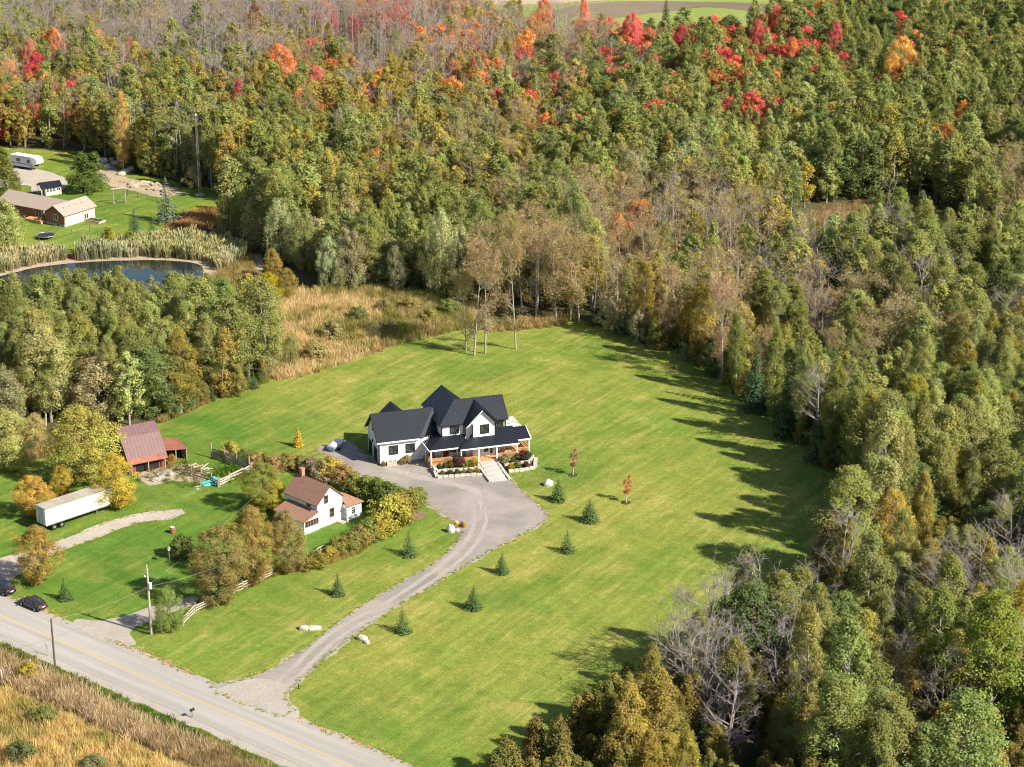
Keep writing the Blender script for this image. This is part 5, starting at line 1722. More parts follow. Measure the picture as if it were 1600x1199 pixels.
for y in (1.95, 5.3):
    gd = MB().box(-0.05, 0.05, -1.3, 1.3, 0.05, 2.45).build('garage_door', 'black_trim', house)
    gd.location, gd.rotation_euler = (-0.03, y, 0), (0, 0, R(180))
    pm = MB().box(0.05, 0.075, -1.26, 1.26, 0.02, 0.54).mesh('door_panel', 'black_metal')
    for k in range(4):
        share('door_panel', pm, gd, (0, 0, 0.1 + k * 0.585))
    f = MB().box(-0.02, 0.09, -1.45, -1.3, 0, 2.6).box(-0.02, 0.09, 1.3, 1.45, 0, 2.6).box(-0.02, 0.09, -1.3, 1.3, 2.45, 2.6).build('door_frame', 'white_trim', gd)
MB().box(-0.25, -0.02, 3.5, 3.8, 2.75, 3.05).build('wall_lamp', 'black_trim', house)
# porch deck, posts and railings
DZ = 0.72
deck = MB().prism([(7.35, 1.6), (7.35, -4.15), (12.1, -4.15), (12.1, -5.25), (21.75, -5.25), (21.75, -3.85), (24.2, -3.85), (24.2, 6.0), (20.72, 6.0), (20.72, -1.72), (18.6, -1.72), (18.6, -3.25), (14.7, -3.25), (14.7, -1.72), (9.98, -1.72), (9.98, 1.6)], 0.1, DZ, 'z').build('porch_deck', 'cedar_wood', house)
bd = MB().box(0, 1, -0.062, 0.062, 0, 0.03).mesh('deck_board', 'cedar_wood')
for i in range(12):
    share('deck_board', bd, house, (12.2, -5.15 + i * 0.15, DZ + 0.004), (0, 0, 0), (9.5, 1, 1))
for i in range(14):
    share('deck_board', bd, house, (7.45, -4.05 + i * 0.16, DZ + 0.004), (0, 0, 0), (6.2, 1, 1))
pm = MB().box(-0.1, 0.1, -0.1, 0.1, 0, 1).box(-0.14, 0.14, -0.14, 0.14, 0, 0.08).mesh('porch_post', 'white_trim')
for x, y, z0, z1 in [(7.45, -1.1, 0, 3.3), (7.5, -4.05, 0, 3.1), (11.85, -4.05, DZ, 3.1), (12.2, -5.15, DZ, 3.1), (15.15, -5.15, DZ, 3.1), (18.15, -5.15, DZ, 3.1), (21.6, -5.15, 0.2, 3.1), (24.1, -3.75, 0.2, 3.1), (21.4, -1.1, DZ, 3.4), (24.1, 0.5, DZ, 3.2), (24.1, 5.8, DZ, 3.2), (20.95, 5.8, DZ, 3.2)]:
    share('porch_post', pm, house, (x, y, z0), (0, 0, 0), (1, 1, z1 - z0))
for a, b in [((7.5, -4.05, 0), (11.85, -4.05, 0)), ((7.45, -1.1, 0), (7.5, -4.05, 0)), ((12.2, -5.15, 0), (15.15, -5.15, 0)), ((18.15, -5.15, 0), (21.6, -5.15, 0)), ((21.6, -5.15, 0), (21.6, -3.8, 0)), ((21.6, -3.75, 0), (24.1, -3.75, 0)), ((24.1, -3.75, 0), (24.1, 5.8, 0))]:
    rail_run(house, a, b, DZ, 0.95, 'cedar_wood')
# pergola over the side porch
for y in (-0.9, 2.4, 5.8):
    MB().bar((20.75, y, 3.25), (24.35, y, 3.25), 0.1, 0.22).build('pergola_beam', 'white_trim', house)
for x in (20.9, 24.1):
    MB().bar((x, -1.1, 3.1), (x, 6.0, 3.1), 0.12, 0.2).build('pergola_beam', 'white_trim', house)
sl = MB().box(20.7, 24.5, -0.06, 0.06, 0, 0.05).mesh('pergola_slat', 'white_trim')
for k in range(11):
    share('pergola_slat', sl, house, (0, -0.55 + k * 0.62, 3.37))
MB().box(-0.1, 9.7, -0.06, 0.0, 0, 0.25).build('foundation', 'concrete', house)


def hl(x, y, z=0.0):
    c, s = math.cos(R(HY)), math.sin(R(HY))
    return Vector((HO.x + x * c - y * s, HO.y + x * s + y * c, z))


# stone steps and two-tier planters in front of the porch
st = thing('stone_steps', 'wide pale stone steps from the gravel forecourt up to the porch', 'steps', hl(16.5, -5.3), HY)
tm = block(2.6, 1.5, 0.16, 4).mesh('tread', 'stone_tread')
for k in range(5):
    share('tread', tm, st, (-0.1 - 0.02 * k, -0.75 - 1.42 * k, DZ - 0.16 - 0.135 * k), (0, 0, 0), (1.0, 1.0, 1))
for sx in (-1, 1):
    for k in range(6):
        o = block(0.5, 1.25, 0.34, 20 + k + sx).build('cheek_stone', 'stone', st)
        o.location = (sx * 1.62 - 0.1, -0.5 - 1.2 * k, max(0.02, DZ - 0.30 - 0.11 * k))
for name_, lab, rows in [
    ('retaining_wall', 'longer two-tier pale stone planter wall left of the porch steps', [((7.3, -8.2), (14.4, -9.4), 0.02, 8), ((7.7, -6.5), (14.5, -7.4), 0.30, 8), ((7.3, -8.2), (7.55, -4.6), 0.02, 4), ((7.6, -6.4), (7.62, -4.7), 0.42, 2)]),
    ('retaining_wall', 'shorter two-tier pale stone planter wall right of the porch steps', [((18.7, -9.6), (23.2, -9.3), 0.02, 5), ((18.6, -7.7), (23.0, -7.3), 0.30, 5), ((23.3, -9.2), (24.6, -5.6), 0.02, 4), ((23.1, -7.2), (24.2, -5.2), 0.34, 3)])]:
    w = thing(name_, lab, 'wall', hl(7.3, -8.2) if 'longer' in lab else hl(18.7, -9.6), HY, 'stone planter walls by the porch')
    ox, oy = (7.3, -8.2) if 'longer' in lab else (18.7, -9.6)
    for a, b, z, n in rows:
        L_ = math.hypot(b[0] - a[0], b[1] - a[1])
        an = math.atan2(b[1] - a[1], b[0] - a[0])
        for i in range(n):
            o = block(L_ / n * random.uniform(0.93, 1.0), 0.62, random.uniform(0.40, 0.5), random.random()).build('stone', 'stone', w)
            t = (i + 0.5) / n
            o.location = (a[0] + (b[0] - a[0]) * t - ox, a[1] + (b[1] - a[1]) * t - oy + random.uniform(-.05, .05), z)
            o.rotation_euler = (0, 0, an + random.uniform(-.03, .03))
    q = [(7.5, -8.1), (14.3, -9.2), (14.4, -5.3), (7.6, -4.3)] if 'longer' in lab else [(18.8, -9.4), (23.2, -9.1), (24.4, -5.4), (22, -5.4), (18.7, -5.4)]
    MB().prism([(x - ox, y - oy) for x, y in q], 0.0, 0.22, 'z').build('soil_bed', 'soil', w)
    q = [(7.8, -6.4), (14.4, -7.2), (14.4, -5.3), (7.8, -4.3)] if 'longer' in lab else [(18.7, -7.5), (23.0, -7.1), (23.8, -5.4), (18.7, -5.4)]
    MB().prism([(x - ox, y - oy) for x, y in q], 0.2, 0.52, 'z').build('soil_bed', 'soil', w)
PL = [(8.3, -7.5, .7, 'G', .2), (9.5, -7.8, .8, 'D', .2), (10.6, -8.1, .9, 'D', .2), (11.7, -8.2, .7, 'E', .2), (12.7, -8.4, .9, 'C', .2), (13.8, -8.4, .9, 'A', .2), (8.5, -5.4, .8, 'D', .5), (9.4, -5.6, .9, 'G', .5),
      (10.4, -5.8, 1.0, 'Y', .5), (11.5, -5.7, 1.8, 'M', .5), (12.5, -6.3, 1.2, 'Y', .5), (13.3, -6.5, 1.0, 'G', .5), (14.0, -6.2, 1.3, 'A', .5), (19.2, -6.6, 1.5, 'W', .5), (20.4, -6.5, .9, 'D', .5), (22.3, -6.1, 1.5, 'M', .5),
      (23.1, -6.0, 1.3, 'D', .5), (19.4, -8.7, 1.0, 'A', .2), (20.6, -8.6, 1.1, 'G', .2), (22.0, -8.4, .9, 'M', .2)]
PCOL = {'G': (.10, .13, .04), 'D': (.07, .10, .04), 'E': (.16, .19, .08), 'C': (.2, .16, .05), 'A': (.40, .30, .03), 'Y': (.24, .22, .05), 'M': (.10, .045, .045), 'W': (.30, .31, .16)}
PN = {'G': 'green', 'D': 'dark green', 'E': 'pale green', 'C': 'olive', 'A': 'yellow', 'Y': 'yellow-green', 'M': 'dark maroon', 'W': 'pale feathery'}
PW = ['lower left planter, house-corner end', 'lower left planter, second along', 'lower left planter, third along', 'lower left planter, fourth along', 'lower left planter, fifth along', 'lower left planter, beside the steps', 'upper left planter, house-corner end',
      'upper left planter, second along', 'upper left planter, third along', 'upper left planter, tall against the railing', 'upper left planter, just past the maroon one', 'upper left planter, next to last before the steps', 'upper left planter, beside the steps',
      'upper right planter, beside the steps', 'upper right planter, in its middle', 'upper right planter, against the corner post', 'upper right planter, outer end', 'lower right planter, beside the steps', 'lower right planter, in its middle', 'lower right planter, outer end']
for (x, y, h, c, z), w_ in zip(PL, PW):
    p = hl(x, y)
    o = plant('shrub', p.x, p.y, h, 1.1, PCOL[c], f'{PN[c]} garden shrub in the {w_}', 'shrub', 'garden shrubs in the stone planters', True, 'garden_shrub')
    o.location.z = z


def chair(lab, x, y, z, yaw):
    t = thing('porch_chair', lab, 'chair', hl(x, y, z), HY + yaw, 'wooden chairs on the porch')
    MB().box(-0.32, 0.32, -0.35, 0.3, 0.34, 0.40).build('seat', 'cedar_wood', t)
    for k in range(5):
        MB().bar((-0.26 + k * 0.13, 0.28, 0.36), (-0.28 + k * 0.14, 0.55, 1.05), 0.11, 0.03).build('back_slat', 'cedar_wood', t)
    for s in (-1, 1):
        MB().box(s * 0.36 - 0.07, s * 0.36 + 0.07, -0.42, 0.32, 0.58, 0.62).build('armrest', 'cedar_wood', t)
        MB().box(s * 0.36 - 0.04, s * 0.36 + 0.04, -0.36, -0.28, 0, 0.58).build('leg', 'cedar_wood', t)
        MB().box(s * 0.36 - 0.04, s * 0.36 + 0.04, 0.2, 0.28, 0, 0.58).build('leg', 'cedar_wood', t)


chair('wooden slatted chair on the porch left of the doors, beside the maroon shrub', 13.2, -3.2, DZ + .035, 10)
chair('wooden slatted chair on the right porch corner', 19.6, -3.6, DZ + .035, -20)
chair('wooden slatted chair nearer the side railing of the right porch', 22.6, -2.6, DZ + .01, -60)
chair('wooden slatted chair at the garage end of the porch', 8.6, -2.2, DZ + .035, 60)
tb = thing('porch_table', 'low round wooden table between the chairs on the right porch corner', 'table', hl(21.0, -3.9, DZ + .035), HY)
MB().tube([(0, 0, 0.42), (0, 0, 0.47)], 0.55, 14).build('table_top', 'cedar_wood', tb)
for a in range(4):
    MB().box(-0.03, 0.03, -0.03, 0.03, 0, 0.42).build('leg', 'cedar_wood', tb).location = (0.3 * math.cos(a * 1.57), 0.3 * math.sin(a * 1.57), 0)
# pots and pallets at the garage wall
for i, (x, y, lab) in enumerate([(1.4, -0.75, 'wooden crate against the garage front wall'), (2.2, -0.8, 'second wooden crate along the garage front wall')]):
    cr = thing('wooden_crate', lab, 'crate', hl(x, y), HY, 'crates by the garage wall')
    for k in range(4):
        MB().box(-0.4, 0.4, -0.36, -0.32, 0.03 + k * 0.2, 0.19 + k * 0.2).build('slat', 'pale_board', cr)
    MB().box(-0.4, -0.36, -0.32, 0.32, 0, 0.8).build('side_panel', 'pale_board', cr)
    MB().box(0.36, 0.4, -0.32, 0.32, 0, 0.8).build('side_panel', 'pale_board', cr)
    MB().box(-0.36, 0.36, 0.28, 0.32, 0, 0.8).build('back_panel', 'pale_board', cr)
    MB().box(-0.36, 0.36, -0.32, 0.28, 0, 0.06).build('base', 'pale_board', cr)
for x, y, h, c, lab in [(3.6, -0.9, 1.2, (.30, .24, .10), 'dried ornamental bush against the garage wall between the windows'), (4.3, -0.8, 1.5, (.36, .27, .14), 'taller tan ornamental bush below the second garage window'), (0.5, -0.7, .9, (.22, .22, .08), 'small bush at the garage front corner')]:
    p = hl(x, y)
    plant('shrub', p.x, p.y, h, .8, c, lab, 'shrub', 'garden shrubs by the garage', True, 'garden_shrub')

# boat on its trailer in the garage shadow
bt = thing('boat', 'small pale blue covered boat on a trailer in the garage shade', 'boat', G(527, 701), 62)
bt.scale = (0.82, 0.82, 0.82)
hull = MB()
sec = [(-2.5, .85, .35), (-1.2, 1.0, .28), (0.4, 1.0, .28), (1.6, .75, .35), (2.6, .08, .75)]
vs_, fs_ = [], []
for x, w, z in sec:
    vs_ += [(x, -w, 1.15), (x, -w * .75, .65), (x, 0, z), (x, w * .75, .65), (x, w, 1.15)]
for i in range(4):
    for j in range(4):
        a = i * 5 + j
        fs_.append((a, a + 1, a + 6, a + 5))
fs_ += [(0, 1, 2, 3, 4), (20, 21, 22, 23, 24), ]
for i in range(4):
    fs_.append((i * 5, i * 5 + 5, i * 5 + 9, i * 5 + 4))
hull.add(vs_, fs_).build('hull', 'canvas_blue', bt)
cv = MB()
cs = [(-2.3, .8, 1.2, 1.3), (-.8, .95, 1.2, 1.75), (.5, .9, 1.2, 1.8), (1.7, .5, 1.2, 1.3)]
vs_, fs_ = [], []
for x, w, z, zt in cs:
    vs_ += [(x, -w, z), (x, -w * .55, zt), (x, w * .55, zt), (x, w, z)]
for i in range(3):
    for j in range(3):
        a = i * 4 + j
        fs_.append((a, a + 1, a + 5, a + 4))
cv.add(vs_, fs_ + [(0, 1, 2, 3), (12, 13, 14, 15)]).build('cover', 'rv_side', bt)
MB().bar((-2.3, -.5, .3), (3.4, 0, .42), .09).bar((-2.3, .5, .3), (3.4, 0, .42), .09).build('trailer_frame', 'steel', bt)
for s in (-1, 1):
    MB().tube([(-.9, s * 1.0, .3), (-.9, s * 1.18, .3)], .3, 14).build('wheel', 'rubber', bt)

# ------------------------------------------------------------------ the old white cottage
cot = thing('cottage', 'small old white cottage with brown shingle roofs and a brick chimney', 'house', G(497.2, 827.3), 46)
W, D, EV, RG = 4.9, 7.2, 4.1, 6.3
MB().prism([(0, 0), (W, 0), (W, EV), (W / 2, RG - 0.12), (0, EV)], 0, D, 'y').build('wall', 'white_siding', cot)
roof(cot, [[(-0.35, -0.28, EV - 0.22), (W / 2, -0.28, RG + 0.03), (W / 2, D + .3, RG + 0.03), (-0.35, D + .3, EV - 0.22)], [(W / 2, -0.28, RG + 0.03), (W + .35, -0.28, EV - 0.22), (W + .35, D + .3, EV - 0.22), (W / 2, D + .3, RG + 0.03)]], 'brown_shingle', 0.12)
MB().prism([(-2.75, 0), (-0.01, 0), (-0.01, 2.85), (-2.75, 2.1)], -0.12, 6.4, 'y').build('porch_wall', 'white_siding', cot)
roof(cot, [[(-3.05, -0.4, 2.12), (-0.0, -0.4, 3.02), (-0.0, 6.7, 3.02), (-3.05, 6.7, 2.12)]], 'brown_shingle', 0.12)
MB().box(W + .01, W + 2.9, -1.0, 3.6, 0, 2.55).build('extension_wall', 'white_siding', cot)
roof(cot, [[(W - .25, -1.35, 2.55), (W + 3.2, -1.35, 2.5), (W + 3.2, 3.9, 2.5), (W + 1.6, 1.3, 3.5)], [(W - .25, -1.35, 2.56), (W + 1.6, 1.3, 3.505), (W + 0.02, 3.0, 3.9), (W + 0.02, -0.4, 2.95)], [(W + 1.6, 1.3, 3.5), (W + 3.2, 3.9, 2.49), (W + .02, 3.9, 2.6), (W + .02, 3.0, 3.9)]], 'brown_shingle', 0.12)
ch = MB().box(-0.3, 0.3, -0.3, 0.3, 0, 1.7).build('chimney', 'chimney_brick', cot)
ch.location = (W / 2, 6.2, RG - 0.7)
MB().box(-0.36, 0.36, -0.36, 0.36, 1.7, 1.8).build('chimney_cap', 'chimney_brick', ch)
window(cot, (1.65, -0.02, 4.35), -90, 0.7, 1.15, 1, 2, 'brown_shingle')
window(cot, (2.75, -0.02, 1.9), -90, 0.75, 1.3, 1, 2, 'brown_shingle')
for k in range(5):
    window(cot, (-2.35 + k * 0.52, -0.14, 1.55), -90, 0.40, 0.85, 1, 1, 'brown_shingle', fw=0.06)
window(cot, (W + 1.2, -1.02, 1.5), -90, 0.75, 1.1, 2, 3, 'white_trim')
window(cot, (-0.02, 2.0, 3.5), 180, 0.7, 0.5, 1, 1, 'brown_shingle')
door(cot, (W - .02, -0.55, 0.12), 180, 0.85, 2.0, 'steel', name='front_door')
MB().box(W - 1.2, W - .1, -1.2, -0.1, 0, 0.14).build('doorstep', 'concrete', cot)
MB().box(-0.02, W, -0.05, -0.0, 0, 0.25).build('foundation', 'concrete', cot)

# ------------------------------------------------------------------ the red barn
bn = thing('barn', 'old red barn with a purple-brown gambrel roof and a rusty lean-to', 'barn', G(240, 720), 30)
X0, X1 = -5.4, 0.6
prof = [(-3.5, 0.0), (5.6, 0.0), (5.6, 2.7), (2.9, 5.3), (0.85, 6.4), (-1.2, 5.3), (-3.5, 2.8)]
MB().prism([(p[0], p[1] - 0.12 if p[1] > 3 else p[1]) for p in prof], X0, X1, 'x').build('wall', 'barn_red', bn)
roof(bn, [[(X0 - .3, -3.8, 2.55), (X1 + .3, -3.8, 2.55), (X1 + .3, -1.2, 5.35), (X0 - .3, -1.2, 5.35)], [(X0 - .3, -1.2, 5.35), (X1 + .3, -1.2, 5.35), (X1 + .3, .85, 6.5), (X0 - .3, .85, 6.5)],
          [(X0 - .3, .85, 6.5), (X1 + .3, .85, 6.5), (X1 + .3, 2.9, 5.35), (X0 - .3, 2.9, 5.35)], [(X0 - .3, 2.9, 5.35), (X1 + .3, 2.9, 5.35), (X1 + .3, 6.0, 2.35), (X0 - .3, 6.0, 2.35)]], 'barn_roof', 0.1, 0.6)
MB().slab([(X0 - .3, -4.4, 1.9), (X1 + .3, -4.4, 1.9), (X1 + .3, -3.78, 2.58), (X0 - .3, -3.78, 2.58)], .08).build('roof', 'rust_roof', bn)
MB().box(-4.2, -0.4, -3.55, -3.5, 0, 1.9).build('stall_shade_panel', 'black_trim', bn)  # black panel on the solid wall, painting in the shade of an open stall
for k in range(3):
    MB().bar((-5.2 + k * 2.8, -4.3, 0), (-5.2 + k * 2.8, -4.3, 1.9), .16).build('post', 'weathered', bn)
MB().slab([(X1 + .0, -2.4, 2.5), (5.0, -2.5, 2.0), (5.0, 1.6, 2.3), (X1 + .0, 2.2, 3.3)], .1).build('lean_to_roof', 'rust_roof', bn)
for x, y in ((1.0, -2.2), (3.0, -2.3), (4.8, -2.3), (4.8, 1.4)):
    MB().bar((x, y, 0), (x, y, 2.1), .15).build('post', 'weathered', bn)
bm_ = MB().box(0, 4.0, -0.03, 0.03, 0, 0.26).mesh('board', 'dark_board')
for k in range(6):
    share('board', bm_, bn, (0.8, 1.5, 0.1 + k * 0.33), (0, 0, random.uniform(-.01, .01)))
for k in range(6):
    share('board', bm_, bn, (4.9, -2.3, 0.1 + k * 0.33), (0, 0, R(90)), (0.93, 1, 1))
MB().box(0.95, 4.6, -0.6, -0.5, 0, 1.9).build('stall_shade_panel', 'black_trim', bn)  # black sheet painting in the dark depth under the lean-to
dv = MB().bar((-2.6, -3.57, 2.1), (-0.6, -3.57, 2.1), .12, .3).build('lintel', 'pale_board', bn)

# ------------------------------------------------------------------ the semi-trailer
tr = thing('cargo_trailer', 'long white box trailer with grey-brown roof parked under yellow trees', 'trailer', G(66, 829), 45)
MB().box(0, 11.4, -1.25, 1.25, 1.05, 3.75).build('box_body', 'trailer_white', tr)
MB().box(-0.04, 11.44, -1.28, 1.28, 3.75, 3.82).build('roof_sheet', 'trailer_roof', tr)
for s in (-1, 1):
    d_ = MB().box(-0.05, -0.005, 0.03, 1.2, 1.15, 3.65).build('rear_door', 'rv_side', tr)
    d_.scale = (1, s, 1)
    MB().bar((-0.09, 0.35, 1.15), (-0.09, 0.35, 3.65), .05).build('locking_bar', 'steel', d_)
for z in (1.08, 3.72):
    MB().box(-0.02, 11.42, -1.275, -1.245, z - .07, z + .07).build('side_rail', 'aluminium', tr)
ps = MB().box(0, .035, -1.262, -1.25, 1.15, 3.65).mesh('panel_seam', 'rv_side')
for k in range(9):
    share('panel_seam', ps, tr, (0.6 + k * 1.22, 0, 0))
for x in (5.9, 7.2):
    MB().box(x, x + .06, -1.275, -1.24, 1.2, 3.2).build('door_seam', 'steel', tr)
MB().box(0.3, 11.0, -0.5, -0.35, .85, 1.05).box(0.3, 11.0, .35, .5, .85, 1.05).build('chassis_rail', 'rubber', tr)
for x in (1.4, 2.7):
    for s in (-1, 1):
        wl = MB().tube([(x, s * .85, .5), (x, s * 1.22, .5)], .5, 16).build('wheel', 'rubber', tr)
        MB().tube([(x, s * 1.21, .5), (x, s * 1.24, .5)], .22, 10).build('rim', 'steel', wl)
for s in (-1, 1):
    MB().bar((9.2, s * .7, 0), (9.2, s * .7, 1.05), .14).build('landing_leg', 'steel', tr)
MB().box(-0.1, 0.0, -1.15, 1.15, .5, .62).build('rear_bumper', 'steel', tr)


# ------------------------------------------------------------------ cars
def car(lab, at, yaw, paint, suv=False):
    t = thing('parked_car', lab, 'car', at, yaw, 'cars parked along the verge')
    Lr, Lf = -2.25, 2.35
    hgt = 0.16 if suv else 0.0
    sec = [(Lr, .70, .48, .86), (Lr + .12, .82, .32, .98 + hgt), (Lr + .75, .88, .25, 1.02 + hgt), (-.7, .90, .22, .98 + hgt), (.7, .90, .22, .95 + hgt), (1.5, .87, .25, .88 + hgt), (2.1, .80, .30, .76 + hgt), (Lf, .62, .42, .62)]
    vs_, fs_ = [], []
    for x, w, z0, z1 in sec:
        vs_ += [(x, -w * .9, z0), (x, -w, (z0 + z1) / 2), (x, -w * .94, z1 - .08), (x, -w * .80, z1), (x, w * .80, z1), (x, w * .94, z1 - .08), (x, w, (z0 + z1) / 2), (x, w * .9, z0)]
    n = 8
    for i in range(len(sec) - 1):
        for j in range(n):
            a, b = i * n + j, i * n + (j + 1) % n
            fs_.append((a, b, b + n, a + n))
    fs_ += [tuple(range(n))[::-1], tuple(range((len(sec) - 1) * n, len(sec) * n))]
    MB().add(vs_, fs_).build('body', paint, t, smooth=False)
    top = 1.62 if suv else 1.44
    cab = [(-2.0 if suv else -1.75, .72, 1.0 + hgt), (-1.35 if suv else -.85, .60, top - .02), (.05, .62, top), (.35, .60, top - .04), (1.15, .74, .95 + hgt)]
    vs_, fs_ = [], []
    for x, w, z in cab:
        vs_ += [(x, -w, z), (x, w, z)]
    base = [(x, s * .80, .95 + hgt) for x, _, _ in cab for s in (-1, 1)]
    k = len(vs_)
    vs_ += base
    for i in range(len(cab) - 1):
        a = 2 * i
        fs_ += [(a, a + 2, a + 3, a + 1), (a, k + a, k + a + 2, a + 2), (a + 1, a + 3, k + a + 3, k + a + 1)]
    MB().add(vs_, fs_).build('cabin_glass', 'glass', t)
    x0, x1 = cab[1][0], cab[3][0]
    MB().box(x0, x1, -.57, .57, top - .01, top + .03).build('roof', paint, t)
    for s in (-1, 1):
        for xa, za, xb, zb in [(cab[0][0], cab[0][2], x0, top), (x0, top, x1, top - .02), (x1, top - .02, cab[4][0], cab[4][2])]:
            MB().bar((xa, s * .74 if za < 1.2 + hgt else s * .61, za), (xb, s * .74 if zb < 1.2 + hgt else s * .61, zb + .005), .09, .07).build('pillar', paint, t)
        MB().bar((-.3, s * .80, .97 + hgt), (-.2, s * .62, top - .02), .08, .05).build('pillar', paint, t)
        MB().box(.75, .95, s * .98 - .1, s * .98 + .1, .96 + hgt, 1.10 + hgt).build('mirror', paint, t)
        MB().box(Lr - .02, Lr + .16, s * .58 - .2, s * .58 + .2, .78 + hgt * .6, .92 + hgt * .6).build('taillight', 'tail_red', t)
        MB().box(Lf - .22, Lf - .03, s * .52 - .16, s * .52 + .16, .58, .70).build('headlight', 'plastic_white', t)
        for x in (-1.38, 1.42):
            wl = MB().tube([(x, s * .70, .33), (x, s * .91, .33)], .33, 18).build('wheel', 'rubber', t)
            MB().tube([(x, s * .90, .33), (x, s * .925, .33)], .21, 12).build('rim', 'aluminium', wl)
    MB().box(Lr - .04, Lr + .02, -.26, .26, .62, .76).build('licence_plate', 'plastic_white', t)
    MB().box(Lr - .05, Lr + .05, -.72, .72, .38, .56).build('rear_bumper', paint, t)
    return t


ca = math.degrees(math.atan2(-rdir.y, -rdir.x))
c1 = G(52, 949)
car('dark grey sedan parked on the verge, second in line with its whole body showing', (c1.x, c1.y, .07), ca, 'car_grey')
c2 = G(3, 925)
car('dark blue-black car parked ahead of the grey sedan, cut by the picture edge', (c2.x, c2.y, .07), ca, 'car_blue', True)

# ------------------------------------------------------------------ the neighbour's bungalow, shed, camper and yard
nb = thing('bungalow', 'low bungalow with a tan shingle roof, brick gable and cream side wall', 'house', G(101, 355.5), -33)
MB().prism([(-5.6, 0.5), (0, 0.5), (0, 3.0), (-2.8, 4.6), (-5.6, 3.0)], 0, 0.3, 'y').build('gable_wall', 'brick', nb)
MB().prism([(-5.55, 0), (-0.02, 0), (-0.02, 3.0), (-2.8, 4.55), (-5.55, 3.0)], 0.31, 9.8, 'y').build('wall', 'cream_siding', nb)
MB().box(-5.7, .05, -0.04, .32, 0, .5).build('foundation', 'concrete', nb)
roof(nb, [[(0.45, -0.45, 2.75), (0.45, 10.2, 2.75), (-2.8, 10.2, 4.72), (-2.8, -0.45, 4.72)], [(-2.8, -0.45, 4.72), (-2.8, 10.2, 4.72), (-6.1, 10.2, 2.7), (-6.1, -0.45, 2.7)]], 'pale_shingle', 0.14)
MB().box(-22, -5.6, 1.6, 8.6, 0, 2.95).build('wall', 'brick', nb)
roof(nb, [[(-22.4, 0.9, 2.7), (-5.9, 0.9, 2.7), (-2.9, 5.0, 4.6), (-22.4, 5.0, 4.6)], [(-22.4, 5.0, 4.6), (-2.9, 5.0, 4.6), (-5.9, 9.2, 2.7), (-22.4, 9.2, 2.7)]], 'pale_shingle', 0.14)
window(nb, (-2.6, -0.03, 2.0), -90, 1.3, 1.2, 2, 1, 'white_trim')
window(nb, (-9.6, 1.58, 1.6), -90, 1.9, 1.9, 2, 1, 'white_trim')
window(nb, (-6.9, 1.58, 1.6), -90, 1.0, 1.9, 1, 2, 'white_trim', name='patio_door')
for y in (6.6, 7.3):
    window(nb, (0.0, y, 1.0), 0, .45, 1.1, 1, 1, 'cream_siding')
MB().box(-2.3, -1.5, -0.08, -0.03, .1, .42).build('basement_window', 'glass', nb)
MB().box(-11.5, -6.2, -1.2, 1.5, 0, .75).build('deck', 'cedar_wood', nb)
for k in range(4):
    v_ = MB().tube([(-1.4, 1.5 + k * 1.9, 3.7), (-1.4, 1.5 + k * 1.9, 4.15)], .09, 8).build('roof_vent', 'steel', nb)
ds = MB().tube([(-5.7, -.15, 2.7), (-5.85, -.5, 2.75)], [.05, .42], 12).build('satellite_dish', 'plastic_white', nb)
tp = MB().box(-.9, .9, -.35, .35, .72, .77)
pt = thing('picnic_table', 'reddish wooden picnic table on the bungalow deck', 'table', G(62, 344, .75), -33)
tp.build('table_top', 'rust_roof', pt)
for s in (-1, 1):
    MB().box(-.9, .9, s * .7 - .13, s * .7 + .13, .42, .46).build('bench', 'rust_roof', pt)
    MB().bar((s * .6, -.7, 0), (s * .6, .3, .72), .08).bar((s * .6, .7, 0), (s * .6, -.3, .72), .08).build('leg', 'weathered', pt)
rb = thing('raised_bed', 'low pale timber garden bed beside the cream bungalow wall', 'planter', G(147, 346), -33)
for x0, x1, y0, y1 in ((-2.6, 2.6, -1.1, -.95), (-2.6, 2.6, .95, 1.1), (-2.6, -2.45, -.95, .95), (2.45, 2.6, -.95, .95)):
    MB().box(x0, x1, y0, y1, 0, .45).build('board', 'pale_board', rb)
MB().box(-2.45, 2.45, -.95, .95, 0, .3).build('soil_bed', 'soil', rb)
tpn = thing('trampoline', 'round black trampoline on the grass in front of the bungalow', 'trampoline', G(72, 373), 0)
MB().tube([(0, 0, .80), (0, 0, .83)], 1.85, 28).build('jump_mat', 'trampoline_mat', tpn)
ring = [(2.1 * math.cos(a), 2.1 * math.sin(a), .86) for a in np.linspace(0, 6.2832, 29)]
MB().tube(ring, .07, 6).build('frame_ring', 'steel', tpn)
for k in range(6):
    a = k * 1.047
    MB().bar((2.1 * math.cos(a), 2.1 * math.sin(a), 0), (2.1 * math.cos(a), 2.1 * math.sin(a), .84), .06).build('leg', 'steel', tpn)
MB().tube([(0, 0, .845), (0, 0, .86)], [2.08, 2.08], 28, False).build('pad_edge', 'steel', tpn)

sh = thing('garden_shed', 'small cream shed with a black shingled roof and windowed front', 'shed', G(66, 307.5), 30)
MB().prism([(0, 0), (3.0, 0), (3.0, 2.2), (1.5, 3.0), (0, 2.2)], 0.9, 4.8, 'x').build('wall', 'cream_siding', sh)
roof(sh, [[(-.3, -.4, 2.08), (5.0, -.4, 2.08), (5.0, 1.5, 3.12), (-.3, 1.5, 3.12)], [(-.3, 1.5, 3.12), (5.0, 1.5, 3.12), (5.0, 3.4, 2.08), (-.3, 3.4, 2.08)]], 'black_metal', .1)
for k in range(3):
    window(sh, (1.45 + k * .75, -.02, 1.4), -90, .5, .95, 1, 2, 'white_trim')
window(sh, (4.1, -.02, 1.35), -90, .8, .6, 2, 1, 'white_trim')
for y in (.1, 2.9):
    MB().bar((0, y, 0), (0, y, 2.1), .12).build('post', 'white_trim', sh)
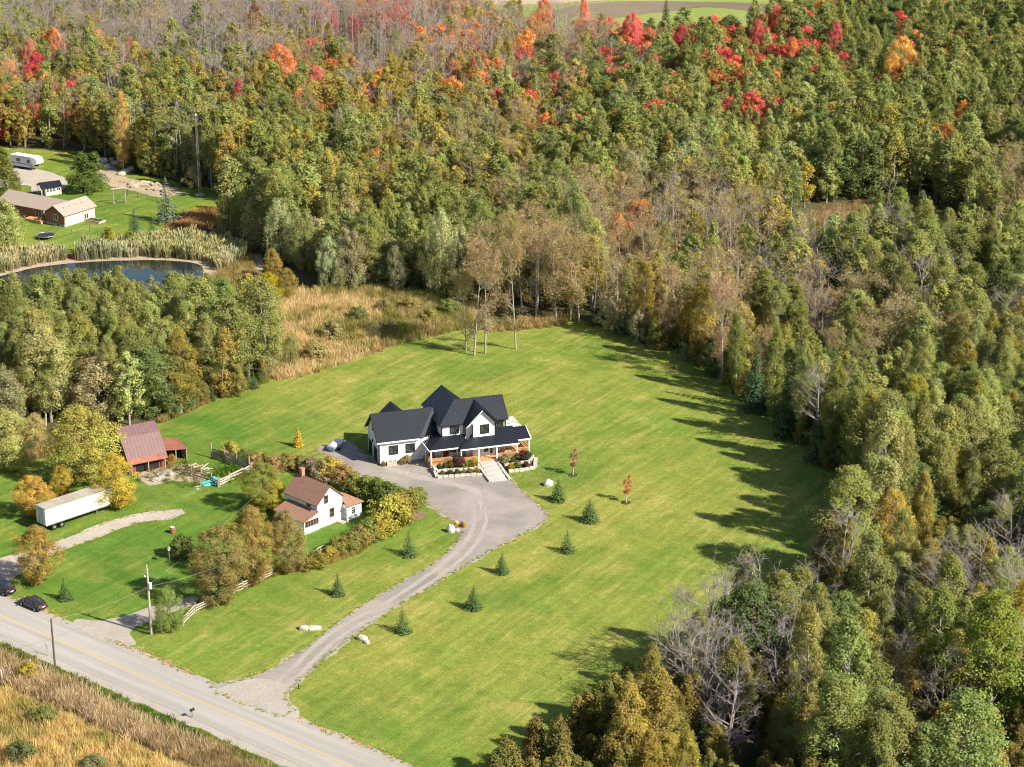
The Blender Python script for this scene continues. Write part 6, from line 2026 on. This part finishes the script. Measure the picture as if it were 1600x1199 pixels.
door(sh, (.88, 1.5, 0), 180, .8, 1.9, 'steel')

rv = thing('camper', 'white fifth-wheel camper trailer with grey striped side on the yard drive', 'camper', G(44, 264), -30)
MB().prism([(-4.4, .75), (1.7, .75), (1.7, 1.35), (3.2, 1.5), (4.1, 1.9), (4.15, 2.6), (3.7, 3.25), (2.6, 3.45), (-4.4, 3.35)], -1.2, 1.2, 'y').build('body', 'rv_side', rv)
MB().prism([(3.0, 1.46), (4.13, 1.88), (4.18, 2.6), (3.72, 3.28), (2.6, 3.49), (1.9, 3.46), (2.0, 3.3), (2.6, 2.3)], -1.22, 1.22, 'y').build('front_cap', 'rv_white', rv)
MB().box(-4.45, 2.4, -1.22, 1.22, 3.36, 3.47).build('roof', 'rv_white', rv)
MB().box(-4.41, 2.4, -1.215, -1.195, 1.35, 1.65).build('stripe', 'rv_stripe', rv)
for x, w in ((-2.2, .5), (-1.5, .35), (1.4, .8)):
    window(rv, (x, -1.21, 2.35), -90, w, .7, 1, 1, 'black_trim', fw=.04)
MB().bar((-2.0, -1.26, 3.2), (1.3, -1.26, 3.2), .12).build('awning', 'rv_stripe', rv)
for x in (-1.6, -.7):
    for s in (-1, 1):
        MB().tube([(x, s * .95, .38), (x, s * 1.19, .38)], .38, 14).build('wheel', 'rubber', rv)
for s in (-1, 1):
    MB().bar((2.2, s * .9, 0), (2.2, s * .9, 1.5), .1).build('landing_leg', 'aluminium', rv)
MB().box(2.6, 3.4, -.3, .3, 1.1, 1.5).build('hitch', 'rubber', rv)

sw = thing('swing_frame', 'tall timber swing frame on the neighbouring lawn', 'swing', G(187, 318), 25)
for x in (-1.4, 1.4):
    MB().bar((x, -.5, 0), (x, -.05, 3.6), .16).bar((x, .6, 0), (x, .05, 3.6), .16).build('post', 'weathered', sw)
MB().bar((-1.9, 0, 3.65), (1.9, 0, 3.65), .18).build('beam', 'pale_board', sw)
for x in (-.5, .5):
    MB().bar((x, 0, .6), (x, 0, 3.6), .03).build('rope', 'wire', sw)
MB().box(-.6, .6, -.15, .15, .55, .6).build('seat', 'weathered', sw)

ms = thing('radio_mast', 'tall thin lattice radio mast against the dark wood', 'mast', (MASTC.x, MASTC.y, 0), 10)
for k in range(3):
    a = k * 2.094
    MB().bar((.42 * math.cos(a), .42 * math.sin(a), 0), (.16 * math.cos(a), .16 * math.sin(a), 19.5), .075).build('leg', 'aluminium', ms)
lt = MB()
for i in range(26):
    z0, z1 = i * .75, (i + 1) * .75
    r0, r1 = .42 - .26 * z0 / 19.5, .42 - .26 * z1 / 19.5
    for k in range(3):
        a, b = k * 2.094, (k + 1) * 2.094
        lt.bar((r0 * math.cos(a), r0 * math.sin(a), z0), (r1 * math.cos(b), r1 * math.sin(b), z1), .035)
lt.build('lattice', 'aluminium', ms, kind='stuff')
MB().tube([(0, 0, 19.2), (0, 0, 20.6)], .05, 6).build('antenna', 'aluminium', ms)
MB().tube([(0.1, -.3, 19.6), (0.1, -.5, 19.6)], .25, 10).build('dish', 'plastic_white', ms)
MB().box(-1.1, 1.1, -1.1, 1.1, 0, .12).build('base_slab', 'concrete', ms)

for bx, by, yaw, lab in [(106, 403, 25, 'red kayak on the pond bank, nearer the bungalow'), (120, 406, -35, 'second red kayak at the pond water edge')]:
    ky = thing('kayak', lab, 'kayak', G(bx, by), yaw, 'red kayaks on the pond bank')
    sec = [(-1.7, .05, .32), (-1.0, .3, .2), (0, .38, .16), (1.0, .3, .2), (1.7, .05, .34)]
    vs_, fs_ = [], []
    for x, w, z in sec:
        vs_ += [(x, -w, .42), (x, 0, z - .12), (x, w, .42), (x, 0, .50)]
    for i in range(4):
        for j in range(4):
            a, b = i * 4 + j, i * 4 + (j + 1) % 4
            fs_.append((a, b, b + 4, a + 4))
    MB().add(vs_, fs_ + [(0, 1, 2, 3), (16, 17, 18, 19)]).build('hull', 'red_plastic', ky)
    MB().tube([(-.45, 0, .49), (.45, 0, .49)], [.22, .22], 8).build('cockpit', 'rubber', ky)
# chain-link posts round the yard, log and rock heaps by the wood
for i, (bx, by) in enumerate([(152, 249), (163, 252), (172, 250), (181, 255), (196, 268), (204, 265), (190, 272), (168, 262)]):
    o = lumpy(random.uniform(.8, 1.5), random.uniform(.7, 1.1), random.uniform(.6, 1.0), i + 40).build('boulder', 'rock', None)
    o.location = G(bx, by, .25)
    tag(o, ['grey rock at the wood end of the dirt strip', 'rock beside the wood-end one on the dirt strip', 'pale rock third along the dirt strip edge', 'rock under the peach-orange tree', 'dark rock of the pile mid dirt strip', 'uppermost rock of the pile mid dirt strip',
            'lowest rock of the pile mid dirt strip', 'lone rock on the dirt behind the big cedar'][i], 'rock', 'rocks along the dirt strip')
bk = MB()
rr = random.Random(5)
ptsb = [G(205, 290), G(225, 288), G(245, 296), G(268, 303)]
for i in range(46):
    t = i / 15
    k = min(2, int(t))
    p = ptsb[k].lerp(ptsb[k + 1], t - k) + Vector((rr.uniform(-1, 1), rr.uniform(-2, 2), 0))
    l_ = lumpy(rr.uniform(.6, 1.4), rr.uniform(.6, 1.2), rr.uniform(.4, .9), i, n=1)
    bk.add([(v[0] + p.x, v[1] + p.y, v[2] + .15) for v in l_.v], l_.f)
bk.build('earth_mound', 'dirt', None, kind='structure')
of = thing('picket_fence', 'short orange-stained fence panel beside the garden shed', 'fence', G(88, 301), 20)
bm2 = MB().box(-.12, .12, -.03, .03, 0, 1.5).mesh('board', 'orange_fence')
for k in range(9):
    share('board', bm2, of, (-1.2 + k * .3, 0, 0))
for z in (.4, 1.1):
    MB().box(-1.3, 1.3, .03, .09, z, z + .1).build('rail', 'orange_fence', of)
#__PART5__


# ------------------------------------------------------------------ fences
POST = MB().box(-.09, .09, -.09, .09, 0, 1).mesh('post', 'weathered')
RAIL = MB().box(0, 1, -.045, .045, -.07, .07).mesh('rail', 'weathered')
BOARD = MB().box(0, 1, -.025, .025, -.11, .11).mesh('board', 'weathered')
PALE_BOARD = MB().box(0, 1, -.025, .025, -.12, .12).mesh('board', 'pale_board')
PALE_RAIL = MB().box(0, 1, -.045, .045, -.07, .07).mesh('rail', 'pale_board')


def fence(name, lab, pix, step, h, nrail, rail, post=POST, group=None, miss=0.0, ph=None, wob=.03):
    P = [G(*p) for p in pix]
    t = thing(name, lab, 'fence', P[0], 0, group)
    q = []
    for a, b in zip(P, P[1:]):
        n = max(1, round((b - a).length / step))
        q += [a.lerp(b, i / n) for i in range(n)]
    q.append(P[-1])
    for p in q:
        share('post', post, t, p - P[0], (random.gauss(0, wob), random.gauss(0, wob), random.uniform(0, .6)), (1, 1, (ph or h + .25) * random.uniform(.92, 1.08)))
    for a, b in zip(q, q[1:]):
        d = b - a
        for k in range(nrail):
            if random.random() < miss:
                continue
            z = h * (k + .75) / nrail + random.gauss(0, wob)
            share('board' if rail in (BOARD, PALE_BOARD) else 'rail', rail, t, a - P[0] + Vector((0, 0, z)), (0, random.gauss(0, wob * .7), math.atan2(d.y, d.x)), (d.length, 1, 1))
    return t


fence('rail_fence', 'weathered three-rail fence from the utility pole along the bronze trees', [(286, 978), (305, 958), (340, 941), (380, 921), (425, 901)], 2.6, 1.2, 3, PALE_RAIL, group='rail fences beside the cottage')
fence('rail_fence', 'broken grey rail fence below the cottage garden', [(481, 882), (500, 868), (519, 858)], 2.2, 1.3, 3, PALE_RAIL, group='rail fences beside the cottage', wob=.05)
fence('board_fence', 'dark weathered board fence along the far side of the corral', [(332, 716), (352, 722), (371, 730), (390, 738)], 2.3, 1.7, 5, BOARD, group='corral fences by the barn', ph=2.6, wob=.04)
fence('board_fence', 'pale plank fence closing the corral on the cottage side', [(343, 761), (360, 753), (380, 745), (402, 731)], 2.4, 1.3, 3, PALE_BOARD, group='corral fences by the barn', wob=.06)
fence('board_fence', 'tumbledown fence of posts along the near side of the corral', [(284, 741), (300, 746), (315, 749), (330, 754), (341, 762)], 1.7, 1.5, 3, BOARD, group='corral fences by the barn', miss=.35, wob=.09)
fence('wire_fence', 'thin wire fence across the neighbouring lawn beyond the swing', [(160, 300), (200, 306), (245, 315)], 3.5, 1.3, 3, MB().box(0, 1, -.012, .012, -.012, .012).mesh('wire', 'wire'), MB().box(-.04, .04, -.04, .04, 0, 1).mesh('post', 'dark_board'), group='wire fences round the neighbouring yard')
fence('wire_fence', 'thin wire fence below the cream bungalow wall', [(112, 366), (140, 362), (166, 372)], 3.2, 1.2, 3, MB().box(0, 1, -.012, .012, -.012, .012).mesh('wire', 'wire'), MB().box(-.04, .04, -.04, .04, 0, 1).mesh('post', 'dark_board'), group='wire fences round the neighbouring yard')
for i, (bx, by, lab) in enumerate([(252, 989, 'short weathered gate post by the round willow'), (4, 1066, 'grey stump post at the edge of the dry field'), (48, 1050, 'white marker post in dry roadside grass')]):
    o = MB().tube([(0, 0, 0), (random.gauss(0, .05), 0, .9), (random.gauss(0, .06), .02, 1.8)], [.13, .12, .10], 9).build('wooden_post', 'pale_board' if i else 'weathered', None)
    o.location = G(bx, by)
    tag(o, lab, 'post', 'old posts beside the road')

# corral clutter
tp_ = thing('tarpaulin_heap', 'crumpled turquoise tarpaulin over scrap in the corral corner', 'tarpaulin', G(328, 757), 20)
for k, (x, y, sx, sy, z) in enumerate([(0, 0, 1.5, .7, .25), (.9, .8, 1.1, .6, .6), (-.9, .3, .7, .5, .2)]):
    o = lumpy(sx, sy, .3, 70 + k, rough=.45).build('sheet', 'tarp', tp_)
    o.location, o.rotation_euler = (x, y, z), (random.gauss(0, .15), random.gauss(0, .2), random.uniform(0, 3))
MB().bar((-1.6, -.4, .3), (1.6, -.5, .9), .1).build('strut', 'steel', tp_)
for i, (bx, by, yaw, lab) in enumerate([(318, 738, 30, 'heap of pale scrap boards beside the turquoise tarpaulin'), (302, 730, 60, 'stack of whitish boards at the lean-to corner'), (318, 763, 15, 'few white boards lying on the grass below the corral')]):
    hp = thing('board_pile', lab, 'boards', G(bx, by), yaw, 'board piles by the corral')
    for k in range((7, 6, 3)[i]):
        o = share('board', PALE_BOARD, hp, (random.uniform(-1.2, -.4), random.uniform(-.6, .6), .08 + k * .07 * (i < 2)), (R(90), random.gauss(0, .08), random.gauss(0, .35)), (random.uniform(1.2, 2.4), 1, 1))
bl = thing('hay_feeder', 'round rusty-pink metal feeder ring among the corral clutter', 'feeder', G(303, 738), 0)
MB().tube([(1.1 * math.cos(a), 1.1 * math.sin(a), .7) for a in np.linspace(0, 6.2832, 17)], .05, 5).build('top_ring', 'rust', bl)
MB().tube([(1.1 * math.cos(a), 1.1 * math.sin(a), .1) for a in np.linspace(0, 6.2832, 17)], .05, 5).build('bottom_ring', 'rust', bl)
for k in range(10):
    a = k * .628
    MB().bar((1.1 * math.cos(a), 1.1 * math.sin(a), .1), (1.1 * math.cos(a), 1.1 * math.sin(a), .7), .05).build('strut', 'rust', bl)
for i, (bx, by, lab) in enumerate([(258, 741, 'flat pale slab lying in the barnyard, nearest the barn'), (248, 749, 'flat pale slab lying in the barnyard, nearest the golden tree')]):
    o = block(2.6, 1.3, .14, 90 + i).build('concrete_slab', 'stone_tread', None)
    o.location, o.rotation_euler = G(bx, by, .06), (0, 0, .5 + i * .3)
    tag(o, lab, 'slab', 'slabs in the barnyard')
plant('shrub', G(268, 727).x, G(268, 727).y, 1.8, .7, (.45, .30, .05), 'small golden bush right in front of the barn stall opening', 'bush', None, True, 'shrub')

# rocks by the drive
def rock(lab, bx, by, rx, ry, rz, yaw, seed, z=None, mat='rock'):
    o = lumpy(rx, ry, rz, seed).build('boulder', mat, None)
    o.location, o.rotation_euler = G(bx, by, z if z is not None else rz * .4), (0, 0, R(yaw))
    return tag(o, lab, 'rock', 'boulders set along the driveway')


rock('long flat pale rock, right one of the touching pair on the lawn', 491, 982, 1.05, .5, .42, 8, 3)
rock('stubby flat rock, left one of the touching pair on the lawn', 475, 982, .75, .5, .45, -10, 8)
rock('slanting pale rock on the lawn beside the spruce nearest the road', 566, 998, .85, .45, .5, -25, 12)
rock('small broken rock below the slanting one beside the driveway', 573, 1004, .5, .35, .3, -40, 15)
rock('round white boulder on the lawn beside the porch steps', 857, 756, .8, .65, .75, 20, 21, mat='white_rock')
rock('large white boulder beside the yellow flowers at the driveway bend', 705, 828, .6, .55, .95, 0, 27, mat='white_rock')
rock('small white stone at the foot of the yellow flowers', 715, 829, .35, .3, .3, 0, 31, mat='white_rock')
rock('small flat stone behind the big white boulder at the driveway bend', 713, 816, .3, .3, .2, 0, 33)
fl = thing('flower_clump', 'clump of yellow flowers beside the large white boulder', 'flowers', G(718, 824), 0)
for k in range(3):
    c = bpy.data.objects.new('blossom', PROTO['shrub'][k]['near'][1])
    COL.objects.link(c)
    c.parent = fl
    c.location, c.scale = ((-.5, .2, 0), (.3, .3, 0), (.7, -.1, 0))[k], (.2, .2, .26)
    c['tcol'] = [.60, .42, .05, 1.0] if k != 1 else [.30, .22, .05, 1]
ring = [(1.75 * math.cos(a) * (1 + random.gauss(0, .03)), 1.75 * math.sin(a) * (1 + random.gauss(0, .03)), .10) for a in np.linspace(0, 6.283, 25)[:-1]]
mo = MB().slab(ring, .08).build('mulch_bed', 'mulch', None, kind='structure')
mo.location = G(647, 806)

# birdhouse, barrel, signs, mailbox
bh = thing('birdhouse', 'white birdhouse on a tall thin post in the old front lawn', 'birdhouse', G(265, 880), 20)
bh.scale = (.8, .8, .95)
MB().bar((0, 0, 0), (0, 0, 2.1), .08).build('post', 'weathered', bh)
MB().box(-.2, .2, -.2, .2, 2.1, 2.45).build('box_body', 'pale_board', bh)
MB().prism([(-.3, 2.45), (.3, 2.45), (0, 2.7)], -.3, .3, 'y').build('roof', 'pale_board', bh)
MB().tube([(0, -.2, 2.28), (0, -.21, 2.28)], .05, 8).build('hole_shade_disc', 'black_trim', bh)  # black disc painting in the shade inside the entrance
br = thing('barrel', 'rusty barrel planter standing alone on the old front lawn', 'barrel', G(270, 833), 0)
MB().tube([(0, 0, 0), (0, 0, .3), (0, 0, .6), (0, 0, .92)], [.36, .45, .45, .38], 14).build('body', 'rust', br)
for z in (.2, .7):
    MB().tube([(0, 0, z), (0, 0, z + .06)], .455, 14).build('hoop', 'steel', br)
MB().tube([(0, 0, .92), (0, 0, .95)], .33, 12).build('lid', 'plastic_white', br)
sg = thing('road_sign', 'small white sign on a thin post in the verge grass', 'sign', G(74, 1025), 0)
MB().bar((0, 0, 0), (0, 0, 1.7), .07).build('post', 'weathered', sg)
sp = MB().prism([(-.22, -.30), (.22, -.30), (.22, .30), (-.22, .30)], -.02, .02, 'y').build('sign_panel', 'plastic_white', sg)
sp.location, sp.rotation_euler = (0, -.05, 1.55), (0, 0, R(-20))
mbx = thing('mailbox', 'dark mailbox on a post at the near road edge', 'mailbox', G(301, 1122), math.degrees(math.atan2(rdir.y, rdir.x)))
MB().bar((0, 0, 0), (0, 0, 1.0), .11).build('post', 'weathered', mbx)
MB().prism([(-.13, 1.0), (.13, 1.0), (.13, 1.2), (.08, 1.3), (-.08, 1.3), (-.13, 1.2)], -.3, .3, 'y').build('box_body', 'black_trim', mbx)
MB().box(-.12, .12, .30, .315, 1.02, 1.22).build('door', 'steel', mbx)
MB().box(.13, .15, -.1, -.05, 1.1, 1.35).build('flag', 'tail_red', mbx)
dm = MB().tube([(0, 0, 0), (0, 0, .8)], .06, 8).build('driveway_marker', 'black_trim', None)
dm.location = G(467, 1077)
tag(dm, 'short dark marker stake at the driveway mouth', 'marker')

# utility poles and lines
up1 = thing('utility_pole', 'weathered grey utility pole with a transformer beside the round willow', 'utility pole', G(236.5, 992), -38)
MB().tube([(0, 0, 0), (0, 0, 5), (0, 0, 9.6)], [.19, .165, .13], 12).build('pole', 'pole_wood', up1)
MB().tube([(0, 0, 9.5), (0, 0, 10.3)], .05, 8).build('pole_top_pin', 'plastic_white', up1)
tf = MB().tube([(.38, 0, 6.9), (.38, 0, 7.75)], .25, 14).build('transformer', 'transformer', up1)
MB().box(.1, .25, -.06, .06, 7.0, 7.6).build('bracket', 'steel', tf)
MB().bar((0, 0, 8.5), (-.85, .3, 8.3), .05).build('lamp_arm', 'plastic_white', up1)
MB().tube([(-.95, .33, 8.12), (-.95, .33, 8.34)], [.14, .08], 10).build('lamp_head', 'plastic_white', up1)
up2 = thing('utility_pole', 'bare dark brown pole beside the near side of the road', 'utility pole', G(86.5, 1047), 0)
MB().tube([(0, 0, 0), (0, 0, 3.5), (0, 0, 7.3)], [.15, .13, .105], 10).build('pole', 'pole_brown', up2)
up3 = thing('utility_pole', 'pale utility pole with angled wires standing in the lower cedars', 'utility pole', G(974, 1258), 0)
MB().tube([(0, 0, 0), (0, 0, 9.6)], [.17, .12], 10).build('pole', 'pole_wood', up3)
MB().bar((0, -.2, 9.3), (0, .2, 9.3), .07).build('crossarm', 'pole_wood', up3)


def wire(lab, a, b, sag, r=.013):
    a, b = Vector(a), Vector(b)
    p = [a.lerp(b, k / 24) - Vector((0, 0, sag * 4 * (k / 24) * (1 - k / 24))) for k in range(25)]
    o = MB().tube([q - a for q in p], r, 5).build('overhead_wire', 'wire', None)
    o.location = a
    return tag(o, lab, 'wire', 'overhead service wires')


q1, q2, q3 = G(236.5, 992), G(86.5, 1047), G(974, 1258)
wire('overhead wire from the transformer pole towards the dark roadside pole', (q1.x, q1.y, 7.0), (q2.x, q2.y, 7.2), .5)
wire('overhead wire from the transformer pole up to the cottage roof', (q1.x, q1.y, 7.3), (G(455, 770).x, G(455, 770).y, 5.0), .6)
wire('second overhead wire from the transformer pole over the bronze trees', (q1.x, q1.y, 7.1), (G(400, 960).x, G(400, 960).y, 9.5), .6)
wire('overhead wire running down-left from the lower utility pole', (q3.x, q3.y, 7.2), (q3.x - 14, q3.y - 12, 4.0), .5)
wire('guy wire of the lower utility pole', (q3.x, q3.y, 5.2), (q3.x - 3.5, q3.y - 3, 0.2), .02)
